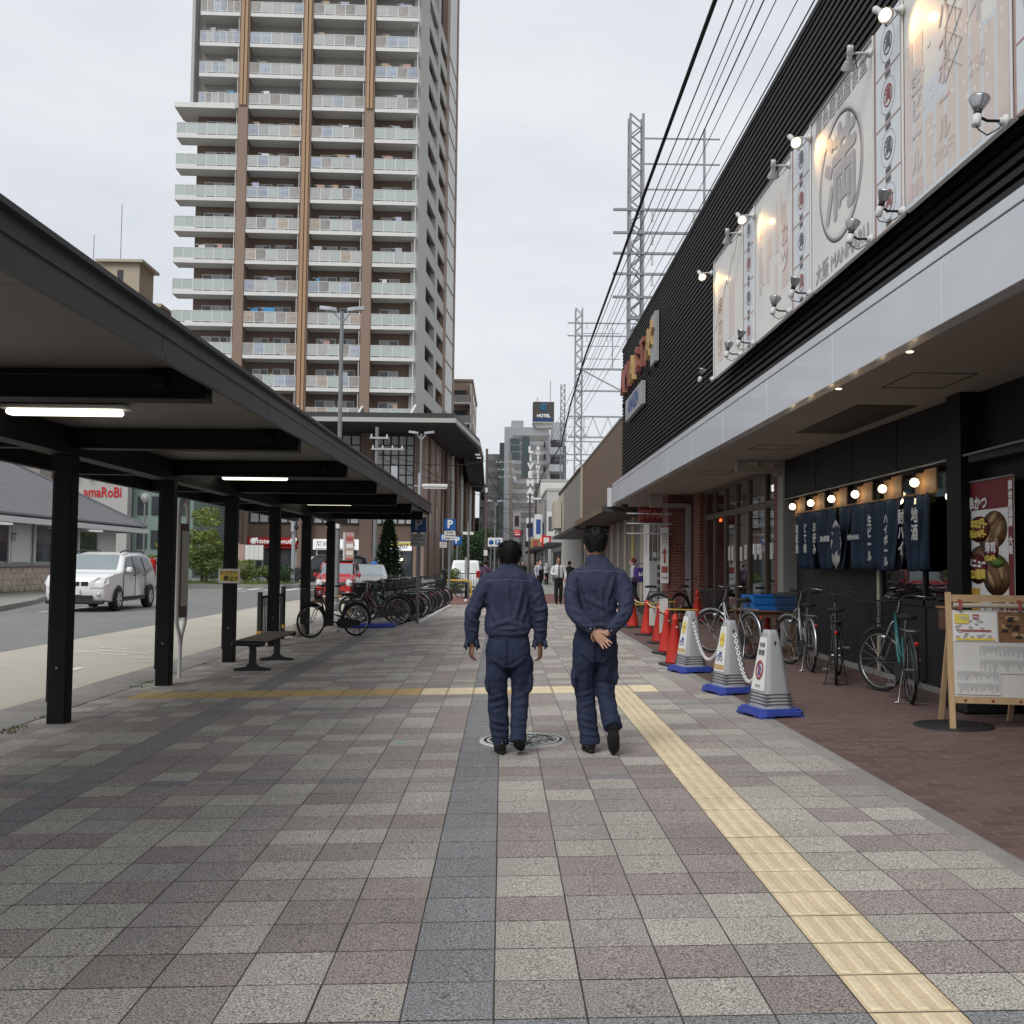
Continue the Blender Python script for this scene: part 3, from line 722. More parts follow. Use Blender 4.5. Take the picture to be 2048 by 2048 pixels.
def brick_mat(name, c1, c2, mort, bw_, rh):
    m = bpy.data.materials.new(name); m.use_nodes = True; N = m.node_tree.nodes; L = m.node_tree.links; b = N['Principled BSDF']; b.inputs['Roughness'].default_value = 0.8
    tc = N.new('ShaderNodeTexCoord'); sp = N.new('ShaderNodeSeparateXYZ'); ad = N.new('ShaderNodeMath'); cb = N.new('ShaderNodeCombineXYZ')
    L.new(tc.outputs['Object'], sp.inputs[0]); L.new(sp.outputs['X'], ad.inputs[0]); L.new(sp.outputs['Y'], ad.inputs[1]); L.new(ad.outputs[0], cb.inputs['X']); L.new(sp.outputs['Z'], cb.inputs['Y'])
    t = N.new('ShaderNodeTexBrick'); t.inputs['Color1'].default_value = (*c1,1); t.inputs['Color2'].default_value = (*c2,1); t.inputs['Mortar'].default_value = (*mort,1)
    t.inputs['Scale'].default_value = 1; t.inputs['Brick Width'].default_value = bw_; t.inputs['Row Height'].default_value = rh; t.inputs['Mortar Size'].default_value = 0.006
    L.new(cb.outputs[0], t.inputs['Vector']); L.new(t.outputs['Color'], b.inputs['Base Color'])
    bp = N.new('ShaderNodeBump'); bp.inputs['Strength'].default_value = 0.5; bp.inputs['Distance'].default_value = 0.006; bp.invert = True; L.new(t.outputs['Fac'], bp.inputs['Height']); L.new(bp.outputs[0], b.inputs['Normal'])
    MAT[name] = m
brick_mat('brick_wall', (0.185,0.050,0.035), (0.125,0.036,0.028), (0.20,0.16,0.14), 0.225, 0.078)

bd = thing('mall_building', 'low shopping building with black slatted upper wall and white fascia on the right', 'building', (0,0,0))
MB().box(3.44,9.5,-4,28.9,3.30,7.50).build('upper_wall', 'louver_back', bd)
zt = 3.86; slat_me = None
m = MB(); m.add([(3.355,0,0.0),(3.43,0,0.0),(3.43,0,0.052),(3.372,0,0.060),(3.355,0,0.050),(3.355,32.9,0.0),(3.43,32.9,0.0),(3.43,32.9,0.052),(3.372,32.9,0.060),(3.355,32.9,0.050)],
              [(0,1,2,3,4)[::-1],(5,6,7,8,9)[::1],(0,4,9,5),(4,3,8,9),(3,2,7,8),(0,5,6,1)])
slat_me = m.mesh('slat', 'louver_black')
while zt < 7.5:
    link('slat', slat_me, bd, loc=(0,-4,zt)); zt += 0.0925
MB().box(3.34,3.60,-4,28.92,7.51,7.58).build('coping', 'louver_black', bd)
MB().box(3.36,3.43,-4,28.92,3.842,3.858).build('sill_flashing', 'dark_steel', bd)
for k in range(-2, 10):
    a = max(-4, 7.4+2.5*(k-1))+0.006; b = min(31.4, 7.4+2.5*k)-0.006
    if b <= a: continue
    MB().box(3.2,3.33,a,b,3.25,3.735, ch=.004).build('fascia_panel', 'fascia_white', bd)
    MB().box(3.195,3.5,a,b,3.745,3.835, ch=.004).build('fascia_cap', 'fascia_white', bd)
MB().box(3.2,4.3,31.402,31.44,3.25,3.83).build('fascia_end', 'fascia_white', bd)
MB().box(3.334,9.5,-4,31.4,3.252,3.72).build('soffit', 'soffit', bd)
for (a, b, x0, x1) in ((11.2,13.6,3.9,4.55),):
    f = MB(); f.box(x0,x1,a,b,3.243,3.2515); o = f.build('ceiling_grille', 'wall_dark', bd)
for (a, b) in ((9.3,10.1),(19.2,20.0),(15.0,15.6)):
    f = MB(); x0, x1 = 3.75, 4.35
    for (p,q,r_,s_) in ((x0,x1,a,a+.012),(x0,x1,b-.012,b),(x0,x0+.012,a+.013,b-.013),(x1-.012,x1,a+.013,b-.013)): f.box(p,q,r_,s_,3.247,3.2515)
    f.build('hatch_frame', 'wall_dark', bd)
for y_ in (8.4, 10.2): 
    f = MB(); f.lathe([(.026,-.006),(.03,0)], 12, 0, T(3.36,y_,3.2515)); f.build('downlight', 'bulb_soft', bd)
# ground floor walls
MB().box(4.75,9.5,10.62,17.2,2.575,3.25).build('sign_wall', 'izakaya_black', bd)
for y_ in (12.3, 13.9, 15.5): MB().box(4.742,4.7495,y_-.004,y_+.004,2.58,3.245).build('wall_joint', 'wall_dark', bd)
MB().box(4.62,5.0,10.28,10.618,0.0,3.25).build('pillar', 'izakaya_black', bd)
MB().box(4.82,9.5,-4,10.278,0.0,3.25).build('side_wall', 'izakaya_black', bd)
MB().box(4.66,4.82,8.9,10.2,2.52,2.62).build('pipe_duct', 'wall_dark', bd)
MB().tube([(4.60,5,2.58),(4.60,9.2,2.60),(4.66,10.6,2.60),(4.66,17.1,2.57)], .013).build('cable_run', 'grey_metal', bd)
f = MB(); f.box(4.95,9.5,13.4,17.2,0.0,2.57); f.build('lower_wall', 'wall_dark', bd)
MB().box(4.90,4.97,13.32,13.395,0.0,2.57).build('door_jamb', 'cream_clad', bd)
f = MB()
for y_ in (10.65, 11.9, 13.24): f.box(4.90,4.96,y_-.03,y_+.03,.12,2.57)
f.box(4.90,4.96,10.681,13.209,.05,.16); f.box(4.90,4.96,10.681,13.209,1.02,1.09); f.build('door_frame', 'wall_dark', bd)
for a, b in ((10.68,11.87),(11.93,13.21)):
    MB().box(4.925,4.933,a,b,1.09,2.56).build('door_pane', 'door_glass', bd); MB().box(4.92,4.94,a,b,.16,1.02).build('door_panel', 'wall_dark', bd)
MB().box(5.0,8.5,10.7,13.3,0.05,0.1).build('shop_floor', 'wall_dark', bd)
MB().box(8.5,8.6,10.7,13.3,.1,3.2).build('back_wall', 'shop_inside', bd)
MB().box(4.70,5.0,10.7,17.1,0.06,0.128).build('door_step', 'stone_kerb', bd)
# little shelf of things by the doors
MB().box(4.72,9.5,17.2,17.55,0,3.25).build('pillar', 'wall_grey', bd)
MB().box(4.74,9.5,17.56,17.88,0,3.25).build('brick_pier', 'brick_wall', bd)
MB().box(4.62,4.72,17.25,17.45,3.0,3.16).build('pipe_duct', 'soffit', bd)
f = MB(); f.box(3.95,4.72,17.22,17.42,3.05,3.15); f.box(3.95,4.1,17.22,17.42,3.152,3.25); f.box(4.35,4.45,17.22,17.42,3.152,3.25); f.build('drain_pipe', 'soffit', bd)
# glazed shop front
ys = [17.94,19.1,20.45,21.5,22.6,23.75,24.85]
f = MB()
for y_ in ys: f.box(4.90,5.0,y_-.045,y_+.045,.1,3.25)
for z0, z1 in ((.1,.2),(2.56,2.68),(3.19,3.25)):
    for a, b in zip(ys[:-1], ys[1:]): f.box(4.905,4.99,a+.046,b-.046,z0,z1)
f.build('window_frame', 'frame_brown', bd)
for a, b in zip(ys[:-1], ys[1:]):
    MB().box(4.945,4.953,a+.045,b-.045,.2,2.56).build('pane', 'shop_glass', bd)
    MB().box(4.945,4.953,a+.045,b-.045,2.68,3.19).build('pane', 'shop_glass', bd)
MB().tube([(4.86,24.3,.75),(4.86,24.3,1.75)], .015).build('door_handle', 'frame_brown', bd)
MB().box(8.9,9.0,17.9,24.9,.1,3.2).build('back_wall', 'shop_wall_glow', bd)  # glowing wall brightens the interior behind the glazing
MB().box(5.0,8.9,17.9,24.9,.06,.1).build('shop_floor', 'shop_inside', bd)
MB().box(5.02,8.88,17.92,24.88,3.19,3.245).build('shop_ceiling', 'paper', bd)
rs = random.Random(4)
for i in range(5):
    y_ = 18.8 + i*1.25
    f = MB(); f.box(6.6,7.1,y_,y_+.9,.1,1.5); o = f.build('shelf', 'shop_inside', bd)
    for k in range(9):
        f = MB(); a = y_+.02+rs.random()*.75; zz = .3+.42*rs.randrange(3); f.box(6.5,6.6,a,a+.12,zz,zz+.2+.1*rs.random()); f.build('goods', rs.choice(['print_white','print_red','base_blue','print_yellow','food_tan','paper','leaf_bright','print_pink']), o)
for (x, y_) in ((5.9,20.2),(6.3,20.9),(5.7,21.6),(7,19.3)): MB().ball((x,y_,3.12), .07).build('shop_light', 'shop_lamp', bd)
for (y_, z_) in ((18.8,1.75),(19.6,1.75),(20.0,1.75),(20.8,1.75),(21.2,1.72),(22.0,1.74),(22.3,1.74)):
    MB().box(4.938,4.943,y_-.10,y_+.10,z_-.15,z_+.15).build('paper_sheet', 'paper', bd)
MB().box(4.935,4.942,23.1,23.3,2.47,2.53).build('sensor_lamp', 'signal_red', bd)
MB().box(4.78,9.5,24.9,25.7,0,3.25).build('brick_pier', 'brick_wall', bd)
MB().box(4.20,9.5,26.0,26.9,0,3.25).build('brick_wall', 'brick_wall', bd)
MB().box(4.62,4.74,25.72,25.86,0,3.0).build('rain_pipe', 'wall_grey', bd)
f = MB(); f.box(3.7,4.62,25.72,25.84,2.92,3.02); f.box(3.7,3.82,25.72,25.84,3.02,3.25); f.build('drain_pipe', 'soffit', bd)
for k, z_ in enumerate((2.25,2.5,2.75)): MB().tube([(3.1,25.6-.0*k,z_),(4.22,25.6,z_)], .02).build('hanging_bar', 'steel_galv', bd)
MB().box(4.32,9.5,26.9,31.4,0,3.25).build('inner_wall', 'wall_grey', bd)
for i, y_ in enumerate((27.6,28.6,29.6)):
    MB().box(4.30,4.317,y_,y_+.7,1.6,2.7).build('window', 'dark_glass', bd)
for k in range(5): MB().box(4.295,4.317,28.05,28.45,.55+.2*k,.68+.2*k).build('vent_slot', 'mullion', bd)
MB().box(4.29,4.318,30.0,31.2,.4,2.9).build('notice_panel', 'print_white', bd)
q = text_mb('御案内', .2, FM(4.286,30.6,2.3), vertical=True); q.build('lettering', 'print_dark', bd)
# upper wall beyond, brown boards, then grey panels
nb = 60; w = (43.2-28.95)/nb
me = MB().box(3.35,3.40,0.004,w-0.004,3.30,5.62, ch=.006).mesh('board', 'brown_clad')
bb = thing('brown_clad_building', 'brown boarded upper storey beyond the black slatted wall', 'building', (0,0,0))
MB().box(3.40,9,28.95,43.2,3.28,5.60).build('upper_wall', 'brown_clad', bb)
for k in range(nb): link('board', me, bb, loc=(0, 28.95+k*w, 0))
MB().box(3.32,3.6,28.95,43.2,5.625,5.68).build('coping', 'eave_edge', bb)
MB().box(3.05,4.5,31.46,43.2,3.10,3.27).build('awning', 'eave_dark', bb)
MB().box(3.03,3.048,31.46,43.2,3.08,3.28).build('awning_edge', 'brown_clad', bb)
MB().box(4.5,9,31.46,43.2,0,3.09).build('shop_wall', 'wall_grey', bb)
for i in range(5):
    y_ = 32.2+2.2*i; MB().box(4.40,4.498,y_,y_+.55,0.05,3.09).build('pilaster', 'cream_clad', bb); MB().box(4.47,4.498,y_+.7,y_+2.0,.3,2.7).build('shutter', 'grey_clad', bb)
MB().box(4.38,4.398,34.5,34.8,1.6,2.6).build('poster', 'print_yellow', bb)
cd = tag(MB().lathe([(.0001,-.12),(.05,-.1),(.085,-.03),(.09,0),(.11,.0),(.11,.03)], 14).build('dome_camera', 'black_plastic', None, loc=(3.6,30.2,3.21)), 'dark dome security camera under the far end of the white fascia', 'camera')
gb = thing('grey_panel_building', 'grey panelled upper storey with a cream corner beyond the brown boards', 'building', (0,0,0))
MB().box(3.35,9,43.25,61,3.1,5.58).build('upper_wall', 'grey_clad', gb)
for i in range(7): MB().box(3.32,3.348,43.5+2.5*i,45.9+2.5*i,3.25,5.45).build('panel', 'grey_clad' if i < 5 else 'cream_clad', gb)
MB().box(3.29,3.5,43.22,43.45,3.0,5.66).build('corner_post', 'cream_clad', gb)
MB().box(3.28,3.6,43.46,61,5.59,5.68).build('coping', 'frame_brown', gb)
MB().box(3.0,4.6,43.25,61,2.95,3.09).build('awning', 'eave_dark', gb)
MB().box(4.6,9,43.25,61,0,2.94).build('shop_wall', 'cream_clad', gb)
for i in range(6):
    y_ = 44+2.8*i; MB().box(4.5,4.598,y_,y_+.5,0,2.94).build('pilaster', 'wall_grey', gb); MB().box(4.56,4.598,y_+.6,y_+2.5,.2,2.5).build('window', 'window_glass', gb)
tag(MB().box(2.9,3.28,57.5,60.6,3.5,5.0).build('box_sign', 'cream_clad'), 'pale blank box sign at the end of the grey panelled storey', 'sign')

# ------------------------------------------------ big printed banners on the slatted wall
bn_g = 'printed banners on the black slatted wall'
def banner(a, b, label):
    t = thing('banner', label, 'banner', (3.2,(a+b)/2,5.19), 0, bn_g)
    MB().box(-.01,.03,a-(a+b)/2+.01,b-(a+b)/2-.01,-.895,.895, ch=.004).build('sheet', 'banner_cloth', t)
    f = MB(); h = (b-a)/2
    for s_ in (-1, 1): f.tube([(-.02,s_*h,-.9),(-.02,s_*h,.9)], .012, 6)
    for s_ in (-1, 1): f.tube([(-.02,-h,s_*.9),(-.02,h,s_*.9)], .010, 6)
    f.build('frame', 'white_metal', t)
    return t, h
def prt(t, body, size, y, z, mat, **kw):
    q = text_mb(body, size, FM(-.0155, y, z), **kw); return q.build('lettering', mat, t)
t, h = banner(13.55, 15.42, 'far banner at the left end of the slatted wall, pale with faint red print')
f = MB(); f.box(-.0125,-.0105,.3,.75,-.7,.2); f.box(-.0125,-.0105,-.4,-.05,-.5,.3); f.build('print', 'print_pale', t); prt(t, '串カツ', .3, .52, .1, 'print_pink', vertical=True)
f = MB()
for k in range(4): f.beam((-.012,.85-.4*k,-.2+.25*k),(-.012,.5-.4*k,.15+.25*k), .012, .002)
f.build('print', 'print_pale', t)
t, h = banner(11.22, 12.92, 'pale faded banner left of the banner with the round emblem')
f = MB(); rs = random.Random(8)
for k in range(14): 
    yy = rs.uniform(-.75,.6); zz = rs.uniform(-.8,.3); f.box(-.0125-.00015*k,-.0105,yy,yy+rs.uniform(.08,.22),zz,zz+rs.uniform(.15,.5))
f.build('print', 'print_pale', t); prt(t, 'カツ', .3, -.55, .05, 'print_pink', vertical=True); prt(t, 'かすうどん', .16, .55, .35, 'print_pale', vertical=True)
t, h = banner(8.70, 10.52, 'white banner with a big grey kanji in a ring and MANMARU lettering')
MB().torus(.60, .042, 48, 4, 0, FM(-.010,0,.03), sy=.03).build('print', 'print_grey', t)
prt(t, '満', .95, 0, .0, 'print_grey', bold=.014)
prt(t, '屋台居酒屋食堂', .215, 0, .765, 'print_grey', bold=.0022); prt(t, '大阪 MANMARU', .21, 0, -.77, 'print_grey', bold=.0022)
t, h = banner(6.30, 8.05, 'near banner printed with a town and drink prices, at the right frame edge')
f = MB(); f.box(-.0122,-.0105,-.84,.84,-.88,-.05); f.build('print', 'banner_blue', t)
f = MB(); rs = random.Random(2)
for k in range(9):
    yy = .84-.19*k; hh = rs.uniform(-.35,.45); f.box(-.0135,-.0123,yy-.15,yy,-.85,hh)
f.build('print', 'print_pale', t)
f = MB()
for k in range(60): yy = rs.uniform(-.8,.8); zz = rs.uniform(-.5,.3); f.box(-.0142-.00001*k,-.0136,yy,yy+.03,zz,zz+.035)
f.build('print', 'banner_cloth', t)
def prt2(body, size, y, z, mat='print_mute', vertical=False, **kw):
    for i, c in enumerate(body if vertical else [body]): text_mb(c, size, FM(-.0148, y, z-i*size*1.02), **kw).build('character' if vertical else 'lettering', mat, t)
prt2('生ビール', .21, .62, .05, vertical=True, bold=.004); prt2('280', .17, .62, -.78, 'print_rose'); prt2('ハイボール', .21, .12, .33, 'print_rose', vertical=True, bold=.004); prt2('280円', .14, .12, -.70, 'print_rose')
prt2('酎ハイ', .26, -.40, .62, vertical=True, bold=.005); prt2('280', .17, -.40, -.3, 'print_rose')
f = MB()
for k in range(5): f.beam((-.014,.10,-.2+.2*k),(-.014,-.18,.0+.2*k), .008, .001); f.beam((-.014,-.18,-.2+.2*k),(-.014,.10,.0+.2*k), .008, .001)
f.build('print', 'print_grey', t)
for i, (a, b) in enumerate(((12.96,13.51),(10.56,11.18),(8.09,8.66),(5.72,6.26))):
    t = thing('banner_strip', ['third lantern-patterned strip, between the faded banner and the far banner', 'second lantern-patterned strip, left of the round-emblem banner', 'lantern-patterned strip between the round emblem and the drinks banner', 'lantern-patterned strip at the right edge of the picture'][i], 'banner', (3.185,(a+b)/2,5.19), 0, 'narrow strips between the banners')
    h = (b-a)/2; MB().box(0,.03,-h,h,-.9,.9).build('sheet', 'banner_strip', t)
    f = MB(); f2 = MB(); f3 = MB()
    for s_ in (-1, 1): f.box(-.003,-.0005,s_*h-.012,s_*h+.012,-.9,.9)
    for k in range(4):
        zc = .675-.45*k; f.box(-.0025,-.0005,-h+.013,h-.013,zc-.232,zc-.218)
        f2.box(-.0035,-.001,-.055,.055,zc+.165,zc+.205); f2.box(-.0035,-.001,-.055,.055,zc-.205,zc-.165); f3.torus(.155,.004,20,3,0,FM(-.003,0,zc), sy=.1)
        mt = 'print_red' if k % 2 else 'print_dark'
        r_ = MB(); r_.torus(.088,.008,20,3,0,FM(-.003,0,zc), sy=.1); text_mb('満', .135, FM(-.004,0,zc), mb=r_, bold=.001); r_.build('emblem', mt, t)
    f.build('border', 'print_pink', t); f2.build('print', 'print_dark', t); f3.build('lantern_outline', 'print_grey', t)

# ------------------------------------------------ lamps that light the banners
def spot(loc, rz, up, lit, label):
    t = thing('floodlight', label, 'lamp', loc, 0, 'floodlights along the banners'); t.scale = (.78,.78,.78)
    f = MB(); f.lathe([(.055,0),(.055,.02),(.03,.035),(.03,.06)], 12, 0, RY(R(-90))); f.build('mount', 'white_metal', t)
    d = Vector((0, math.copysign(1, rz), 0))
    piv = Vector((-.24, 0, .04 if up else -.02))
    MB().tube([(-.05,0,0),(-.16,0,0),(piv.x,0,piv.z)], .012, 6).build('arm', 'dark_steel' if up else 'white_metal', t)
    ax = (Vector((.25, d.y*.25, 1.0)) if up else Vector((.12, d.y*.62, -.55))).normalized()
    Mx = Matrix.Translation(piv) @ ax.to_track_quat('Z','Y').to_matrix().to_4x4()
    MB().lathe([(.028,-.10),(.036,-.095),(.036,.0),(.030,.005)], 12, 0, Mx).build('socket', 'white_metal', t)
    MB().lathe([(.030,.006),(.032,.05),(.030,.055)], 12, 0, Mx).build('collar', 'black_plastic' if up else 'white_metal', t)
    b = MB().lathe([(.030,.056),(.045,.075),(.078,.15),(.084,.165),(.080,.165),(.074,.150),(.001,.10)], 16, 0, Mx).build('shade', 'chrome' if up else 'sign_grey', t)
    MB().lathe([(.0001,.157),(.060,.152),(.066,.145)], 14, 0, Mx).build('bulb', 'flood_bulb' if lit else 'lamp_glass', t)
    if lit:
        ld = bpy.data.lights.new('flood_glow', 'SPOT'); ld.energy = 6.5; ld.color = (1.0,.55,.18); ld.spot_size = R(95); ld.spot_blend = .8; ld.shadow_soft_size = .04
        lo_ = bpy.data.objects.new('flood_glow', ld); COL.objects.link(lo_); lo_.parent = t; lo_.location = piv + ax*.20; lo_.rotation_euler = (-(ax*.6 + Vector((.5,0,0)))).to_track_quat('Z','Y').to_euler()
    MB().tube([piv - ax*.1, piv - ax*.14 + Vector((.03,0,0)), piv + Vector((.08,0,-.16)), Vector((-.06,0,-.06)), Vector((-.02,0,.02))], .006, 5).build('flex', 'cable', t)
top = [(15.5,-1,'far left end above'),(13.6,1,'far side of the third strip, above'),(12.9,-1,'near side of the third strip, above'),(11.25,1,'far side of the second strip, above'),(10.5,-1,'near side of the second strip, above'),(8.72,1,'far side of the first strip, above'),(8.02,-1,'near side of the first strip, above')]
for y_, s_, nm in top: spot((3.17,y_,5.95), s_, False, s_ < 0, ('lit' if s_ < 0 else 'unlit grey') + ' floodlight at the ' + nm + ' the banners')
bot = [(15.45,-1,'far left end under'),(13.6,1,'far side of the third strip, under'),(12.9,-1,'near side of the third strip, under'),(11.25,1,'far side of the second strip, under'),(10.5,-1,'near side of the second strip, under'),(8.72,1,'far side of the first strip, under'),(8.02,-1,'near side of the first strip, under'),(6.35,1,'far side of the right-edge strip, under')]
for y_, s_, nm in bot: spot((3.17,y_,4.30), s_, True, False, 'upturned floodlight at the ' + nm + ' the banners')

# ------------------------------------------------ AMASTA letters and AMASEN plate
t = thing('letter_sign', 'red and yellow AMASTA letters standing at the far end of the slatted wall', 'sign', (3.28,25.5,6.45))
for i, ch in enumerate('AMASTA'):
    q = text_mb(ch, .92, FM(0, 2.45-.98*i, 0), depth=.06, bold=.018); q.build('letter', ['letter_red','letter_red','letter_yellow','letter_red','letter_red','letter_yellow'][i], t)
f = MB(); f.prism([(.0+.32*(1 if k%2==0 else .42)*math.cos(R(90+36*k)), .32*(1 if k%2==0 else .42)*math.sin(R(90+36*k))) for k in range(10)], -.08, .08, 0, FM(0,-3.1,.1)); f.build('star', 'letter_yellow', t)
MB().box(-.02,.06,-3.5,-2.75,-.55,.55).build('side_plate', 'sign_grey', t)
for k in range(7): MB().box(.02,.10,2.9-1.0*k,2.94-1.0*k,-.62,-.5).build('stay', 'dark_steel', t)
t = thing('plate_sign', 'white AMASEN name plate under the red and yellow letters', 'sign', (3.26,25.6,5.55))
MB().box(-.02,.08,-1.6,1.6,-.28,.28, ch=.01).build('plate', 'sign_grey', t)
text_mb('AMASEN', .52, FM(-.024,0,-.0), bold=.012).build('lettering', 'blue_text', t)
t = thing('neon_sign', 'small dark red hanging sign with a yellow star under the soffit', 'sign', (3.95,27.2,2.80))
MB().box(-.35,.35,-.05,.05,-.22,.22, ch=.03).build('board', 'poster_red', t)
text_mb('STA', .3, FC(-.08,-.056,0), bold=.01).build('lettering', 'print_red', t)
f = MB(); f.prism([(.11*(1 if k%2==0 else .42)*math.cos(R(90+36*k)), .11*(1 if k%2==0 else .42)*math.sin(R(90+36*k))) for k in range(10)], 0, .01, 0, FC(.24,-.055,0)); f.build('star', 'letter_yellow', t)
MB().tube([(0,0,.22),(0,0,.45)], .015).build('hanger', 'dark_steel', t)
t = thing('arrow_sign', 'tall white sign with a red up arrow beside the brick wall', 'sign', (4.10,25.92,1.7), 0)
MB().box(-.1,.1,-.02,.02,-.68,.72).build('board', 'print_white', t)
f = MB(); f.prism([(0,.2),(.07,.05),(.025,.05),(.025,-.2),(-.025,-.2),(-.025,.05),(-.07,.05)], 0, .004, 0, FC(0,-.021,.02)); f.box(-.08,.08,-.025,-.021,-.42,-.26); f.build('arrow', 'print_red', t)
text_mb('入口', .13, FC(0,-.024,.5), vertical=True).build('lettering', 'print_red', t); text_mb('19:30', .07, FC(0,-.024,-.55), bold=.002).build('lettering', 'print_dark', t)

# ------------------------------------------------ noren, bulbs, poster
t = thing('noren_curtain', 'long navy noren curtain with white lettering hanging in front of the dark eatery', 'curtain', (4.70,13.72,2.26))
MB().tube([(0,-2.65,.03),(0,2.65,.06)], .014, 6).build('rod', 'wood_sign', t)
edges = [2.48,2.05,1.62,1.12,.62,0.0,-.62,-1.18,-1.72,-2.12,-2.50]
def cloth(a, b, seed):
    mb = MB(); nx, nz = 10, 9; rg = random.Random(seed); ph = rg.random()*6; dr = rg.uniform(-.05,.08)
    for i in range(nx+1):
        for j in range(nz+1):
            u = i/nx; w_ = j/nz; y_ = a + (b-a)*u*(1-.06*w_) + .02*math.sin(ph)*w_
            x = (.016 + .050*w_)*math.sin(u*9.5+ph+w_*.6) + dr*w_*w_ + .02*math.sin(3*u+ph)*w_
            mb.v.append((x, y_, .04 - (.865 + .015*math.sin(ph+u*3))*w_ - .0*u))
    for i in range(nx):
        for j in range(nz):
            mb.f.append([i*(nz+1)+j, (i+1)*(nz+1)+j, (i+1)*(nz+1)+j+1, i*(nz+1)+j+1]); mb.m.append(0); mb.sm.append(True)
    return mb
tx = [('鉄板焼',.15),('どて焼',.15),('お好み',.16),(None,0),(None,0),(None,1),('生ビール',.145),('ハイボール',.125),('酎ハイ',.18),('地酒',.19)]
for i in range(10):
    p = cloth(edges[i], edges[i+1], i).build('cloth', 'noren', t)
    mod = p.modifiers.new('thick', 'SOLIDIFY'); mod.thickness = .004
    yc = (edges[i]+edges[i+1])/2
    if tx[i][0]: text_mb(tx[i][0], tx[i][1], FM(-.10, yc, -.22), vertical=True, bold=.004).build('lettering', 'noren_white', p)
text_mb('屋台居酒屋', .085, FM(-.105,.87,-.40), bold=.003).build('lettering', 'noren_white', t)
text_mb('大阪MANMARU', .078, FM(-.105,-.31,-.40), bold=.003, fit=(.46,.085)).build('lettering', 'noren_white', t)
f = MB(); f.lathe([(.0001,0),(.27,0),(.27,.004)], 8, 0, FM(-.125,.31,-.48)@Matrix.Diagonal((.8,1.25,1,1))); f.build('emblem', 'noren_white', t)
text_mb('満', .42, FM(-.134,.31,-.46), bold=.014).build('emblem_kanji', 'noren', t)
for i in range(6):
    y_ = 16.3 - .97*i
    b = thing('bulb_lamp', ['lit bare bulb over the noren, farthest left of six', 'lit bare bulb over the noren, second from the left', 'lit bare bulb over the noren, third from the left', 'lit bare bulb over the noren, third from the right', 'lit bare bulb over the noren, second from the right', 'lit bare bulb over the noren, nearest the right'][i], 'lamp', (4.62,y_,2.42), 0, 'row of bulbs over the noren')
    MB().ball((0,0,0), .05, 14, 10).build('bulb', 'bulb', b)
    MB().tube([(0,0,.05),(0,0,.11),(.12,0,.14)], .022, 8).build('socket', 'black_plastic', b)
    s = thing('menu_plaque', ['brown wooden plaque behind the first bulb from the left', 'brown wooden plaque behind the second bulb', 'brown wooden plaque behind the third bulb', 'brown wooden plaque behind the fourth bulb', 'brown wooden plaque behind the fifth bulb', 'brown wooden plaque behind the last bulb on the right'][i], 'plaque', (4.72,y_-.05,2.40), 0, 'wooden plaques over the noren')
    MB().box(0,.02,-.28,.28,-.12,.165, ch=.004).build('board', 'wood_sign', s); MB().box(-.01,-.001,-.3,.3,-.14,-.115).build('edge', 'wood_table', s)
for k, (y_, z_) in enumerate(((11.05,2.24),(12.45,2.28))):
    b = thing('bulb_lamp', ['small warm bulb beside the right end of the noren', 'small warm bulb just above the noren cloth'][k], 'lamp', (4.84,y_,z_), 0, 'row of bulbs over the noren')
    MB().ball((0,0,0), .045).build('bulb', 'bulb_soft', b); MB().tube([(0,0,.03),(0,0,.3)], .008).build('flex', 'cable', b)
t = thing('food_poster', 'tall red and white hanging poster with fried skewers and prices', 'poster', (4.72,9.88,1.62))
MB().box(0,.008,-.46,.46,-.72,.70).build('sheet', 'print_white', t)
f = MB(); f.box(-.003,-.0005,-.46,.46,.42,.70); f.box(-.003,-.0005,-.46,-.36,-.72,.419); f.build('print', 'poster_red', t)
f = MB()
for (y_, z_, ry, rz_) in ((-.08,.22,.26,.18),(-.12,-.22,.28,.20),(.02,.1,.2,.12),(.2,-.05,.22,.12)): f.lathe([(.0001,.002),(1,0.001)], 20, 0, FM(-.003,y_,z_)@Matrix.Diagonal((ry,rz_,1,1)))
f.build('food_print', 'food_brown', t)
f = MB()
for k, (y_, z_) in enumerate(((-.05,.32),(-.17,.2),(.05,.12),(-.12,.08),(-.2,-.18),(.0,-.26))): f.lathe([(.0001,.002),(1,0.001)], 14, 0, FM(-.005,y_,z_)@RZ(R(30+20*k))@Matrix.Diagonal((.13,.05,1,1)))
f.build('food_print', 'food_tan', t)
f = MB(); f.lathe([(.0001,.002),(1,0.001)], 16, 0, FM(-.007,-.14,-.10)@Matrix.Diagonal((.15,.05,1,1))); f.build('food_print', 'food_green', t)
f = MB(); f.box(-.005,-.003,.22,.42,-.72,-.35); f.build('drink_print', 'food_beer', t)
f = MB()
for (y_, z_, a, b) in ((.22,.23,.23,.13),(-.02,.01,.15,.10),(.26,-.16,.2,.15),(-.12,-.58,.24,.16)): f.lathe([(.0001,.002),(1,0.001)], 18, 0, FM(-.008,y_,z_)@Matrix.Diagonal((a,b,1,1)))
f.build('price_blob', 'poster_red', t)
def pt(b, s, y_, z_, m_): text_mb(b, s, FM(-.012,y_,z_), bold=.004).build('lettering', m_, t)
pt('串かつ', .14, .24, .48, 'print_white'); pt('1本82円~', .10, .24, .28, 'print_yellow'); pt('税込90円~', .08, .24, .18, 'print_yellow'); pt('寿司', .11, -.02, .04, 'print_white'); pt('1貫60円~', .06, -.02, -.06, 'print_yellow')
pt('メニュー', .095, .26, -.11, 'print_white'); pt('123種類', .10, .26, -.22, 'print_yellow'); pt('串かつ', .14, -.12, -.54, 'print_white'); pt('35種類', .12, -.12, -.67, 'print_yellow')
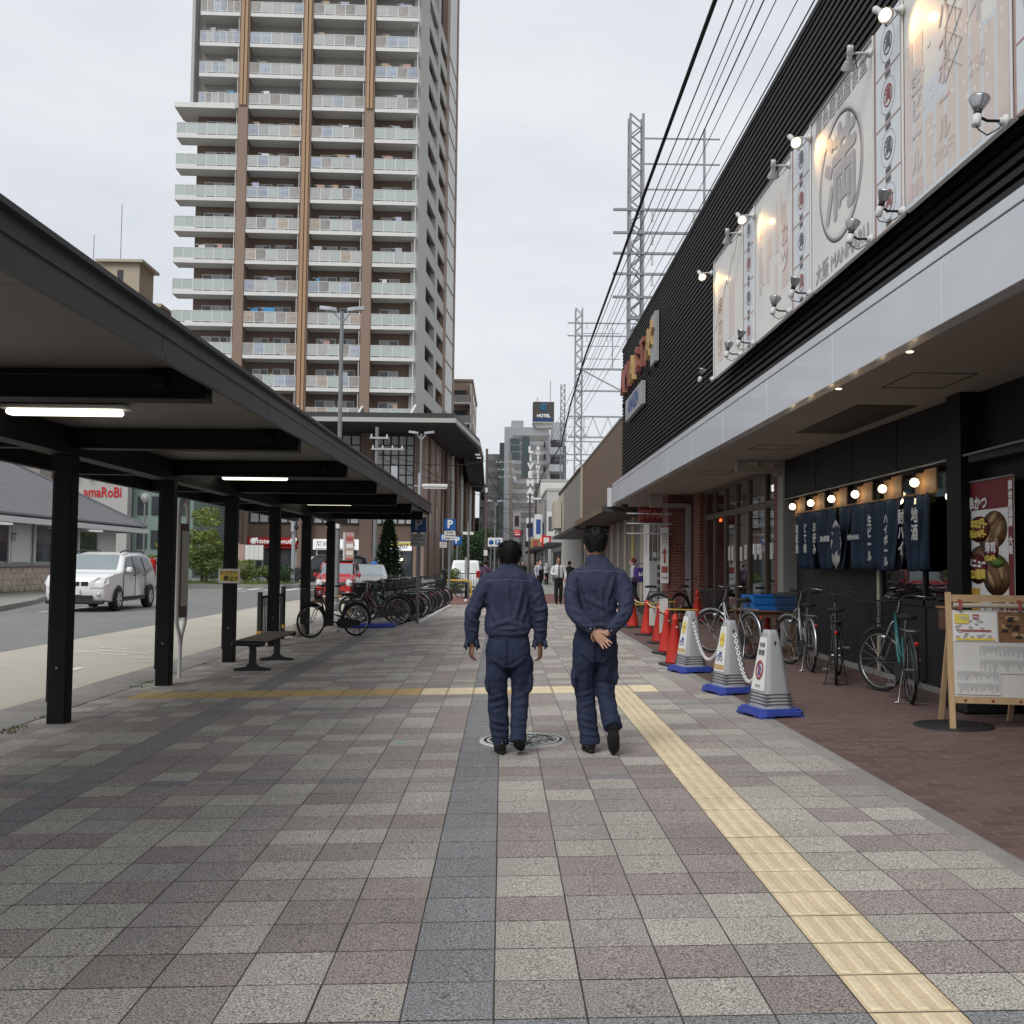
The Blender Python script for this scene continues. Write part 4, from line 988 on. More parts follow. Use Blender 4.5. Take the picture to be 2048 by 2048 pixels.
text_mb('屋台居酒屋 大阪', .085, FM(-.006,-.41,.62), vertical=True, bold=.003).build('lettering', 'print_white', t)
MB().tube([(-.01,-.48,.71),(-.01,.48,.71)], .012).build('rod', 'grey_metal', t)

# ------------------------------------------------ menu easel
t = thing('menu_easel', 'wooden A-frame easel with menu sheets on the red bricks', 'easel', (4.17, 8.78, gz(4.17)), R(-9))
for s_ in (-1, 1):
    f = MB(); f.beam((s_*.325,-.10,0),(s_*.325,.02,1.15), .045, .03, up=(0,1,0)); f.build('front_leg', 'wood_easel', t)
    f = MB(); f.beam((s_*.29,.42,0),(s_*.29,.03,1.1), .04, .03, up=(0,1,0)); f.build('rear_leg', 'wood_easel', t)
tl = lambda z_: -.10+.12*z_/1.15
def onb(x0, x1, z0, z1, d=.0, m=0, mb=None):
    mb = mb or MB(); o_ = -.022-d
    mb.add([(x0,tl(z0)+o_,z0),(x1,tl(z0)+o_,z0),(x1,tl(z1)+o_,z1),(x0,tl(z1)+o_,z1),(x0,tl(z0)+o_+.004,z0),(x1,tl(z0)+o_+.004,z0),(x1,tl(z1)+o_+.004,z1),(x0,tl(z1)+o_+.004,z1)],[(0,1,2,3),(0,4,5,1),(1,5,6,2),(2,6,7,3),(3,7,4,0),(7,6,5,4)], m); return mb
f = MB(); f.box(-.30,.30,tl(.24)-.016,tl(.24)+.014,.215,.27); f.build('lower_rail', 'wood_easel', t)
f = MB(); f.box(-.30,.30,tl(1.09)-.016,tl(1.09)+.014,1.07,1.13); f.build('top_rail', 'wood_easel', t)
f = MB(); f.tube([(-.29,tl(1.04)-.03,1.04),(.29,tl(1.04)-.03,1.04)], .022, 8); f.build('paper_roll', 'cream_clad', t)
for s_ in (-1, 1): MB().box(s_*.24-.012,s_*.24+.012,tl(1.04)-.058,tl(1.04)-.004,1.005,1.09).build('clip', 'print_red', t)
onb(-.303,.303,.272,1.0,-.012).build('board', 'paper', t)
rs = random.Random(9)
sheets = [(-.295,.06,.735,.985),(.07,.30,.735,.99),(-.10,.295,.47,.72),(-.29,.07,.29,.50)]
for i, (a, b, c, d) in enumerate(sheets):
    o = onb(a,b,c,d,-.006+.001*i).build('menu_sheet', ['print_white','food_brown','paper','paper'][i], t)
    f = MB()
    if i in (2, 3):
        for r_ in range(2):
            for k in range(26):
                x = a+.012+(b-a-.024)*k/26; zt_ = c+(d-c)*(.93-.47*r_); onb(x,x+.0055,zt_-(d-c)*rs.uniform(.12,.38),zt_,.0005+.001*i,0,f)
        f.build('print', 'paper_grey', o)
    elif i == 0:
        onb(a+.01,a+.13,d-.10,d-.02,.001,0,f); onb(a+.02,b-.02,c+.01,c+.03,.001,0,f); f.build('print', 'print_yellow', o)
        f = MB(); onb(a+.03,b-.05,c+.085,c+.10,.001,0,f); onb(a+.16,a+.21,d-.06,d-.02,.001,0,f); f.build('print', 'print_red', o)
        f = MB()
        for k in range(30): x = rs.uniform(a+.01,b-.05); z_ = rs.uniform(c+.02,d-.03); onb(x,x+.03,z_,z_+.012,.0015+.00005*k,0,f)
        f.build('print', 'paper_grey', o)
    else:
        for k in range(7): x = rs.uniform(a+.02,b-.06); z_ = rs.uniform(c+.02,d-.06); onb(x,x+.045,z_,z_+.03,.001+.00005*k).build('dish_photo', 'food_tan', o)
        f = MB()
        for k in range(7): x = rs.uniform(a+.02,b-.06); z_ = rs.uniform(c+.02,d-.06); onb(x,x+.05,z_,z_+.018,.0016+.00005*k).build('dish_photo', 'print_black', o)
for x in (-.22,0,.22): MB().lathe([(.012,0),(.012,.004)], 10, 0, FC(x,tl(.24)-.018,.243)).build('stud', 'print_red', t)
# dark bin and blocks by the wall behind the easel
tag(MB().box(-.25,.25,-.22,.22,0,.30, ch=.02).build('black_box', 'black_plastic', None, loc=(4.55,9.75,gz(4.5))), 'low black box on the bricks behind the menu easel', 'box')
t = thing('shelf_box', 'small wooden box fixed to the dark pillar beside the easel', 'box', (4.55,10.45,.95))
MB().box(-.06,.06,-.1,.1,-.12,.1, ch=.01).build('case', 'wood_table', t); MB().box(-.075,.07,-.12,.12,.105,.125).build('lid', 'wood_sign', t)
# ================================================================= apartment tower and its podium
TW = thing('apartment_tower', 'tall apartment tower with glazed balconies and brown vertical columns', 'building', (-8.6, 99.0, 0), 0.03)
# local: x runs left (negative) along the front, y away from the viewer
FH = 3.045; ZR0 = 16.2; NF = 16
def zfl(k): return ZR0 + FH*k - 1.15        # walking level of balcony k
bays = [(-21.7,-17.5),(-16.5,-11.4),(-10.4,-5.35),(-4.35,-0.15)]
cx = [-17.0,-10.9,-4.85]
MB().box(-21.8,-0.4,0.6,26,12,80).build('core', 'tower_brown', TW)
MB().box(-21.9,-0.2,0.5,26.1,zfl(10)-.3,80).build('upper_core', 'tower_wall_grey', TW)
MB().box(-22.2,-21.91,-.9,26,zfl(10),80).build('end_wall', 'tower_grey', TW)
# right-hand corner wall and side
side = thing  # (side face is built in the same object space; it leans a little outwards)
def sx(y): return 0.112*y      # the side wall runs off to the right
def sbox(mb, y0, y1, z0, z1, d0, d1, m=0):   # box along the side wall; d = depth inwards
    v = []
    for z_ in (z0, z1):
        for (y_, d) in ((y0,d0),(y1,d0),(y1,d1),(y0,d1)): v.append((sx(y_)-d, y_, z_))
    mb.add(v, [(0,3,2,1),(4,5,6,7),(0,1,5,4),(1,2,6,5),(2,3,7,6),(3,0,4,7)], m)
f = MB(); sbox(f, 0.0, 5.0, 12, 80, 0, 0.7); f.build('corner_wall', 'tower_grey', TW)
f = MB(); sbox(f, 5.0, 27.9, 12, 80, 1.7, 2.2); f.build('side_back_wall', 'tower_brown', TW)
f = MB(); sbox(f, 11.2, 12.8, 12, 80, 0, .6); f.build('side_pier', 'tower_grey', TW)
f = MB(); sbox(f, 18.0, 20.2, 12, 80, 0, .6); f.build('side_pier', 'tower_column', TW)
f = MB(); sbox(f, 20.3, 27.0, 12, 80, .1, .6); f.build('side_panel_wall', 'slab_white', TW)
f = MB(); sbox(f, 27.0, 28.2, 12, 80, 0, .6); f.build('side_pier', 'tower_column', TW)
for k in range(-1, NF):
    z0 = zfl(k)
    for (a, b) in ((5.05,11.15),(12.85,17.95)):
        f = MB(); sbox(f, a, b, z0-.35, z0+1.15, 0.02, .25); f.build('side_parapet', 'tower_grey', TW)
        f = MB(); sbox(f, a+.6, b-.6, z0+.2, z0+2.1, 1.60, 1.68); f.build('window', 'window_glass', TW)
    f = MB(); sbox(f, 20.4, 26.9, z0+1.15, z0+1.25, .02, .09); f.build('panel_joint', 'tower_column', TW)
# front columns
for i, x in enumerate(cx):
    zt = 66 if i == 1 else zfl(10)-.1
    zb = 13.0 + (2.6 if i != 1 else 1.9)
    f = MB(); f.box(x-.46,x+.46,-1.35,-.2,zfl(0)-.3 if i == 1 else zfl(0)-.3,zt); o = f.build('column', 'tower_column', TW)
    if i == 1:
        for s_ in (-.30, 0.05):
            f = MB(); f.box(x+s_,x+s_+.25,-1.50,-1.352,zfl(0)-.3,zt); f.build('column_rib', 'tower_bronze', o)
    else:
        f = MB(); f.box(x-.46,x+.46,-1.35,-.2,zt+.003,66); f.build('column_upper', 'tower_column', o)
        for s_ in (-.30, 0.05):
            f = MB(); f.box(x+s_,x+s_+.25,-1.50,-1.352,zt+.003,66); f.build('column_rib', 'tower_bronze', o)
# shared meshes
def rail_mesh(w, n, clear):
    m = MB(); m.box(0,w,-.03,.03,1.10,1.15); m.box(0,w,-.03,.03,.10,.14)
    for k in range(n+1): x = w*k/n; m.box(max(0,x-.035),min(w,x+.035),-.032,.032,0.0,1.10)
    return m.mesh('railing', 'slab_white')
win_me = {}
def window(kind):
    if kind in win_me: return win_me[kind]
    m = MB(); w, h = {'a':(1.9,2.05),'b':(1.6,2.05),'c':(1.5,2.0),'d':(1.9,2.0)}[kind]
    for (p,q,r_,s_) in ((-w/2,w/2,h-.07,h),(-w/2,w/2,0,.06),(-w/2,-w/2+.07,.061,h-.071),(w/2-.07,w/2,.061,h-.071),(-.05,.05,.061,h-.071)): m.box(p,q,-.06,.02,r_,s_,0)
    m.box(-w/2+.07,-.05,-.025,-.01,.06,h-.07,1)
    m.box(.05,w/2-.07,-.025,-.01,.06,h-.07,2)
    win_me[kind] = m.mesh('window', ['slab_white','window_glass','curtain']); 
    return win_me[kind]
rw = random.Random(21)
npane = 0; far_panes = MB(); slab_me = {}; pane_me = {}
for k in range(-0, NF):
    z0 = zfl(k); up = k >= 10
    for bi, (a, b) in enumerate(bays):
        a2 = a
        if bi == 0 and not up: a2 = -23.3
        if bi == 0 and up: a2 = a + .4
        if bi == 3: b2 = b
        else: b2 = b
        w = b2 - a2; key = round(w, 2)
        if k == 0 and bi < 3: b2s = bays[bi+1][0]
        else: b2s = b2
        if (key, bi) not in slab_me: slab_me[(key, bi)] = MB().box(0,w,-1.28,0.598,-.36,0.0).mesh('balcony_slab', 'slab_white')
        sl = link('balcony', slab_me[(key, bi)], TW, loc=(a2,0,z0))
        n = {0:6,1:5,2:5,3:4}[bi]
        if ('r',key,n) not in pane_me: pane_me[('r',key,n)] = rail_mesh(w, n, up)
        link('railing', pane_me[('r',key,n)], sl, loc=(0,-1.22,0.0))
        pw = w/n - .07
        if ('p',round(pw,2)) not in pane_me:
            for nm, mt in (('f','frost_green'),('c','rail_clear'),('d','rail_dim'),('b','rail_blue'),('t','rail_tan')): pane_me[(nm,round(pw,2))] = MB().box(.035,.035+pw,-.008,.008,.14,1.10).mesh('pane', mt)
            pane_me[('p',round(pw,2))] = 1
        for j in range(n):
            if up: ty = rw.choice('cccdb')
            elif bi in (0, 3): ty = 'f'
            else: ty = 'f' if j == 2 else rw.choice('dccbt')
            if npane < 300: link('pane', pane_me[(ty,round(pw,2))], sl, loc=(w*j/n,-1.22,0)); npane += 1
            else: far_panes.box(a2+w*j/n+.035,a2+w*j/n+.035+pw,-1.228,-1.212,z0+.14,z0+1.10,{'f':0,'c':1,'d':2,'b':3,'t':4}[ty])
        # windows on the wall behind
        spots = {0:((a+1.7,'a'),(b-.9,'b')),1:((a+1.35,'c'),(a+3.35,'b')),2:((a+1.55,'a'),(a+3.6,'b')),3:((a+1.6,'d'),)}[bi]
        for (x, kd) in spots: link('window', window(kd), TW, loc=(x, .58-(.1 if up else 0), z0+.02), scale=((1 if rw.random() < .5 else -1),1,1))
        # privacy screen post and drain pipe
        MB().tube([(b2-.12,-1.1,0.0),(b2-.12,-1.1,FH-.37)], .05, 5).build('drain_pipe', 'slab_white', sl, loc=(-a2,0,0))
        if bi in (1, 2): MB().box(a+2.35-a2,a+2.6-a2,0.45,0.59,1.3,1.6).build('wall_unit', 'slab_white', sl)
for q in range(46):       # washing on the balconies
    k = rw.randrange(0, 14); bi = rw.randrange(0, 4); a, b = bays[bi]; x = rw.uniform(a+.4, b-1.0); w_ = rw.uniform(.35,.8); z0 = zfl(k)
    MB().box(x,x+w_,-.55-.01*q%3,-.52,z0+rw.uniform(.75,1.05),z0+1.62).build('laundry', rw.choice(['print_white','shirt_lilac','shirt_pale','print_white','beige_cloth','blue_logo','print_pink']), TW)
    MB().box(x-.3,x-.05,-.62,-.5,z0+1.62,z0+1.66).build('laundry_pole', 'slab_white', TW)
far_panes.build('upper_panes', ['frost_green','rail_clear','rail_dim','rail_blue','rail_tan'], TW, kind='stuff')
# canopy ledge where the tower steps back
f = MB(); f.prism([(-23.5,-1.5),(-17.7,-1.5),(-17.7,4),(-21.9,6),(-23.5,1.5)], zfl(10)-.5, zfl(10)-.02); f.build('step_canopy', 'slab_white', TW)

# ---------------------------------------------------------------- podium
PD = thing('podium_building', 'brown podium block with tall gridded windows and a deep slanting eave', 'building', (0,0,0))
f = MB(); f.box(-48,-7.4,97.2,140,-.1,13.9); f.build('wall', 'podium_brown', PD)
f = MB(); f.prism([(-7.45,97.0),(-7.4,97.0),(-4.2,146),(-9,146)], -.1, 13.9); f.build('street_wall', 'podium_light', PD)
# eave
ev = [(-49,90.2),(-4.25,90.0),(-2.45,108.5),(-2.35,122),(-3.5,136),(-8,146),(-49,146)]
f = MB(); f.prism(ev, 13.86, 14.25); f.build('eave', 'eave_edge', PD)
f = MB(); f.prism([(x+.15 if x < -40 else x-.12, y_+.12) for x, y_ in ev], 14.252, 14.7); f.build('roof_edge', 'eave_dark', PD)
f = MB(); f.prism([(x, y_+.35) if y_ < 100 else (x-.3, y_) for x, y_ in ev], 13.70, 13.858); f.build('eave_soffit', 'eave_dark', PD)
f = MB(); f.add([(-4.6,118,13.7),(-2.4,121,13.6),(-3.4,136,13.7),(-6,136,13.7),(-4.2,124,11.6),(-2.3,128,11.3),(-3,140,11.3),(-6,140,11.4)], [(0,1,5,4),(1,2,6,5),(2,3,7,6),(3,0,4,7),(4,5,6,7)]); f.build('slanting_wing', 'eave_dark', PD)
for i, (y_, x) in enumerate(((114,-2.9),(117.5,-2.85))): MB().box(x-.25,x+.25,y_,y_+1.1,13.64,13.69).build('soffit_light', 'letter_white', PD)
for x in (-16.5,-10.9,-4.85,0.1):
    f = MB(); f.tube([(-8.6+x*.999,98.0+x*.03,16.6),(-8.6+x+.9-1.6,96.0+x*.03,14.7)], .12, 6); f.build('strut', 'slab_white', PD)
# window grids
wb = [(-36.5,-31.5),(-30.2,-25.3),(-23.9,-19.4),(-17.9,-13.6),(-12.15,-8.5)]
for (a, b) in wb:
    n = 5; fr = MB(); pw = (b-a)/n
    z0, z1, nz = 5.1, 13.5, 9; ph = (z1-z0)/nz
    for i in range(n+1): x = a+pw*i; fr.box(x-.06,x+.06,96.98,97.15,z0,z1)
    for j in range(nz+1):
        for i in range(n): fr.box(a+pw*i+.061,a+pw*(i+1)-.061,97.0,97.15,z0+ph*j-.05,z0+ph*j+.05)
    fo = fr.build('window_grid', 'mullion', PD)
    me = MB().box(.065,pw-.065,0,.03,.055,ph-.055).mesh('pane', 'pane_white')
    for i in range(n):
        for j in range(nz): link('pane', me, fo, loc=(a+pw*i, 97.08, z0+ph*j))
for x0, x1 in ((-40,-37),(-31.2,-30.5),(-25.2,-24.0),(-19.3,-18.0),(-13.5,-12.3),(-8.4,-7.4)):
    f = MB(); f.box(x0,x1,96.5,97.2,-.1,13.68); f.build('pier', 'podium_light' if x0 > -9 or x0 > -26 and x0 < -19 else 'podium_brown', PD)
for x in (-24.9,-24.3,-18.8,-8.1): MB().tube([(x,96.4,0),(x,96.4,13.6)], .09, 6).build('rain_pipe', 'tower_column', PD)
# lattice bands and piers on the street side
for i in range(9):
    y_ = 99+5*i; xx = -7.35+.065*(y_-97)
    MB().box(xx-.15,xx+.12,y_,y_+.7,0,13.6).build('pier', 'podium_light' if i % 2 else 'podium_brown', PD)
    for z0, z1, mt in ((4.6,7.0,'pane_white'),(8.3,10.0,'window_glass'),(10.9,13.3,'window_glass' if i % 2 == 0 else 'pane_white')):
        MB().box(xx+.02,xx+.09,y_+.9,y_+4.7,z0,z1).build('window', mt, PD)
    for z_ in (7.3, 10.15):
        f = MB(); f.box(xx-.0,xx+.10,y_+.8,y_+4.8,z_,z_+.75); o = f.build('lattice_band', 'podium_brown', PD)
        for k in range(5): MB().box(xx+.105,xx+.125,y_+1.0+.75*k,y_+1.45+.75*k,z_+.2,z_+.55).build('lattice_opening', 'tower_bronze', o)
for i in range(7): MB().tube([(-6.2+.38*i+.0,112+4*i,0),(-6.2+.38*i,112+4*i,13.6)], .22, 8).build('column', 'pane_white' if i % 2 else 'podium_brown', PD)
# ground floor: shop fronts and their signs
f = MB(); f.box(-40,-8.5,96.9,97.19,0.1,2.5); f.build('shop_front', 'window_glass', PD)
for k in range(16): MB().box(-39+1.95*k,-38.85+1.95*k,96.8,96.9,0,2.6).build('mullion', 'pane_white', PD)
for (x, z_) in ((-12.0,1.8),(-9.5,1.75),(-21.2,1.6)): MB().ball((x,96.7,z_), .14).build('shop_lamp', 'bulb_soft', PD)
t = thing('shop_sign', 'red shop sign with white lettering on the brown podium', 'sign', (-21.55,96.6,3.33))
MB().box(-2.4,2.4,-.1,.1,-.36,.36, ch=.02).build('board', 'sign_red', t); MB().box(-2.4,2.4,-.1,.1,-.62,-.5).build('stripe', 'sign_red', t)
text_mb('mister Donut', .62, FC(0,-.11,.0), bold=.01).build('lettering', 'letter_white', t)
for s_ in (-1, 1):
    f = MB(); f.lathe([(.0001,.01),(.3,.0)], 16, 0, FC(s_*1.85,-.11,.02)); f.lathe([(.0001,.01),(.16,.0)], 12, 0, FC(s_*1.85+.28,-.11,.2)); f.build('emblem', 'letter_white', t)
t = thing('shop_sign', 'white dental clinic sign with black characters on the brown podium', 'sign', (-15.65,96.6,3.10))
MB().box(-2.15,2.15,-.1,.1,-.50,.50, ch=.02).build('board', 'letter_white', t)
text_mb('尼崎　　歯科', .66, FC(0,-.11,.06), fit=(3.7,.52)).build('lettering', 'print_dark', t)
for k, mt in enumerate(('print_pink','print_yellow','leaf_bright','blue_logo')): MB().box(-1.9+.95*k,-1.0+.95*k,-.112,-.104,-.44,-.36).build('colour_bar', mt, t)
t = thing('shop_sign', 'yellow and white sign with the digits 907 behind the conifer', 'sign', (-9.5,96.3,3.0))
MB().box(-1.1,1.0,-.1,.1,-.42,.42, ch=.02).build('board', 'letter_white', t); MB().box(-1.08,.98,-.112,-.104,.05,.38).build('band', 'print_yellow', t); text_mb('907', .6, FC(.25,-.118,-.02), bold=.01).build('lettering', 'print_dark', t)

# ---------------------------------------------------------------- buildings behind
def block(name, label, x0, x1, y0, y1, z1, wall, win=None, floors=0, cols=0, wz=1.4, side=None, z0=0, wm='window_glass', ww=.55):
    t = thing(name, label, 'building', (0,0,0))
    MB().box(x0,x1,y0,y1,z0,z1).build('wall', wall, t)
    MB().box(x0-.15,x1+.15,y0-.15,y1+.15,z1+.002,z1+.35).build('parapet', wall, t)
    if floors:
        fh = (z1-z0)/floors; cw = (x1-x0)/cols
        me = MB().box(-cw*ww/2,cw*ww/2,-.10,-.002,0,wz).mesh('window', wm)
        for k in range(floors):
            for j in range(cols): link('window', me, t, loc=(x0+cw*(j+.5), y0, z0+fh*k+fh*.35))
    return t
t = block('apartment_block', 'grey-brown apartment block with balconies just right of the tower', -14,-4.75,151,175,28.4,'podium_light')
for k in range(7):
    z_ = 28-3.0*(k+1)
    f = MB(); f.box(-7.9,-4.85,149.0,150.98,z_-.2,z_); o = f.build('balcony', 'slab_white', t)
    MB().box(-7.85,-4.9,149.02,149.1,z_,z_+1.1).build('railing', 'rail_dim', o); MB().box(-7.5,-5.6,150.85,150.98,z_+.02,z_+2.1).build('window', 'window_glass', o)
    MB().box(-5.0,-4.85,149.02,150.98,z_+.0,z_+2.8).build('fin', 'slab_white', o)
    for j in range(3): MB().box(-4.749,-4.70,154+6*j,156+6*j,z_+.6,z_+2.0).build('window', 'window_glass', o)
block('beige_building', 'low beige building at the end of the street left of the brown pole', -9,-2.4,170,185,8.7,'beige_wall',1,3,5,1.2)
t = block('water_tower_building', 'cream apartment block with a rooftop lift tower behind the canopy', -50,-38.0,112,130,29.3,'beige_wall')
f = MB(); f.box(-44.4,-40.2,111.5,116,29.6,34.0); f.build('lift_tower', 'beige_wall', t); f = MB(); f.prism([(-44.9,111),(-39.7,111),(-39.7,116.5),(-44.9,116.5)], 34.002, 34.3); f.build('lift_roof', 'cream_clad', t)
MB().box(-42.6,-42.0,111.4,111.498,31,33.2).build('window', 'dark_glass', t)
f = MB(); f.add([(-50,111.9,29.3),(-39.6,111.9,29.3),(-40.4,114,26.0),(-50,110,25.5),(-39.6,110.2,25.5)], [(0,3,4,1)]); f.build('slate_roof', 'roof_tile', t)
MB().box(-42.2,-40.6,109.9,110.6,26.4,27.6).build('dormer_window', 'dark_glass', t)
f = MB(); f.box(-39.6,-37.4,110.3,111.98,24.0,28.6); f.build('balcony_bay', 'cream_clad', t); MB().box(-39.0,-38.2,110.2,110.298,26.2,27.6).build('window', 'dark_glass', t)
for x, h in ((-42.9,11),(-45.9,7.5)): MB().tube([(x,113,30 if x < -45 else 34.3),(x,113,30+h)], .04, 4).build('mast', 'grey_metal', t)

# hotel at the end of the street
t = thing('hotel_building', 'grey striped business hotel with vertical LiVEMAX letters at the end of the street', 'building', (0,0,0))
MB().box(.1,6.7,150,172,0,21.6).build('wall', 'hotel_pale', t)
MB().box(1.1,2.9,150.3,160,21.602,22.6).build('plant_room', 'hotel_pale', t)
for k in range(14): MB().box(1.4,6.72,149.9-.0,149.998,1.2+1.42*k,1.95+1.42*k).build('stripe', 'hotel_dark', t)
MB().box(1.0,2.35,149.8,149.998,16.9,19.9).build('window', 'glass_teal', t); MB().box(2.7,3.8,149.78,149.99,14.2,20.2).build('glass_bay', 'glass_teal', t)
for k in range(2): MB().box(1.0,2.35,149.76,149.798,17.9+k*.97,17.98+k*.97).build('glazing_bar', 'hotel_pale', t)
MB().box(-.6,.098,152,165,0,19.5).build('side_wing', 'glass_teal', t)
for i, ch in enumerate('LiVEMAX'): text_mb(ch, 1.3, FC(3.95,149.55,18.2-1.22*i), depth=.05, bold=.05).build('letter', 'letter_white', t)
for i, ch in enumerate('BUSINESS HOTEL'): 
    if ch != ' ': text_mb(ch, .75, FC(5.05,149.55,18.4-.68*i), depth=.03, bold=.025).build('letter', 'letter_white', t)
for k in range(8):
    for x in (6.0, 6.45): MB().box(x-.12,x+.12,149.85,149.998,6+1.8*k,6.8+1.8*k).build('window', 'dark_glass', t)
t = thing('rooftop_sign', 'dark square HOTEL sign with a blue emblem on the hotel roof', 'sign', (5.8,149.5,22.1))
MB().box(-1.6,1.6,-.2,2.8,0,.25).build('base', 'hotel_grey', t); MB().box(-1.55,1.55,-.1,2.7,.26,3.2, ch=.05).build('box', 'board_brown', t)
text_mb('HOTEL', .62, FC(0,-.12,1.12), bold=.015).build('lettering', 'letter_white', t)
f = MB(); f.torus(.42,.16,20,4,0,FC(.05,-.13,2.35), a0=.6, a1=5.6, sy=.1); f.torus(.2,.12,14,4,0,FC(.1,-.14,2.2), sy=.1); f.prism([(-.75,.35),(-.3,.2),(-.4,-.05)],0,.01,0,FC(0,-.12,2.4)); f.build('emblem', 'blue_logo', t)
MB().box(-1.4,1.4,-.13,-.11,.35,.75).build('text_band', 'blue_text', t)
MB().prism([(-1.6,0),(2.8,0),(2.0,-.45),(.3,-.7),(-1.0,-.7)], 0, 2.5, 0, T(0,2.5,0)@RX(R(90))).build('bracket', 'hotel_grey', t)
MB().tube([(1.0,1,3.2),(1.0,1,6.5)], .04, 4).build('mast', 'grey_metal', t); MB().tube([(-.9,1,3.2),(-.9,1,4.0)], .04, 4).build('mast', 'grey_metal', t)
t = thing('grey_building', 'stepped grey striped building left of the hotel', 'building', (0,0,0))
MB().box(-2.6,-.62,154,170,0,18.0).build('wall', 'hotel_grey', t); MB().box(-3.6,-2.6,156,170,0,13.6).build('wing', 'hotel_grey', t)
for k in range(9): MB().box(-2.62,-.62,153.9,153.99,1+1.9*k,1.95+1.9*k).build('stripe', 'hotel_dark', t)
for k in range(5): MB().box(-3.4,-2.9,155.9,155.99,2+2.3*k,3.2+2.3*k).build('window', 'dark_glass', t)
t = thing('balcony_building', 'narrow blue-grey building with stacked balconies right of the hotel', 'building', (0,0,0))
MB().box(6.3,7.7,141,155,0,19.4).build('wall', 'hotel_pale', t); MB().box(6.85,8.6,140,150,18.6,21.0).build('roof_box', 'hotel_pale', t)
for k in range(7):
    z_ = 2.4+2.35*k; f = MB(); f.box(6.3,8.1,139.2,140.98,z_,z_+.95); o = f.build('balcony', 'hotel_pale', t); MB().box(6.5,7.9,140.9,140.995,z_+1.0,z_+2.1).build('window', 'dark_glass', o)
MB().box(7.7,9.2,150,165,0,18.9).build('green_wing', 'green_wall', t)
# low street fronts far down on the right and left
rs = random.Random(15)
def rowhouse(x0, x1, y0, y1, h, mat, label):
    t = thing('street_shop', label, 'building', (0,0,0))
    MB().box(x0,x1,y0,y1,0,h).build('wall', mat, t)
    MB().box(x0-.06 if x0 > 0 else x0, x1 if x0 > 0 else x1+.06,y0-.06,y1,h+.002,h+.2).build('coping', 'eave_edge', t)
    xf = x0 if x0 > 0 else x1; s_ = -1 if x0 > 0 else 1
    MB().box(xf,xf+s_*.9,y0+.2,y1-.2,2.6,2.8).build('awning', 'eave_dark', t)
    for k in range(int((y1-y0)/3)): MB().box(xf+s_*.002,xf+s_*.05,y0+.6+3*k,y0+2.4+3*k,.3,2.3).build('window', 'dark_glass', t); MB().box(xf+s_*.002,xf+s_*.06,y0+.6+3*k,y0+2.2+3*k,3.6,min(h-.4,5.0)).build('window', 'window_glass', t)
    for k in range(3): MB().box(x0+.3+(x1-x0-.8)*k/3,x0+.8+(x1-x0-.8)*k/3,y0-.05,y0-.002,3.4,4.6).build('window', 'window_glass', t)
    return t
for i, (x, y_, z_, w_, h_, mt, lb) in enumerate(((2.95,63,3.2,.5,1.5,'print_white','white upright shop sign just past the grey panelled storey'),(2.9,68,2.6,.6,.8,'sign_red','small red projecting sign beside the pedestrian light'),(2.75,79,3.4,.6,1.9,'print_white','tall white projecting sign farther down the right side'),(2.7,84,2.7,.7,.9,'letter_yellow','yellow projecting sign on the dark grey shop block'),(2.6,96,3.6,.8,2.2,'hotel_pale','pale hanging sign above the far shops'),(1.55,112,5.2,.8,1.9,'print_white','white flag sign on the concrete utility pole'))):
    t = thing('projecting_sign', lb, 'sign', (x,y_,z_), 0, 'projecting shop signs'); MB().box(-w_/2,w_/2,-.06,.06,0,h_, ch=.015).build('panel', mt, t); MB().box(w_/2,w_/2+.25,-.02,.02,h_*.7,h_*.7+.06).build('bracket', 'grey_metal', t); MB().box(-w_*.3,w_*.3,-.072,-.061,h_*.2,h_*.8).build('print', ['print_dark','print_white','blue_text','print_red','blue_text','shirt_purple'][i], t)
rowhouse(3.6,10,62,76,5.2,'hotel_grey','grey two-storey shop just past the grey panelled storey')
rowhouse(3.3,10,77,92,7.0,'hotel_dark','dark grey shop block farther down the right side of the street')
rowhouse(3.4,10,93,112,9.0,'hotel_grey','pale grey block before the balcony building')
rowhouse(2.2,8,113,135,5.2,'hotel_dark','low dark shop at the narrowing of the street')
# ================================================================= poles, gantries, wires
def lattice(mb, x, y, z0, z1, w, n):
    h = w/2
    for sx_ in (-1,1):
        for sy_ in (-1,1): mb.beam((x+sx_*h,y+sy_*h,z0),(x+sx_*h,y+sy_*h,z1), .09, .09)
    dz = (z1-z0)/n
    for k in range(n):
        a = z0+dz*k; b = a+dz; s_ = 1 if k % 2 else -1
        for sy_ in (-1,1): mb.beam((x-s_*h,y+sy_*h,a),(x+s_*h,y+sy_*h,b), .05, .05)
        for sx_ in (-1,1): mb.beam((x+sx_*h,y-s_*h,a),(x+sx_*h,y+s_*h,b), .05, .05)
gl = ['nearest railway lattice tower rising behind the black slatted wall','middle railway lattice tower above the brown boards','farthest thin railway lattice tower beside the hotel']
specs = [(5.0,39,4.0,18.9,.50,[(15.1,5.5,0),(14.2,5.5,0),(12.6,5.5,0),(13.4,5.0,0),(10.9,5.5,1),(11.7,3.5,0)]),(5.75,79,4.0,21.4,.52,[(16.6,9,1),(19.2,6,0),(20.2,6,0),(12.9,9,2)]),(7.2,125,4.0,23.6,.50,[(16.5,9,2),(14.2,8,0)])]
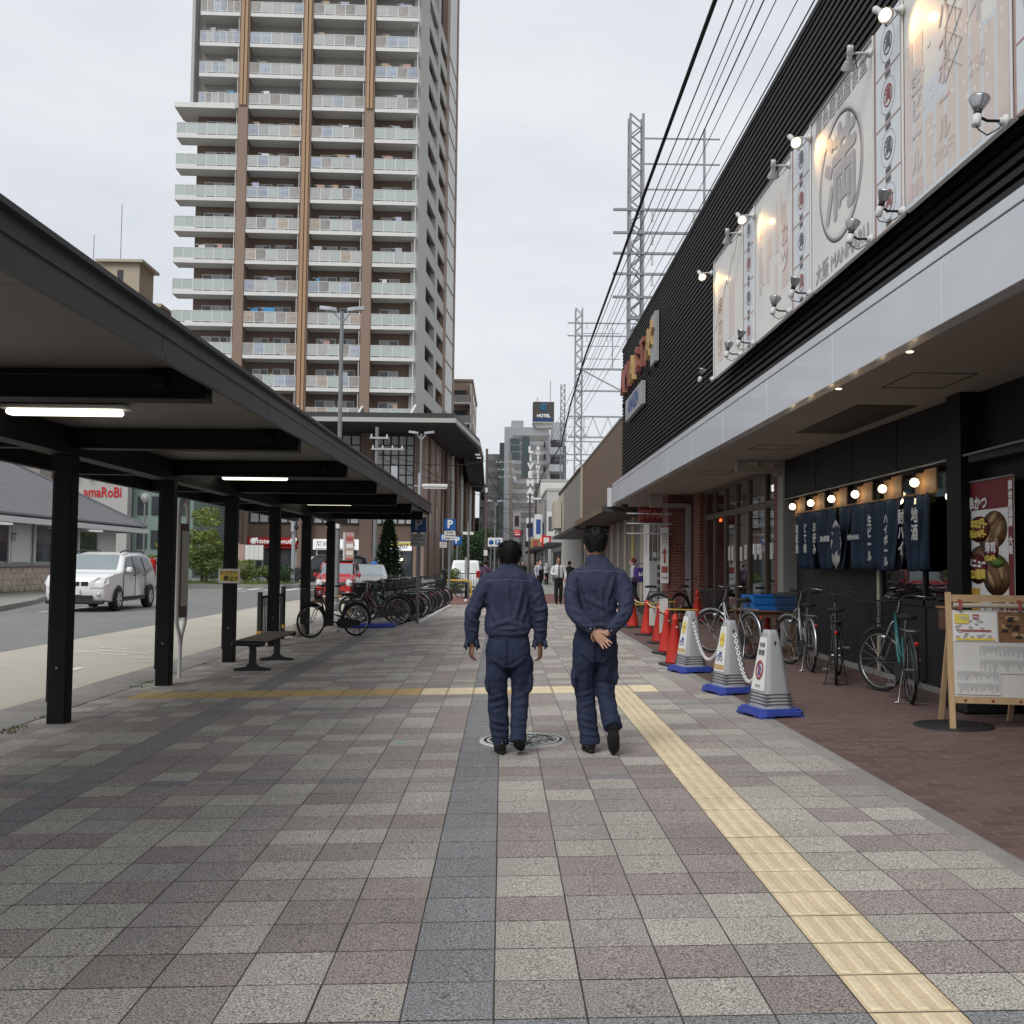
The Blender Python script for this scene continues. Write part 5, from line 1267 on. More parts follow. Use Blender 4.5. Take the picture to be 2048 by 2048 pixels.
for i, (x, y_, z0, z1, w, arms) in enumerate(specs):
    t = thing('lattice_tower', gl[i], 'tower', (0,0,0), 0, 'railway lattice towers')
    f = MB(); lattice(f, x, y_, z0, z1, w, int((z1-z0)/(w*.85))); f.build('mast', 'lattice_grey', t)
    for (za, L, ty) in arms:
        f = MB()
        if ty == 0: f.beam((x-.9,y_-.3,za),(x+L,y_-.3,za), .09, .09)
        elif ty == 1:
            f.beam((x-.3,y_-.3,za),(x+L,y_-.3,za), .14, .14); f.beam((x-.3,y_-.3,za-1.7),(x+L,y_-.3,za-1.7), .12, .12); f.beam((x+.3,y_-.3,za-.1),(x+3.2,y_-.3,za-1.6), .09, .09); f.beam((x+3.4,y_-.3,za-.1),(x+3.4,y_-.3,za-1.6), .07, .07)
        else:
            f.beam((x-.8,y_-.3,za),(x+L,y_-.3,za), .12, .12); f.beam((x-.8,y_-.3,za-1.6),(x+L,y_-.3,za-1.6), .12, .12)
            for k in range(8): f.beam((x-.6+1.15*k,y_-.3,za-1.55),(x-.6+1.15*k+.58,y_-.3,za-.05), .05, .05); f.beam((x-.6+1.15*k+.58,y_-.3,za-.05),(x-.6+1.15*(k+1),y_-.3,za-1.55), .05, .05)
        f.build('cross_arm', 'lattice_grey', t)
        if ty == 0:
            for k in range(3):
                f = MB(); f.tube([(x+.6+1.6*k,y_-.3,za-.06),(x+.6+1.6*k,y_-.3,za-.45)], .05, 6); f.build('insulator', 'white_metal', t)
    f = MB(); f.beam((x+2.6,y_-.3,arms[0][0]),(x+2.6,y_-.3,arms[0][0]+3.2), .08, .08)
    for k in range(3): f.beam((x+.3,y_-.3,arms[0][0]+1.0*(k+.8)),(x+3.2,y_-.3,arms[0][0]+1.0*(k+.8)), .05, .05)
    f.build('wire_frame', 'lattice_grey', t)
def wire(pts, r, mat, label, group=None, n=5):
    tag(MB().tube(pts, r, n).build('overhead_wire', mat), label, 'wire', group)
def sagline(a, b, sag, n=14):
    a = Vector(a); b = Vector(b); return [a.lerp(b, k/n) - Vector((0,0,sag*4*(k/n)*(1-k/n))) for k in range(n+1)]
wire([(2.6,6,8.7),(2.62,14,8.62),(2.65,24,8.5),(2.7,34,8.45),(2.75,42,8.1),(2.8,50,7.3),(2.8,62,7.6),(2.85,76,8.0),(2.9,88,7.3),(2.9,100,7.6)], .032, 'cable', 'thick black cable sagging along the street past the slatted wall', None, 6)
ww = [(4.0,11.9,.384),(4.3,12.1,.408),(4.4,12.0,.42),(4.6,12.0,.437),(4.9,12.2,.458),(5.2,12.0,.495),(5.5,12.0,.524)]
for i, (x, z_, r_) in enumerate(ww):
    zz = 1.453 + x/r_
    P_ = []
    for (a, b) in ((3,39),(39,79),(79,125)): P_ += sagline((x+(a>3)*.1,a,zz+(a>39)*.5),(x+.1+.1*(b>39)*0,b,zz+(b>39)*.5), .22)[(1 if P_ else 0):]
    tag(MB().tube(P_, .011 if i % 3 else .016, 4).build('overhead_wire', 'wire_blue'), ['thin railway wire next to the thick cable, leftmost of seven', 'thin railway wire, second from the thick cable', 'thin railway wire, third from the thick cable', 'thin railway wire in the middle of the seven', 'thin railway wire, third from the slatted wall', 'thin railway wire, second from the slatted wall', 'thin railway wire nearest the slatted wall'][i], 'wire', 'railway wires fanning over the right side')
WL = ['upper wire from the insulator pole to the slim brown pole', 'long wire from the insulator pole down the street', 'high wire from the slim brown pole to the concrete pole', 'wire from the smaller street lamp to the slim brown pole', 'low deeply sagging wire right of the slim brown pole', 'wire from the slim brown pole towards the balcony building', 'short level wire across the concrete pole', 'upper wire from the concrete pole to the hotel side', 'lower sagging wire from the concrete pole to the hotel side', 'middle wire between the slim brown pole and the concrete pole', 'wire from the concrete pole to the far lattice tower', 'wire from under the podium eave to the concrete pole']
for i, (p, q, s_) in enumerate((((-7.3,60,7.9),(-1.1,65,8.0),.5),((-7.3,60,7.6),(3.0,110,8.4),.8),((-1.0,65,7.2),(1.0,110,8.6),.7),((-4.6,57,6.8),(-1.0,65,6.4),.4),((-1.0,65,5.2),(2.6,110,5.0),1.2),((-1.0,65,4.2),(6,140,7),.9),((-2.5,110,8),(5,110,7.4),.4),((1,110,9.5),(3.3,140,9),.6),((1,110,8.0),(3.3,140,7),.9),((-1.0,65,6.0),(1.0,110,7.4),.9),((1,110,8.7),(6.5,125,9.4),.6),((-4.5,90,8.5),(1,110,9.0),.4))):
    tag(MB().tube(sagline(p, q, s_), .022, 4).build('overhead_wire', 'cable'), WL[i], 'wire', 'wires between the street poles')

def lamp_post(x, y, z0, h, span, label, arm=.12):
    t = thing('street_lamp', label, 'street lamp', (x,y,z0))
    MB().tube([(0,0,0),(0,0,2.2),(0,0,h)], [.085,.08,.06], 10).build('pole', 'grey_metal', t)
    MB().lathe([(.11,0),(.11,.25),(.085,.3)], 12).build('base', 'grey_metal', t)
    for s_ in (-1, 1):
        f = MB(); f.tube([(0,0,h-.35),(s_*.18,0,h-.12),(s_*span*.35,0,h-.03)], .035, 6); f.build('arm', 'steel_galv', t)
        f = MB(); f.prism([(s_*span*.25,-.12),(s_*span*.5,-.15),(s_*span*.98,-.08),(s_*span,0),(s_*span*.98,.08),(s_*span*.5,.15),(s_*span*.25,.12)], -.05, .06, 0, T(0,0,h+.02)@RY(-s_*.13)); f.build('lamp_head', 'steel_galv', t)
    return t
t = lamp_post(-5.3,33,gz(-5.2),9.7,.74,'tall twin-headed grey street lamp rising behind the bus canopy')
MB().box(-.07,.07,-.12,-.075,1.75+.9,1.95+.9).build('switch_box', 'white_metal', t)
lamp_post(-4.6,57,-.1,8.75,.72,'smaller twin-headed street lamp in front of the podium eave')
lamp_post(-.6,80,0,6.3,.62,'twin-headed street lamp above the blue parking board')
t = thing('street_lamp', 'pole with a long horizontal white strip lamp near the canopy end', 'street lamp', (-3.68,45,gz(-3.7)))
MB().tube([(0,0,0),(0,0,5.5)], [.08,.065], 10).build('pole', 'steel_galv', t); MB().tube([(-.25,0,4.93),(1.1,0,4.93)], .025).build('arm', 'steel_galv', t)
MB().box(.12,1.25,-.12,.12,4.86,5.02, ch=.04).build('lamp_head', 'white_metal', t); MB().box(.18,1.2,-.09,.09,4.81,4.859).build('diffuser', 'cloud_film', t)
def upole(x, y, h, label, cross, lean=0, r=.14, tr=True, mat='grey_metal'):
    t = thing('utility_pole', label, 'utility pole', (x,y,0)); t.rotation_euler = (0,lean,0)
    MB().tube([(0,0,0),(0,0,h)], [r,r*.7], 10).build('pole', mat, t)
    for (z_, a, b) in cross:
        o = MB().beam((a,-.12,z_),(b,-.12,z_), .08, .09).build('cross_arm', 'steel_galv', t)
        n = max(2, int((b-a)/.4))
        for k in range(n): MB().tube([(a+.1+(b-a-.2)*k/(n-1),-.12,z_+.05),(a+.1+(b-a-.2)*k/(n-1),-.12,z_+.22)], [.055,.03], 6).build('insulator', 'white_metal', o)
    if tr: MB().lathe([(.2,0),(.22,.03),(.22,.62),(.16,.7)], 12, 0, T(.42,-.1,h-3.3)).build('transformer', 'steel_galv', t)
    return t
t = upole(-7.45,60,9.4,'utility pole with white insulators in front of the gridded windows',[(8.1,-.3,1.6),(8.75,-.4,.7)], tr=False)
MB().box(.9,1.25,-.3,.05,6.2,7.1).build('meter_box', 'steel_galv', t)
upole(1.0,110,13.4,'leaning concrete utility pole with a white transformer in mid street',[(12.4,-1.6,.4),(11.6,-1.4,.4),(10.8,-1.3,.5)], -.02, .2, True, 'taupe_wall')
t = thing('street_pole', 'slim dark brown pole with a small white box left of the men', 'pole', (-1.06,65,-.03))
MB().tube([(0,0,0),(0,0,8.8)], [.085,.075], 8).build('pole', 'pole_brown', t); MB().box(-.12,.12,-.2,-.08,2.0,2.35).build('box', 'white_metal', t); MB().box(-.08,.08,-.15,-.08,6.0,6.3).build('clamp', 'white_metal', t)
for i, (x, y_, h, lb) in enumerate(((2.5,95,8.0,'dark pole standing left of the traffic light'),(3.15,98,9.2,'taller dark pole just right of the round red sign'),(3.0,72,6.0,'grey pole carrying the white street lamp on the right'))):
    t = thing('street_pole', lb, 'pole', (x,y_,0)); MB().tube([(0,0,0),(0,0,h)], [.11,.08], 8).build('pole', 'pole_brown' if i < 2 else 'grey_metal', t)
    if i == 2: MB().tube([(0,0,5.7),(-.15,0,6.0),(-.4,0,6.05)], .05).build('arm', 'grey_metal', t); MB().box(-.95,-.3,-.14,.14,5.98,6.12, ch=.04).build('lamp_head', 'white_metal', t)
    else: MB().box(-.3,.3,-.1,.1,h*.6,h*.6+.4).build('cable_box', 'black_plastic', t)

# ---------------------------------------------------------------- road and parking signs
def psign(x, y, z0, zt, s, label, plate=True, mat='sign_blue', rz=0, txt=('自転車','尼崎市立自転車駐車場','精算機はこちら')):
    t = thing('parking_sign', label, 'sign', (x,y,z0), rz, 'blue parking signs')
    MB().tube([(0,0,0),(0,0,zt-z0+.02)], .045, 10).build('post', 'grey_metal', t)
    top = zt - z0
    MB().box(-s/2,s/2,-.075,-.048,top-s,top, ch=.006).build('panel', mat, t)
    text_mb('P', s*.98, FC(0,-.079,top-s/2), bold=s*.02).build('letter', 'print_white' if mat == 'sign_blue' else 'sign_grey', t)
    if plate:
        MB().box(-s/2,s/2,-.073,-.05,top-s-.03-s*.82,top-s-.03).build('plate', 'paper' if mat == 'sign_blue' else 'sign_grey', t)
        for k, b_ in enumerate(txt): text_mb(b_, s*(.20 if k == 0 else .13), FC(0,-.077,top-s-.03-s*(.15+.25*k)), fit=(s*.6 if k == 0 else s*.85, s*(.16 if k == 0 else .12)), bold=.001).build('lettering', 'print_dark', t)
    return t
psign(-2.12,25.9,gz(-2.1),2.61,.39,'dark blue parking sign on the post at the end of the canopy', True, 'sign_blue_dark')
psign(-1.93,37.6,gz(-1.9),3.08,.41,'bright blue parking sign on the post at the far end of the bicycle rack')
psign(-2.88,50,gz(-2.9),2.86,.34,'small blue parking sign half hidden behind the bright blue one')
t = psign(-2.55,58,0,3.0,.5,'blue parking sign behind the dark blue one near the canopy end', False)
t = thing('parking_board', 'wide white board with a blue round sign and a blue P', 'sign', (-.55,75,0))
for s_ in (-.3, .3): MB().tube([(s_,0,0),(s_,0,3.5)], .04).build('post', 'grey_metal', t)
MB().box(-.52,.56,-.08,-.05,2.72,3.36, ch=.01).build('board', 'print_white', t); MB().lathe([(.0001,.01),(.18,.01),(.18,0)], 20, 0, FC(-.28,-.085,3.03)).build('round_sign', 'sign_blue', t); MB().box(.02,.38,-.095,-.083,2.86,3.22).build('panel', 'sign_blue', t); text_mb('P', .36, FC(.2,-.099,3.04), bold=.008).build('letter', 'print_white', t)
t = thing('no_entry_sign', 'round red no-entry sign over the street', 'sign', (1.02,70,0))
MB().tube([(.12,.02,0),(.12,.02,3.85)], .04).build('post', 'grey_metal', t); MB().lathe([(.0001,.012),(.25,.012),(.255,0)], 24, 0, FC(0,-.05,3.55)).build('disc', 'sign_red', t)
text_mb('車両進入', .1, FC(0,-.066,3.60), fit=(.36,.08)).build('lettering', 'print_white', t); MB().box(-.18,.18,-.068,-.062,3.43,3.50).build('bar', 'print_white', t)
t = thing('traffic_light', 'pedestrian traffic light showing red beyond the bald man', 'traffic light', (2.72,70,0))
MB().tube([(.35,0,0),(.35,0,3.6)], .05).build('post', 'grey_metal', t); MB().box(-.15,.15,-.12,.10,2.65,3.30, ch=.03).build('housing', 'sign_grey', t); MB().box(-.11,.11,-.14,-.121,3.02,3.24).build('red_lens', 'signal_red', t); MB().box(-.11,.11,-.14,-.121,2.71,2.93).build('green_lens', 'signal_off', t); MB().box(.15,.4,-.03,.03,2.95,3.02).build('bracket', 'grey_metal', t)
t = thing('traffic_light', 'vehicle traffic signal seen side-on between the canopy posts', 'traffic light', (-11.9,58.5,0))
MB().tube([(0,0,0),(0,0,7)], [.11,.09], 10).build('post', 'steel_galv', t); MB().box(-.10,.10,-.35,-.1,3.1,4.2, ch=.04).build('housing', 'steel_galv', t)
for k in range(2): MB().lathe([(.10,0),(.13,.2)], 12, 0, T(.10,-.22,3.4+.5*k)@RY(R(90))).build('visor', 'black_plastic', t)
# bollard and yellow barrier beyond the bicycle rack
t = thing('bollard', 'black bollard post with a white ball at its foot', 'bollard', (-1.37,39.4,gz(-1.37))); MB().lathe([(.055,0),(.055,.72),(.045,.77),(.001,.785)], 14).build('post', 'black_paint', t); MB().ball((0,-.09,.07), .07, 12, 8).build('foot_ball', 'print_white', t)
t = thing('sign_post', 'plain grey post rising behind the black bollard', 'pole', (-1.42,43,gz(-1.4))); MB().tube([(0,0,0),(0,0,3.25)], .055, 10).build('post', 'grey_metal', t); MB().box(-.25,.2,-.03,.03,2.7,2.82).build('name_plate', 'print_white', t); MB().box(-.15,-.06,-.05,.05,.9,1.75).build('side_box', 'sign_grey', t)
tag(MB().tube([(-2.6,42,-.03),(-2.6,42,.66),(-2.5,42,.76),(-1.4,42,.76),(-1.28,42,.68),(-1.25,42,-.03)], .038, 8).build('barrier', 'bar_yellow'), 'yellow hooped pipe barrier beyond the bicycle rack', 'barrier')
t = thing('kerb_barrier', 'long low yellow pipe rail behind the parked bicycles', 'barrier', (-4.45,23.6,gz(-4.4))); MB().tube([(0,0,.62),(0,13,.62)], .035, 8).build('rail', 'bar_yellow', t)
for k in range(5): MB().tube([(0,.05+3.2*k,0),(0,.05+3.2*k,.60)], .032, 8).build('post', 'bar_yellow', t)
t = thing('globe_lamp', 'glass globe street lamp above the tiled roof', 'street lamp', (-22.3,64,0)); MB().tube([(0,0,0),(0,0,5.1)], .06).build('pole', 'grey_metal', t); MB().ball((0,0,5.35), .27, 16, 12).build('globe', 'glass_globe', t); MB().lathe([(.12,4.98),(.16,5.08),(.1,5.12)], 12).build('collar', 'grey_metal', t); MB().ball((0,0,5.33), .09).build('bulb', 'print_white', t)
t = thing('notice_board', 'white four-panel notice board on legs by the planting bed', 'notice board', (-14.95,62,.15))
for s_ in (-.5,.5): MB().tube([(s_,0,0),(s_,0,2.3)], .04).build('leg', 'grey_metal', t)
MB().box(-.58,.58,-.05,0,1.35,2.30).build('frame', 'grey_metal', t)
for k in range(4): MB().box(-.545+.275*k,-.285+.275*k,-.06,-.051,1.39,2.26).build('panel', 'print_white', t)
t = thing('banner_flag', 'pink upright shop banner left of the notice board', 'banner', (-15.9,62,.15)); MB().tube([(0,0,0),(0,0,2.4)], .015).build('pole', 'white_metal', t); MB().box(.0,.4,-.01,.01,.8,2.3).build('cloth', 'print_pink', t)
t = thing('price_board', 'tall narrow pole sign with faded red panels behind the red car', 'sign', (-7.35,50,0)); MB().tube([(-.35,0,0),(-.35,0,2.9)], .06).build('post', 'white_metal', t); MB().box(-.28,.12,-.06,.06,1.0,2.9).build('board', 'print_pink', t)
for k in range(5): MB().box(-.25,.09,-.07,-.061,1.1+.35*k,1.3+.35*k).build('panel', ['print_white','print_red','print_pale','print_white','print_red'][k], t)
# ================================================================= left side: bus station building, trees, far blocks
st = thing('station_building', 'low station building with a grey tiled hip roof and stone-clad base on the left', 'building', (0,0,0))
MB().box(-30,-19,24,50.6,.1,3.0).build('wall', 'station_wall', st)
for k in range(6): MB().box(-19,-18.93,24.5+4.3*k,26.6+4.3*k,1.35,2.75).build('window', 'window_glass', st); MB().box(-18.99,-18.95,26.9+4.3*k,28.4+4.3*k,1.3,2.78).build('shutter', 'white_metal', st)
for k in range(12): MB().box(-18.95,-18.88,24.4+2.15*k,24.52+2.15*k,1.2,2.85).build('pillar', 'station_wall', st)
MB().box(-19.05,-18.86,24,50.62,1.14,1.26).build('sill', 'stone_kerb', st)
for (y_) in (33.2, 38.2, 43.6, 47): MB().box(-18.9,-18.6,y_,y_+.9,2.72,2.80).build('strip_light', 'letter_white', st)
rs = random.Random(31)
me = None
for r_ in range(4):
    for k in range(46):
        y_ = 30+.46*k+(.23 if r_ % 2 else 0); w = .43+rs.uniform(-.05,.03); z_ = .16+.24*r_
        f = MB(); j = lambda: rs.uniform(-.05,.05)
        p = [(y_+j(),z_+j()*.6),(y_+w+j(),z_+j()*.6),(y_+w+j(),z_+.22+j()*.6),(y_+j(),z_+.22+j()*.6)]
        f.add([(-18.965,*q) for q in p]+[(-18.99,*q) for q in p], [(0,3,2,1),(0,1,5,4),(1,2,6,5),(2,3,7,6),(3,0,4,7)])
        f.build('stone', 'stone_pink', st)
ev = [(-18.0,23),(-18.0,52),(-30,52),(-30,23)]
f = MB(); f.add([(-18.0,22,3.08),(-18.0,52,2.98),(-31,52,2.98),(-31,22,3.08),(-24.5,22,6.7),(-24.5,47.0,6.6)], [(0,1,5,4),(1,2,5),(2,3,4,5),(3,0,4)]); f.build('roof_deck', 'roof_tile', st)
MB().box(-18.02,-17.92,22,52.05,2.78,3.0).build('fascia', 'white_metal', st); MB().box(-31,-18.03,51.95,52.05,2.78,3.0).build('fascia', 'white_metal', st)
MB().box(-18.9,-18.03,22,51.9,2.90,2.96).build('eave_soffit', 'white_metal', st)
# tile courses on the slope facing the street
cs = MB(); nC = 24
for k in range(nC):
    u0 = k/nC; xa = -18.0-6.5*u0; za = 3.09+3.55*u0; y1 = 52-5.0*u0
    f = MB(); f.add([(xa,22,za+.045),(xa,y1,za+.035),(xa-.29,y1-.24,za+.17),(xa-.29,22,za+.18),(xa,22,za-.02),(xa,y1,za-.02)], [(0,1,2,3),(4,5,1,0)]); o = f.build('tile_course', 'roof_tile', st)
for k in range(150):
    y_ = 22+.2*k; umax = 1.0 if y_ < 47 else (52-y_)/5.0
    if umax < .04: continue
    cs.tube([(-17.99,y_,3.13),(-18.0-6.5*umax,y_,3.13+3.55*umax)], .038, 5, sm=True)
cs.build('roof_rolls', 'roof_tile', st, kind='stuff')
f = MB(); f.tube([(-18.0,52,3.12),(-24.5,47,6.72)], .12, 6); f.tube([(-24.5,22,6.8),(-24.5,47,6.74)], .14, 6); f.build('ridge', 'roof_tile', st)
text_mb('TENYO', .5, FM(-18.92,39.3,2.25)).build('lettering', 'frame_brown', st)

t = block('taupe_building', 'taupe office block with a strip of dark windows behind the tiled roof', -50,-28.0,62,63.6,11.5,'taupe_wall')
for k in range(12): MB().box(-50+1.85*k,-48.6+1.85*k,61.9,61.99,7.2,8.7).build('window', 'dark_glass', t)
for k in range(12): MB().box(-50+1.85*k,-48.6+1.85*k,61.9,61.99,3.8,5.2).build('window', 'dark_glass', t)
t = thing('red_trim_building', 'grey building with red window fins and red amaRoBi lettering', 'building', (0,0,0))
MB().box(-35.0,-30.7,84,95,0,8.0).build('lower_wall', 'hotel_dark', t); MB().box(-35.0,-30.7,84,95,8.002,13.5).build('upper_wall', 'pane_white', t)
for k in range(8): MB().box(-34.75+.51*k,-34.45+.51*k,83.88,83.998,8.6,10.6).build('window', 'window_glass', t)
for x in (-34.95,-33.85,-32.6,-31.6,-30.8): MB().box(x-.06,x+.06,83.5,83.87,8.1,13).build('fin', 'sign_red', t)
text_mb('amaRoBi', 1.25, FC(-32.75,83.95,6.95), bold=.02, fit=(3.1,.85)).build('lettering', 'sign_red', t)
MB().box(-36.4,-35.02,84.5,95,0,13).build('grey_wing', 'pane_white', t)
t = thing('green_building', 'green-grey building with dark windows behind the tree', 'building', (0,0,0))
MB().box(-30.6,-25.6,85,96,0,14).build('wall', 'green_wall', t)
for k in range(4):
    for z_ in (2.4,5.2,8.2): MB().box(-30.2+1.15*k,-29.4+1.15*k,84.9,84.99,z_,z_+1.5).build('window', 'window_glass', t)

# ---------------------------------------------------------------- vegetation
def leaf_cloud(mb, c, r, n, size, rg, shell=.55, flat=1.0):
    for _ in range(n):
        while True:
            p = Vector((rg.uniform(-1,1), rg.uniform(-1,1), rg.uniform(-1,1)))
            if shell < p.length < 1: break
        q = Vector((c[0]+p.x*r[0], c[1]+p.y*r[1], c[2]+p.z*r[2]))
        s_ = size*rg.uniform(.6,1.4)
        a = Vector((rg.uniform(-1,1), rg.uniform(-1,1), rg.uniform(-.6,.6))).normalized(); b = a.cross(Vector((rg.uniform(-1,1),rg.uniform(-1,1),rg.uniform(-1,1)))).normalized()
        mb.add([q-a*s_, q+b*s_*.45, q+a*s_, q-b*s_*.45], [(0,1,2,3)], 0)
def bush(name, label, cat, x, y, z0, clumps, n, size, mat, seed, trunk=True, h=1.0, group=None):
    rg = random.Random(seed); t = thing(name, label, cat, (x,y,z0), 0, group)
    if trunk:
        f = MB(); f.tube([(0,0,-.05),(.03,0,h*.3),(0,.02,h*.55)], [.10,.075,.04], 7)
        for k in range(7):
            c = clumps[k % len(clumps)][0]; f.tube([(0,0,h*(.2+.05*k)),(c[0]*.5,c[1]*.5,c[2]*.65+h*.1),(c[0]*.9,c[1]*.9,c[2]*.95)], [.04,.025,.01], 5)
        f.build('trunk', 'bark', t)
    f = MB(); tot = sum(r[0]*r[2] for _, r in clumps)
    for c, r in clumps: leaf_cloud(f, c, r, int(n*r[0]*r[2]/tot), size, rg)
    f.build('crown', mat, t)
    return t
rg = random.Random(77)
def clumps(w, h, zb, k, rmin=.35, rmax=.65):
    out = []
    for _ in range(k):
        z_ = rg.uniform(0,1); ww_ = w*(1-.55*z_**2)
        r_ = rg.uniform(rmin,rmax); out.append(((rg.uniform(-1,1)*ww_*.7, rg.uniform(-1,1)*.8, zb+z_*(h-zb)*.86), (r_, r_, r_*.6)))
    return out
bush('garden_tree', 'bright green spreading tree between the second and third canopy posts', 'tree', -16.3,56,.25, clumps(1.35,4.3,1.2,26), 5200,.085,'leaf_bright',1,True,3.2)
bush('garden_tree', 'lower green tree half hidden behind the second canopy post', 'tree', -18.4,57,.25, clumps(1.2,2.9,.9,16), 3000,.085,'leaf_bright',2,True,2.0)
bush('shrub', 'big dark green shrub under the bright tree', 'shrub', -15.9,55.3,.25, clumps(1.3,2.1,.2,16,.4,.7), 3600,.075,'leaf_green',3,True,1.0,'shrubs in the planting bed')
bush('shrub', 'rounded yellow-green shrub just left of the fourth canopy post', 'shrub', -13.9,55.6,.25, clumps(.75,1.35,.15,11,.3,.5), 2200,.06,'leaf_bright',4,True,.6,'shrubs in the planting bed')
bush('shrub', 'low green shrub at the right end of the planting bed', 'shrub', -12.75,56,.25, clumps(.6,1.0,.1,9,.28,.45), 1700,.055,'leaf_green',5,True,.5,'shrubs in the planting bed')
bush('shrub', 'clipped dark hedge in front of the black van', 'shrub', -12.1,57.4,.25, clumps(.5,.95,.1,9,.3,.42), 1800,.05,'leaf_dark',6,True,.5,'shrubs in the planting bed')
bush('shrub', 'low plants with pale leaves beside the bicycle rack end', 'shrub', -2.55,52,-.05, clumps(.6,1.25,.1,9,.28,.42), 1700,.06,'leaf_green',7,True,.6)
bush('street_tree', 'dark green tree behind the bright blue parking sign', 'tree', -2.7,85,0, clumps(1.5,4.2,1.2,16,.6,1.0), 3600,.10,'leaf_dark',8,True,2.2)
bush('street_tree', 'dark green tree beside the slim brown pole', 'tree', -1.5,88,0, clumps(1.4,4.8,1.2,16,.6,1.0), 3600,.10,'leaf_dark',9,True,2.4)
# conifer
t = thing('conifer', 'dark green conifer beyond the parked bicycles', 'tree', (-6.1,55,0)); MB().tube([(0,0,-.1),(0,0,3.6)], [.1,.02], 7).build('trunk', 'bark', t)
f = MB(); rc = random.Random(5)
for k in range(15):
    z_ = .75+.2*k; rad = .86*(1-(k/15.5)**1.3)+.08
    for j in range(13):
        a = j*2*math.pi/13+rc.random()*.5; L = rad*rc.uniform(.72,1.1)
        for q in range(40):
            u = rc.random()**.6; p = Vector((math.cos(a)*L*u, math.sin(a)*L*u, z_+.14*math.sin(u*3)-.20*u+rc.uniform(-.05,.05)+.1)); d_ = Vector((math.cos(a+rc.uniform(-.9,.9)), math.sin(a+rc.uniform(-.9,.9)), rc.uniform(.0,.8))).normalized()*rc.uniform(.13,.25); w_ = Vector((-d_.y, d_.x, rc.uniform(-.05,.05)))*.3
            f.add([p-w_, p+d_, p+w_], [(0,1,2)], 0)
leaf_cloud(f, (0,0,3.65), (.12,.12,.2), 120, .05, rc, 0)
f.build('crown', 'leaf_dark', t)
# grass tufts at the planting bed and weeds by the posts
gr = MB(); rgg = random.Random(8)
def tuft(x, y, z_, n, h, sp):
    for _ in range(n):
        a = rgg.random()*6.28; p = Vector((x+rgg.gauss(0,sp), y+rgg.gauss(0,sp), z_)); d_ = Vector((math.cos(a)*.4, math.sin(a)*.4, 1))*h*rgg.uniform(.5,1.2); w_ = Vector((-math.sin(a), math.cos(a), 0))*.006
        gr.add([p-w_, p+w_, p+d_], [(0,1,2)], 0)
for (x, y_) in ((-4.46,9.6),(-4.42,9.35),(-4.45,10.3),(-4.46,12.75),(-4.45,13.2),(-4.47,15.6)): tuft(x, y_, gz(x), 45, .028, .06)
for k in range(60): tuft(rgg.uniform(-17.8,-11.9), rgg.uniform(54.7,55.6), .27, 30, .25, .25)
for k in range(40): tuft(-18.7+rgg.uniform(-.2,.1), rgg.uniform(30,50), .14, 25, .22, .2)
w_ = gr.build('weeds', 'grass'); w_['kind'] = 'stuff'; w_['label'] = 'weeds and grass along the kerb and planting bed'
# ================================================================= cones, stand signs, table
def cone(x, y, h, rz, label, red='cone_red', band=True):
    t = thing('traffic_cone', label, 'traffic cone', (x,y,gz(x)), rz, 'red traffic cones')
    s_ = h/.7
    MB().box(-.18*s_,.18*s_,-.18*s_,.18*s_,0,.035, ch=.01).build('base', 'cone_base', t)
    MB().lathe([(.135*s_,.036),(.13*s_,.06),(.040*s_,h-.10),(.046*s_,h-.09),(.046*s_,h-.05),(.034*s_,h-.045),(.03*s_,h-.005),(.012,h)], 18).build('body', red, t)
    if band: MB().box(-.018,.018,-.062*s_,-.0605*s_,h*.74,h*.76).build('label_tab', 'print_white', t)
    return t
cone(2.44,14.45,.72,.2,'slim red traffic cone directly behind the farthest grey stand sign')
cone(2.62,16.3,.70,.4,'red traffic cone, second from the grey stand signs')
cone(2.82,18.4,.70,.1,'red traffic cone in the middle of the rope line')
cone(2.90,20.5,.70,.7,'red traffic cone with a paper tag, fourth of the rope line')
cone(2.92,22.9,.70,.3,'last red traffic cone of the rope line, beside a white stand sign')
cone(4.63,24.3,.78,.0,'red traffic cone standing at the foot of the brick wall')
cone(4.14,16.0,.60,.5,'red traffic cone standing under the wooden table')
# rope between the cones
def ropeline(p, q, sag, n=12): return sagline(p, q, sag, n)
pts = [(2.62,16.3,.66+.06),(2.82,18.4,.66+.06),(2.90,20.5,.66+.06),(2.92,22.9,.66+.06)]
rp = MB()
for a, b in zip(pts[:-1], pts[1:]): rp.tube(ropeline(a, b, .05), .018, 6)
tag(rp.build('rope', 'rope_yellow'), 'pale twisted rope strung along the row of red cones', 'rope')
for i, (x, y_) in enumerate(((2.85,19.4),(2.72,17.3),(2.69,17.1))):
    tag(MB().box(-.07,.07,-.003,.003,-.34 if i != 2 else .02,-.02 if i != 2 else .24).build('paper_tag', 'paper', None, loc=(x,y_-.03,.67), rot=(0,0,.15)), ['white paper tag hanging from the rope in the middle','white paper tag hanging from the rope near the second cone','white notice sheet standing over the rope near the second cone'][i], 'paper')
for i, (a, b) in enumerate((((4.63,24.2,.42),(3.5,24.6,.42)),((4.63,24.3,.48),(6,24.3,.48)))):
    if i == 0: tag(MB().tube([a, b], .02, 8).build('cone_bar', 'bar_yellow'), 'yellow and black striped bar in front of the brick wall', 'bar')
tag(MB().tube([(2.95,23.2,.55),(4.05,24.0,.62)], .018, 8).build('cone_bar', 'bar_yellow'), 'yellow bar running from the last cone to the brick wall', 'bar')

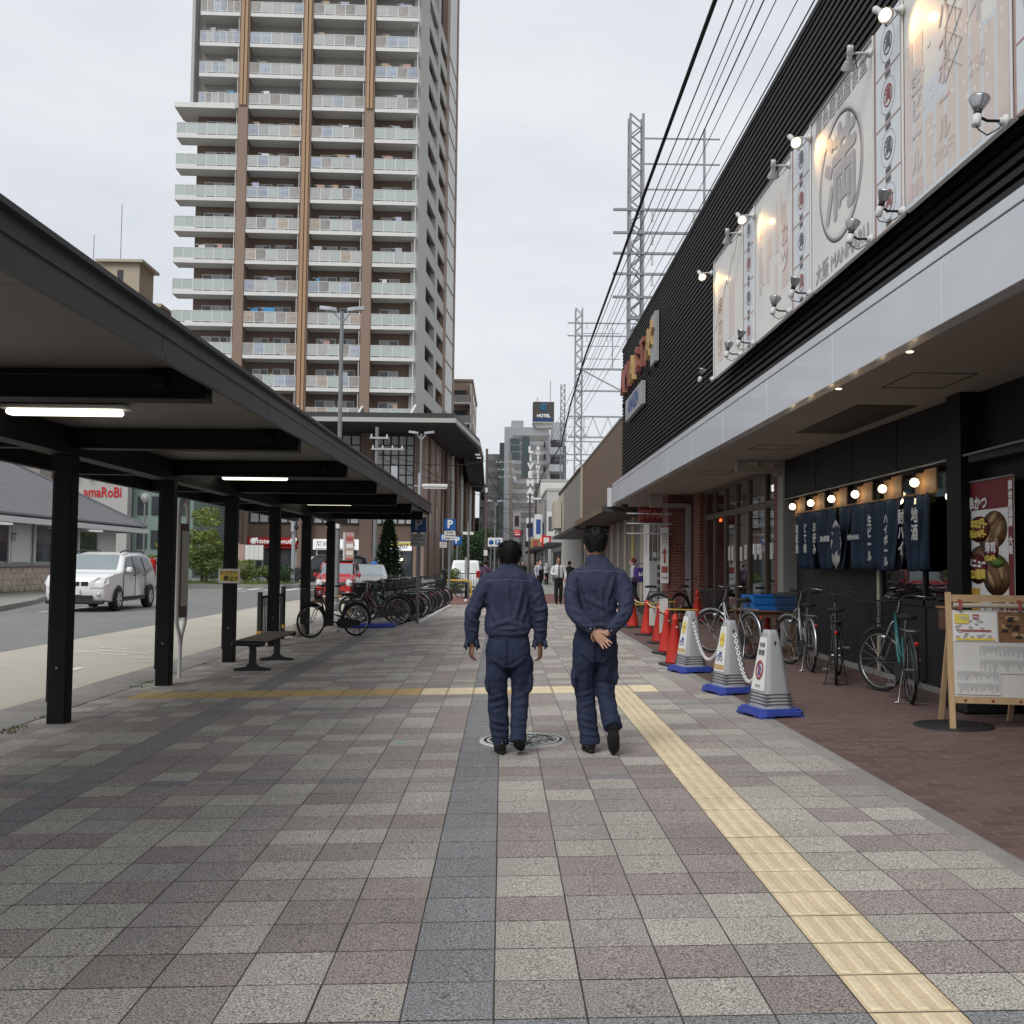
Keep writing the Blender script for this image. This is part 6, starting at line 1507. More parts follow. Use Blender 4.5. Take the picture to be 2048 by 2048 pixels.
def stand_sign(x, y, rz, kind, label):
    t = thing('stand_sign', label, 'stand sign', (x,y,gz(x)), rz, 'grey stand signs on blue bases')
    f = MB(); s_ = .245
    f.prism([(-s_,-s_+.07),(-s_+.07,-s_),(s_-.07,-s_),(s_,-s_+.07),(s_,s_-.07),(s_-.07,s_),(-s_+.07,s_),(-s_,s_-.07)], .022, .060)
    f.prism([(-s_+.03,-s_+.08),(-s_+.08,-s_+.03),(s_-.08,-s_+.03),(s_-.03,-s_+.08),(s_-.03,s_-.08),(s_-.08,s_-.03),(-s_+.08,s_-.03),(-s_+.03,s_-.08)], .0605, .078)
    for (a, b) in ((-1,-1),(1,-1),(1,1),(-1,1)): f.box(a*.23,a*.09,b*.23,b*.09,0,.0215)
    f.build('base', 'base_blue', t)
    H_ = .72; z0 = .079
    def ring(u): # half-width (x), half-depth (y)
        return (.175-.105*u, .155-.100*u)
    bm = MB(); us = [0,.1,.3,.6,.85,.95,1.0]; n = 20; vs_ = []
    for u in us:
        a, b = ring(u); 
        if u > .9: a *= 1-(u-.9)*2.2; b *= 1-(u-.9)*2.2
        for k in range(n):
            th = 2*math.pi*(k+.5)/n; cx_, sy_ = math.cos(th), math.sin(th)
            m_ = max(abs(cx_), abs(sy_)); e_ = (abs(cx_)**8+abs(sy_)**8)**(1/8)
            vs_.append((a*cx_/e_, b*sy_/e_, z0+H_*u))
    fs_ = [(i*n+k, i*n+(k+1)%n, (i+1)*n+(k+1)%n, (i+1)*n+k) for i in range(len(us)-1) for k in range(n)] + [tuple((len(us)-1)*n+k for k in range(n))]
    bm.add(vs_, fs_, 0, True); body = bm.build('body', 'sign_grey', t)
    for k in range(4):
        u = .05+.042*k; a, b = ring(u); g_ = MB(); zz = z0+H_*u
        a += .004; b += .004
        g_.box(-a,a,-b,-b+.01,zz,zz+.008); g_.box(-a,a,b-.01,b,zz,zz+.008); g_.box(-a,-a+.01,-b+.011,b-.011,zz,zz+.008); g_.box(a-.01,a,-b+.011,b-.011,zz,zz+.008); g_.build('groove', 'sign_groove', t)
    MB().box(-.03,.03,-.02,.02,z0+H_-.03,z0+H_+.0015).build('handle_slot', 'print_black', t)
    def on(x0, x1, u0, u1, d, mat, nm):
        b0 = -ring(u0)[1]-d; b1 = -ring(u1)[1]-d
        f = MB(); f.add([(x0*ring(u0)[0],b0,z0+H_*u0),(x1*ring(u0)[0],b0,z0+H_*u0),(x1*ring(u1)[0],b1,z0+H_*u1),(x0*ring(u1)[0],b1,z0+H_*u1)]+[(x0*ring(u0)[0],b0+.004,z0+H_*u0),(x1*ring(u0)[0],b0+.004,z0+H_*u0),(x1*ring(u1)[0],b1+.004,z0+H_*u1),(x0*ring(u1)[0],b1+.004,z0+H_*u1)], [(0,1,2,3),(0,4,5,1),(1,5,6,2),(2,6,7,3),(3,7,4,0)]); return f.build(nm, mat, t)
    on(-.78,.78,.22,.9,.002,'print_white','sheet')
    zc = lambda u: z0+H_*u
    sl = math.atan2(.100,H_)
    def tx(b, s, x_, u, mat, **k): text_mb(b, s, T(x_,-ring(u)[1]-.007,zc(u))@RX(R(90)-sl), **k).build('lettering', mat, t)
    if kind == 'smoke':
        tx('歩道', .045, .0, .80, 'print_dark', bold=.001); tx('禁煙', .055, .0, .70, 'print_dark', bold=.001)
        f = MB(); Mx = T(0,-ring(.48)[1]-.008,zc(.48))@RX(R(90)-sl)@Matrix.Diagonal((.72,1,1,1)); f.torus(.078,.014,24,4,0,Mx, sy=.1); f.prism([(-.062,.050),(-.050,.062),(.062,-.050),(.050,-.062)], -.001, .001, 0, Mx); f.build('prohibition_mark', 'print_red', t)
        f = MB(); f.prism([(-.03,-.05),(.03,-.05),(.035,.02),(-.02,.055),(-.035,.02)], -.002, 0, 0, Mx); f.build('pictogram', 'blue_text', t); tx('尼崎市', .032, 0, .27, 'print_dark')
    else:
        f = MB(); Mx = T(0,-ring(.70)[1]-.007,zc(.70))@RX(R(90)-sl)
        pl = []
        for k in range(16): r_ = .085 if k % 2 == 0 else .055; pl.append((r_*.72*math.cos(k*math.pi/8), r_*1.15*math.sin(k*math.pi/8)))
        f.prism(pl, -.001, .001, 0, Mx); f.build('burst', 'print_yellow', t); tx('危険', .045, 0, .70, 'print_red', bold=.001)
        f = MB(); Mx = T(-.02,-ring(.46)[1]-.007,zc(.46))@RX(R(90)-sl); f.torus(.026,.005,12,3,0,Mx@T(-.03,-.03,0), sy=.1); f.torus(.026,.005,12,3,0,Mx@T(.04,-.03,0), sy=.1); f.prism([(-.03,-.03),(.0,.04),(.045,.04),(.04,-.03),(.03,.02),(.0,.0)], -.001, .001, 0, Mx); f.build('pictogram', 'blue_text', t)
        on(-.72,.72,.25,.32,.005,'tactile_orange','strip')
    for s2 in (-1, 1):
        a_ = ring(.82)[0]+.002; f = MB(); f.box(s2*a_,s2*(a_+.002),-.006,.006,zc(.80),zc(.86)); f.box(s2*a_,s2*(a_+.002),-.014,.014,zc(.835),zc(.845)); f.build('chain_slot', 'print_black', t)
    return t
stand_sign(2.54,9.72,R(-74),'smoke','nearest grey stand sign with a no-smoking mark, on a blue base')
stand_sign(2.53,11.4,R(-74),'danger','middle grey stand sign with a yellow burst, chained on both sides')
stand_sign(2.50,13.6,R(-74),'danger','farthest grey stand sign with a yellow burst, beside the slim red cone')
t = stand_sign(2.72,23.3,R(-30),'smoke','white stand sign on a blue base behind the last red cone')
def chain(p, q, sag, label):
    t = thing('chain', label, 'chain', (0,0,0), 0, 'white plastic chains')
    P = sagline(p, q, sag, 60); L = sum((P[i+1]-P[i]).length for i in range(60)); n = int(L/.042)
    lk = MB().torus(.017,.0055,10,5,0,Matrix.Diagonal((1.55,1,1,1))).mesh('link', 'chain_white')
    acc = 0; i = 0; d_ = 0
    for k in range(n+1):
        target = L*k/n
        while i < 59 and d_+(P[i+1]-P[i]).length < target: d_ += (P[i+1]-P[i]).length; i += 1
        u = (target-d_)/max(1e-6,(P[i+1]-P[i]).length); pos = P[i].lerp(P[i+1], min(1,u)); tg = (P[i+1]-P[i]).normalized()
        o = link('link', lk, t); o.matrix_local = Matrix.Translation(pos) @ tg.to_track_quat('X','Z').to_matrix().to_4x4() @ RX(R(90)*(k % 2)+.4)
chain((2.52,13.5,.72),(2.48,11.5,.70),.38,'white plastic chain between the farthest and the middle grey stand sign')
chain((2.57,11.3,.70),(2.50,9.82,.70),.42,'white plastic chain between the middle and the nearest grey stand sign')

t = thing('wooden_table', 'dark wooden side table in front of the glazed shop', 'table', (4.08,15.95,gz(4.1)), R(4))
MB().box(-.38,.38,-.38,.38,.66,.69, ch=.006).build('table_top', 'wood_table', t)
for a in (-.33,.33):
    for b in (-.33,.33): MB().box(a-.03,a+.03,b-.03,b+.03,0,.66).build('leg', 'wood_table', t)
for b in (-.33,.33): MB().box(-.30,.30,b-.015,b+.015,.10,.15).build('stretcher', 'wood_table', t); MB().box(-.30,.30,b-.015,b+.015,.58,.655).build('apron', 'wood_table', t)
for k in range(2):
    c_ = thing('plastic_crate', ['lower blue plastic crate on the wooden table','upper blue plastic crate stacked on the wooden table'][k], 'crate', (4.17-.02*k,15.97,gz(4.1)+.692+.115*k), R(4+2*k), 'blue crates on the table'); c_.scale = (.80,1,1)
    MB().box(-.42,.42,-.28,.28,.0,.012).build('bottom', 'crate_blue', c_)
    for (p,q,r_,s_) in ((-.42,.42,-.28,-.265),(-.42,.42,.265,.28),(-.42,-.405,-.264,.264),(.405,.42,-.264,.264)): MB().box(p,q,r_,s_,.013,.108).build('side', 'crate_blue', c_)
    f = MB(); f.box(-.435,.435,-.295,-.281,.09,.112); f.box(-.435,.435,.281,.295,.09,.112); f.build('rim', 'crate_blue', c_)
    for a in (-.43,): MB().box(a-.002,a+.008,-.08,.08,.045,.08).build('handle', 'mullion', c_)
# ================================================================= bicycles
def bicycle(label, loc, rz, steer=0.0, frame='black_paint', basket=True, lean=0.0, group='parked bicycles', lo=False, child=False, red=True):
    """wheels run along local +x (front).  rear hub at x=0, front hub at x=1.08"""
    t = thing('bicycle', label, 'bicycle', loc, rz, group); t.rotation_euler = (lean,0,rz)
    key = (frame, basket, lo, child, round(steer,2))
    Rw = .335
    K = bicycle.cache
    def part(nm, mat, fn, parent=t, loc=None, rot=None, k=None):
        kk = (nm, mat, k, lo)
        if kk not in K: K[kk] = fn().mesh(nm, mat)
        return link(nm, K[kk], parent, loc=loc, rot=rot)
    seg = 20 if lo else 32
    W = RX(R(90))
    def wheel(par, x):
        w = part('wheel', 'black_rubber', lambda: MB().torus(Rw-.017,.018,seg,5 if lo else 6,0,W), par, (x,0,Rw))
        part('rim', 'chrome', lambda: MB().torus(Rw-.042,.011,seg,4,0,W), w)
        def sp():
            m = MB(); n = 12 if lo else 18
            for k in range(n):
                a = 2*math.pi*k/n; s_ = .03 if k % 2 else -.03; m.tube([(.015*math.cos(a+1.2),s_,.015*math.sin(a+1.2)),((Rw-.045)*math.cos(a),0,(Rw-.045)*math.sin(a))], .0022, 3, cap=False)
            m.tube([(0,-.05,0),(0,.05,0)], .02, 8); return m
        part('spokes', 'chrome', sp, w)
    wheel(t, 0)
    part('mudguard', 'black_plastic' if frame != 'frame_silver' else 'chrome', lambda: MB().torus(Rw+.018,.028,16,5,0,T(0,0,Rw)@W, a0=R(-15), a1=R(195), sy=.9), k='r')
    # frame
    def fr():
        m = MB(); bb = (.42,0,.27)
        m.tube([(0,.055,Rw),(.40,.05,.27)], .012, 6); m.tube([(0,-.055,Rw),(.40,-.05,.27)], .012, 6)
        m.tube([(0,.055,Rw),(.27,.03,.64)], .010, 6); m.tube([(0,-.055,Rw),(.27,-.03,.64)], .010, 6)
        m.tube([(.42,0,.27),(.24,0,.74)], .017, 8); m.tube([(.43,0,.27),(.60,0,.33),(.78,0,.52),(.855,0,.76)], .019, 8); m.tube([(.36,0,.42),(.56,0,.46),(.74,0,.62),(.85,0,.81)], .014, 8)
        m.tube([(.865,0,.72),(.84,0,.88)], .021, 8); return m
    part('frame', frame, fr)
    part('seat_post', 'chrome', lambda: MB().tube([(.245,0,.73),(.215,0,.83)], .014, 8))
    def sd():
        m = MB(); us = [(-.13,.02,.0),(-.12,.085,.0),(-.05,.105,.005),(.03,.07,.004),(.10,.035,.0),(.14,.022,-.008),(.15,.008,-.012)]
        vs_ = []; n = 10
        for (x, w, z_) in us:
            for k in range(n): a = 2*math.pi*k/n; vs_.append((.215+x, w*math.cos(a), .855+z_+.032*math.sin(a)*(1 if math.sin(a) > 0 else .8)))
        m.add(vs_, [(i*n+k,i*n+(k+1)%n,(i+1)*n+(k+1)%n,(i+1)*n+k) for i in range(len(us)-1) for k in range(n)]+[tuple(range(n))[::-1],tuple((len(us)-1)*n+k for k in range(n))], 0, True); return m
    part('saddle', 'black_rubber', sd)
    def ck():
        m = MB(); m.lathe([(.085,-.004),(.085,.004)], 16, 0, T(.42,.05,.27)@W); m.tube([(.42,.06,.27),(.42,.065,.27),(.50,.07,.13)], .009, 5); m.tube([(.42,-.06,.27),(.34,-.07,.41)], .009, 5); m.box(.46,.54,.075,.155,.12,.14); m.box(.30,.38,-.155,-.075,.40,.42); return m
    part('crank', 'grey_metal', ck)
    part('chain_case', 'black_plastic', lambda: MB().prism([(-.06,-.05),(.40,-.105),(.50,-.05),(.52,0),(.50,.06),(.40,.10),(-.05,.045)], -.012, .012, 0, T(0,.062,Rw-.05)@W@Matrix.Diagonal((1,1,1,1))))
    def rk():
        m = MB(); z_ = .735
        for s_ in (-.06,.06): m.tube([(.24,s_,z_),(-.24,s_,z_),(-.27,0,z_)], .006, 5); m.tube([(0,s_,Rw),(-.12,s_,z_)], .006, 5)
        for k in range(4): m.tube([(.12-.11*k,-.06,z_),(.12-.11*k,.06,z_)], .004, 4)
        return m
    part('rear_rack', 'chrome' if frame in ('frame_silver','frame_teal') else 'black_plastic', rk)
    if red: part('rear_reflector', 'lamp_red', lambda: MB().lathe([(.022,0),(.022,.012),(.001,.018)], 10, 0, T(-.34,0,.62)@RY(R(-90))))
    def ks():
        m = MB(); m.tube([(0,.07,Rw),(-.03,.12,.02),(-.03,.16,.012)], .008, 5); m.tube([(0,-.07,Rw),(-.03,-.12,.02),(-.03,-.16,.012)], .008, 5); m.tube([(-.03,.14,.012),(-.03,-.14,.012)], .007, 5); return m
    part('kickstand', 'chrome' if frame in ('frame_silver','frame_teal') else 'black_plastic', ks)
    # steered front end
    fe = bpy.data.objects.new('front_fork', K.setdefault(('ff',lo), None) or None); 
    if K.get(('ffm',lo)) is None:
        m = MB()
        for s_ in (-.055,.055): m.tube([(.21,s_,-.385),(.13,s_,-.22),(.02,s_,.02),(.0,s_*.5,.06)], .011, 6)
        m.tube([(.0,0,.02),(-.045,0,.22)], .014, 8); K[('ffm',lo)] = m.mesh('front_fork', 'chrome')
    fe = link('front_fork', K[('ffm',lo)], t, loc=(.865,0,.72), rot=(0,0,steer))
    wheel_loc = (.215,0,-.385)
    w = part('wheel', 'black_rubber', lambda: MB().torus(Rw-.017,.018,seg,5 if lo else 6,0,W), fe, wheel_loc)
    # rim and spokes of the front wheel sit on the fork too (no fourth level)
    part('rim', 'chrome', lambda: MB().torus(Rw-.042,.011,seg,4,0,W), fe, wheel_loc)
    kk = ('spokes','chrome',None,lo)
    if kk in K: link('spokes', K[kk], fe, loc=wheel_loc)
    part('mudguard', 'black_plastic' if frame != 'frame_silver' else 'chrome', lambda: MB().torus(Rw+.018,.026,16,5,0,W, a0=R(50), a1=R(200), sy=.9), fe, wheel_loc, k='f')
    def hb():
        m = MB(); m.tube([(-.045,0,.2),(-.06,0,.29)], .013, 8)
        for s_ in (-1,1): m.tube([(-.06,0,.29),(-.03,s_*.10,.33),(-.05,s_*.2,.34),(-.16,s_*.26,.325),(-.27,s_*.27,.315)], .011, 6)
        return m
    part('handlebar', 'chrome' if frame != 'black_paint' else 'black_plastic', hb, fe)
    part('grips', 'black_rubber', lambda: MB().tube([(-.18,.262,.323),(-.29,.27,.313)], .017, 8).tube([(-.18,-.262,.323),(-.29,-.27,.313)], .017, 8).tube([(-.02,.2,.335),(-.15,.235,.30)], .006, 4).tube([(-.02,-.2,.335),(-.15,-.235,.30)], .006, 4), fe)
    part('headlamp', 'chrome', lambda: MB().lathe([(.02,-.03),(.035,.0),(.035,.03),(.03,.035)], 10, 0, T(.11,.05,-.12)@RY(R(90))), fe)
    if basket:
        def bk():
            m = MB(); x0, x1, y0, z0, z1 = .06,.34,.17,.02,.27
            def sec(u): return (x0-.01*u, x1-.03+.05*u, y0-.04+.04*u, z0+(z1-z0)*u)
            n = 5 if lo else 7
            for i in range(n+1):
                a,b,c,z_ = sec(i/n); r_ = .007 if i == n else .0038
                m.tube([(a,-c,z_),(b,-c,z_),(b,c,z_),(a,c,z_),(a,-c,z_)], r_, 4, cap=False)
            nv = 6 if lo else 9
            for k in range(nv+1):
                u = k/nv; A = sec(0); B = sec(1)
                for s_ in (-1,1): m.tube([(A[0]+(A[1]-A[0])*u,s_*A[2],A[3]),(B[0]+(B[1]-B[0])*u,s_*B[2],B[3])], .0035, 3, cap=False)
                m.tube([(A[1],-A[2]+2*A[2]*u,A[3]),(B[1],-B[2]+2*B[2]*u,B[3])], .0035, 3, cap=False); m.tube([(A[0],-A[2]+2*A[2]*u,A[3]),(B[0],-B[2]+2*B[2]*u,B[3])], .0035, 3, cap=False)
                m.tube([(A[0]+(A[1]-A[0])*u,-A[2],A[3]),(A[0]+(A[1]-A[0])*u,A[2],A[3])], .0035, 3, cap=False)
            return m
        part('basket', 'black_plastic' if basket is True else basket, bk, fe)
    if child:
        def cs():
            m = MB(); m.box(-.22,.12,-.16,.16,.76,.80, ch=.01); m.box(-.25,-.20,-.17,.17,.78,1.30, ch=.02); m.box(-.2,.08,-.18,-.15,.8,1.0, ch=.01); m.box(-.2,.08,.15,.18,.8,1.0, ch=.01); m.box(-.24,-.12,-.18,.18,1.15,1.32, ch=.02); return m
        part('child_seat', 'black_plastic', cs)
    return t
bicycle.cache = {}
G_R = 'bicycles in front of the shops'
bicycle('teal bicycle with a wide dark basket, nearest the menu easel', (4.10,10.30,gz(4.1)), R(78), R(38), 'frame_teal', True, 0, G_R)
bicycle('black bicycle seen from behind between the silver-barred and teal bicycles', (3.90,11.98,gz(3.9)), R(72), R(-8), 'black_paint', False, 0, G_R)
bicycle('bicycle with raised silver handlebar beside the crate table', (4.02,13.35,gz(4.0)), R(84), R(28), 'frame_silver', True, 0, G_R)
bicycle('silver bicycle with turned front wheel just behind the white chain', (3.68,15.25,gz(3.7)), R(104), R(30), 'frame_silver', True, 0, G_R)
bicycle('dark bicycle leaning by the big brick wall', (3.75,24.7,gz(3.7)), R(150), R(25), 'black_paint', True, R(6), G_R)
bicycle('dark bicycle behind the rope by the red-hatted woman', (4.35,24.9,gz(4.3)), R(40), R(-25), 'black_paint', True, R(-5), G_R)
bicycle('long black bicycle standing broadside between two canopy posts', (-3.02,21.42,gz(-3.0)), R(222), R(0), 'black_paint', 'black_plastic', 0, 'bicycles on the left pavement')
rk_l = ['first','second','third','fourth','fifth','sixth','seventh','eighth','ninth','tenth','eleventh','twelfth','thirteenth','fourteenth','fifteenth','sixteenth','seventeenth','eighteenth']
rr_ = random.Random(12)
for i in range(18):
    y_ = 25.2+.62*i
    fr_ = rr_.choice(['black_paint','black_paint','frame_maroon','frame_silver','black_paint','frame_teal']); 
    if i in (0, 1): fr_ = 'frame_maroon'
    bicycle(rk_l[i] + ' parked bicycle of the rack row counted from the canopy end', (-2.50+.026*i+rr_.uniform(-.1,.1),y_,gz(-2.5)), R(167+rr_.uniform(-7,7)), R(rr_.uniform(-35,35)), fr_, True if rr_.random() < .85 else False, R(rr_.uniform(-4,4)), 'bicycles in the rack row', lo=i > 3, child=i == 15)
for i in range(5):
    bicycle(['parked bicycle at the near end of the inner rack row','second parked bicycle of the inner rack row','third parked bicycle of the inner rack row','fourth parked bicycle of the inner rack row','parked bicycle at the far end of the inner rack row'][i], (-4.0+.02*i,27.5+1.6*i,gz(-4.0)), R(10+rr_.uniform(-8,8)), R(rr_.uniform(-30,30)), 'black_paint' if i % 2 else 'frame_silver', True, R(rr_.uniform(-4,4)), 'bicycles in the rack row', lo=True)
bicycle('lone bicycle with a child seat beyond the yellow barrier', (-1.75,44.2,gz(-1.7)), R(172), R(10), 'black_paint', True, 0, 'bicycles on the left pavement', lo=True)
tag(MB().box(-.75,.55,-.25,.25,0,.10, ch=.03).build('rack_block', 'base_blue', None, loc=(-3.05,24.3,gz(-3))), 'blue plastic block on the pavement under the parked bicycles', 'block')
t = thing('planter_ball', 'pale concrete ball footing behind the front wheel of the broadside bicycle', 'footing', (-4.25,21.5,gz(-4.2))); MB().ball((0,0,.12), .16, 16, 10).build('ball', 'planter', t)

# ================================================================= cars
def car(label, loc, rz, paint, prof, W, roofW, wins, wheelx, rw, extra=None, roof=None, group='vehicles', wind=None):
    """prof: side outline (x,z) from front bottom over the roof to rear bottom; x=0 front.  windows are panels proud of the body"""
    t = thing('parked_car', label, 'car', loc, rz, group)
    zb = wins['belt']; zr = max(p[1] for p in prof)
    def hw(z_, x=0):
        L_ = prof_len; nose = min(1.0, .90+.10*min(x, L_-x)/.45)
        w = W/2 if z_ <= zb else W/2-(W-roofW)/2*(z_-zb)/(zr-zb)
        if z_ < .45: w -= .03
        return w*max(.9, nose)
    prof_len = max(p[0] for p in prof)
    # resample the outline and loft it across the width with rounded shoulders
    pts = []
    for i in range(len(prof)):
        a = prof[i]; b = prof[(i+1) % len(prof)]; d = math.hypot(b[0]-a[0], b[1]-a[1]); k = max(1, int(d/.12))
        for j in range(k): pts.append((a[0]+(b[0]-a[0])*j/k, a[1]+(b[1]-a[1])*j/k))
    cxm = sum(p[0] for p in pts)/len(pts); czm = sum(p[1] for p in pts)/len(pts)
    m = MB(); n = len(pts); rings = []
    for (s_, ins) in ((-1,.10),(-.97,.045),(-.90,.015),(-.72,0),(0,0),(.72,0),(.90,.015),(.97,.045),(1,.10)):
        base = len(m.v)
        for (x, z_) in pts:
            dx, dz = cxm-x, czm-z_; q = math.hypot(dx, dz); xi = x+dx/q*ins; zi = z_+dz/q*ins
            m.v.append((xi, s_*hw(zi, x), zi))
        rings.append(base)
    for a, b in zip(rings[:-1], rings[1:]):
        for k in range(n): m.f.append([a+k, b+k, b+(k+1)%n, a+(k+1)%n]); m.m.append(0); m.sm.append(True)
    m.f.append([rings[0]+k for k in range(n)]); m.m.append(0); m.sm.append(False); m.f.append([rings[-1]+k for k in range(n)][::-1]); m.m.append(0); m.sm.append(False)
    body = m.build('body', paint, t); body.data.set_sharp_from_angle(angle=R(24))
    # side glass
    for s_ in (-1, 1):
        for (poly) in wins['side']:
            f = MB(); v = [(x, s_*(hw(z_, x)+.012), z_) for x, z_ in poly]; v2 = [(x, s_*(hw(z_, x)-.02), z_) for x, z_ in poly]; k = len(v)
            f.add(v+v2, [tuple(range(k)) if s_ < 0 else tuple(range(k))[::-1]]+[(i,(i+1)%k,k+(i+1)%k,k+i) for i in range(k)]); f.build('side_window', 'dark_glass', t)
    for nm, (p, q, w0, w1) in (('windscreen', wins['front']), ('rear_window', wins['rear'])):
        a = Vector((p[0],0,p[1])); b = Vector((q[0],0,q[1])); d = (b-a).normalized(); nrm = Vector((-d.z,0,d.x)) if nm == 'windscreen' else Vector((d.z,0,-d.x))
        if nm == 'windscreen' and nrm.x > 0: nrm = -nrm
        if nm == 'rear_window' and nrm.x < 0: nrm = -nrm
        o_ = nrm*.014
        f = MB(); f.add([a+o_+Vector((0,-w0,0)), a+o_+Vector((0,w0,0)), b+o_+Vector((0,w1,0)), b+o_+Vector((0,-w1,0)), a-o_+Vector((0,-w0,0)), a-o_+Vector((0,w0,0)), b-o_+Vector((0,w1,0)), b-o_+Vector((0,-w1,0))], [(0,1,2,3),(4,7,6,5),(0,4,5,1),(1,5,6,2),(2,6,7,3),(3,7,4,0)]); f.build(nm, wind or 'windscreen', t)
    Wm = RX(R(90))
    for x in wheelx:
        for s_ in (-1, 1):
            yw = s_*(W/2-.10)
            MB().lathe([(rw+.035,-.004),(rw+.035,.004)], 22, 0, T(x,s_*(W/2+.000),rw+.01)@Wm).build('wheel_arch', 'black_plastic', t)
            w_ = MB().lathe([(rw*.62,-.11),(rw-.03,-.11),(rw,-.07),(rw,.07),(rw-.03,.11),(rw*.62,.11)], 24, 0, Wm, cap=False).build('wheel', 'black_rubber', t, loc=(x,yw+s_*.02,rw))
            rm = MB(); rm.lathe([(rw*.66,-.10),(rw*.60,-.098),(rw*.60,.098),(rw*.66,.10)], 20, 0, Wm, cap=False); rm.lathe([(.001,s_*-.085),(.07,s_*-.09)], 10, 0, Wm)
            for k in range(6):
                a = k*math.pi/3; rm.beam((.04*math.cos(a),s_*.088,.04*math.sin(a)),(rw*.63*math.cos(a),s_*.096,rw*.63*math.sin(a)), .075, .02, up=(0,1,0))
            rm.build('rim', 'rim_alloy', w_)
            MB().lathe([(.001,s_*.04),(rw*.62,s_*.04)], 16, 0, Wm).build('hub_back', 'black_plastic', w_)
    return t, hw, W
def lampquad(t, pts, mat, nm): 
    f = MB(); n = len(pts); f.add(pts, [tuple(range(n)), tuple(range(n))[::-1]]); o = f.build(nm, mat, t); md = o.modifiers.new('s','SOLIDIFY'); md.thickness = .02; md.offset = 0; return o
# white SUV, nose towards the viewer (local +x = rearwards, so it is turned)
P = [(.10,.32),(.03,.45),(.0,.62),(.02,.82),(.10,.95),(.55,1.06),(1.05,1.10),(1.25,1.18),(1.78,1.60),(2.3,1.675),(3.4,1.67),(3.95,1.61),(4.25,1.45),(4.42,1.05),(4.50,.80),(4.50,.5),(4.40,.33),(3.9,.26),(2,.24),(.5,.26)]
su, hw, W = car('white SUV driving on the road beyond the bus lane', (-11.72,28.28,0.0), R(90), 'car_white', P, 1.79, 1.36,
    dict(belt=1.05, side=[[(1.42,1.08),(2.28,1.09),(2.28,1.54),(1.98,1.53),(1.5,1.2)],[(2.36,1.09),(3.15,1.10),(3.12,1.54),(2.36,1.55)],[(3.24,1.11),(3.98,1.14),(3.80,1.50),(3.22,1.54)]], front=((1.20,1.15),(1.76,1.585),.70,.60), rear=((4.44,1.05),(4.18,1.50),.66,.58)), (.93,3.68), .345, wind='windscreen')
su.scale = (.94,1,1)
for s_ in (-1, 1):
    lampquad(su, [(-.025,s_*.42,.68),(-.005,s_*.42,.83),(.045,s_*.62,.95),(.28,s_*.83,.97),(.2,s_*.885,.80),(.0,s_*.74,.68)], 'lamp_glass', 'headlight')
    MB().lathe([(.001,.0),(.06,.0),(.065,.02)], 12, 0, T(.04,s_*.66,.50)@RY(R(-90))).build('fog_lamp', 'lamp_glass', su)
    MB().box(1.44,1.62,s_*.90,s_*1.06,1.08,1.24, ch=.04).build('mirror', 'car_white', su)
    for x in (2.1, 2.95): MB().box(x,x+.16,s_*(.895),s_*(.925),.98,1.01).build('door_handle', 'black_plastic', su)
    for x in (1.33, 2.32, 3.2): MB().box(x-.006,x+.006,s_*.880,s_*.899,.42,1.06).build('door_gap', 'black_plastic', su)
    MB().box(1.35,3.2,s_*.885,s_*.905,.30,.40).build('sill', 'black_plastic', su)
    MB().tube([(1.75,s_*.62,1.66),(2.1,s_*.63,1.72),(3.5,s_*.63,1.715),(3.8,s_*.62,1.65)], .022, 6).build('roof_rail', 'black_plastic', su)
    MB().box(4.36,4.46,s_*.62,s_*.82,.95,1.5, ch=.03).build('tail_lamp', 'lamp_red', su)
for k, (a, b) in enumerate(((-.37,-.18),(-.13,.13),(.18,.37))): MB().box(-.012,.05,a,b,.72,.84, ch=.01).build('grille_opening', 'black_plastic', su)
MB().box(-.015,.05,-.5,.5,.36,.46, ch=.01).build('lower_grille', 'black_plastic', su); MB().box(.0,.12,-.80,.80,.22,.33, ch=.03).build('bumper_skirt', 'black_plastic', su); MB().box(-.03,-.016,-.165,.165,.48,.64).build('number_plate', 'plate', su); MB().torus(.055,.012,16,4,0,T(-.02,0,.78)@RY(R(90))).build('badge', 'chrome', su)
# red kei car facing the viewer in the bus lane
P = [(.08,.28),(.02,.40),(.0,.62),(.04,.78),(.12,.90),(.62,.99),(.80,1.02),(1.22,1.50),(1.45,1.585),(2.9,1.57),(3.2,1.50),(3.36,1.0),(3.38,.5),(3.32,.3),(2.8,.22),(.6,.22)]
rc_, hw, W = car('red small car with round headlamps and black roof parked in the bus lane', (-6.22,38.1,-.085), R(93), 'car_red', P, 1.475, 1.20,
    dict(belt=.98, side=[[(1.05,1.01),(1.85,1.02),(1.85,1.44),(1.35,1.43)],[(1.92,1.02),(2.75,1.03),(2.72,1.44),(1.92,1.45)],[(2.82,1.03),(3.22,1.05),(3.12,1.40),(2.8,1.43)]], front=((.83,1.03),(1.20,1.475),.62,.56), rear=((3.36,1.02),(3.22,1.46),.58,.52)), (.62,2.85), .285, wind='windscreen')
MB().box(1.27,3.18,-.57,.57,1.565,1.615, ch=.03).build('black_roof', 'car_black', rc_)
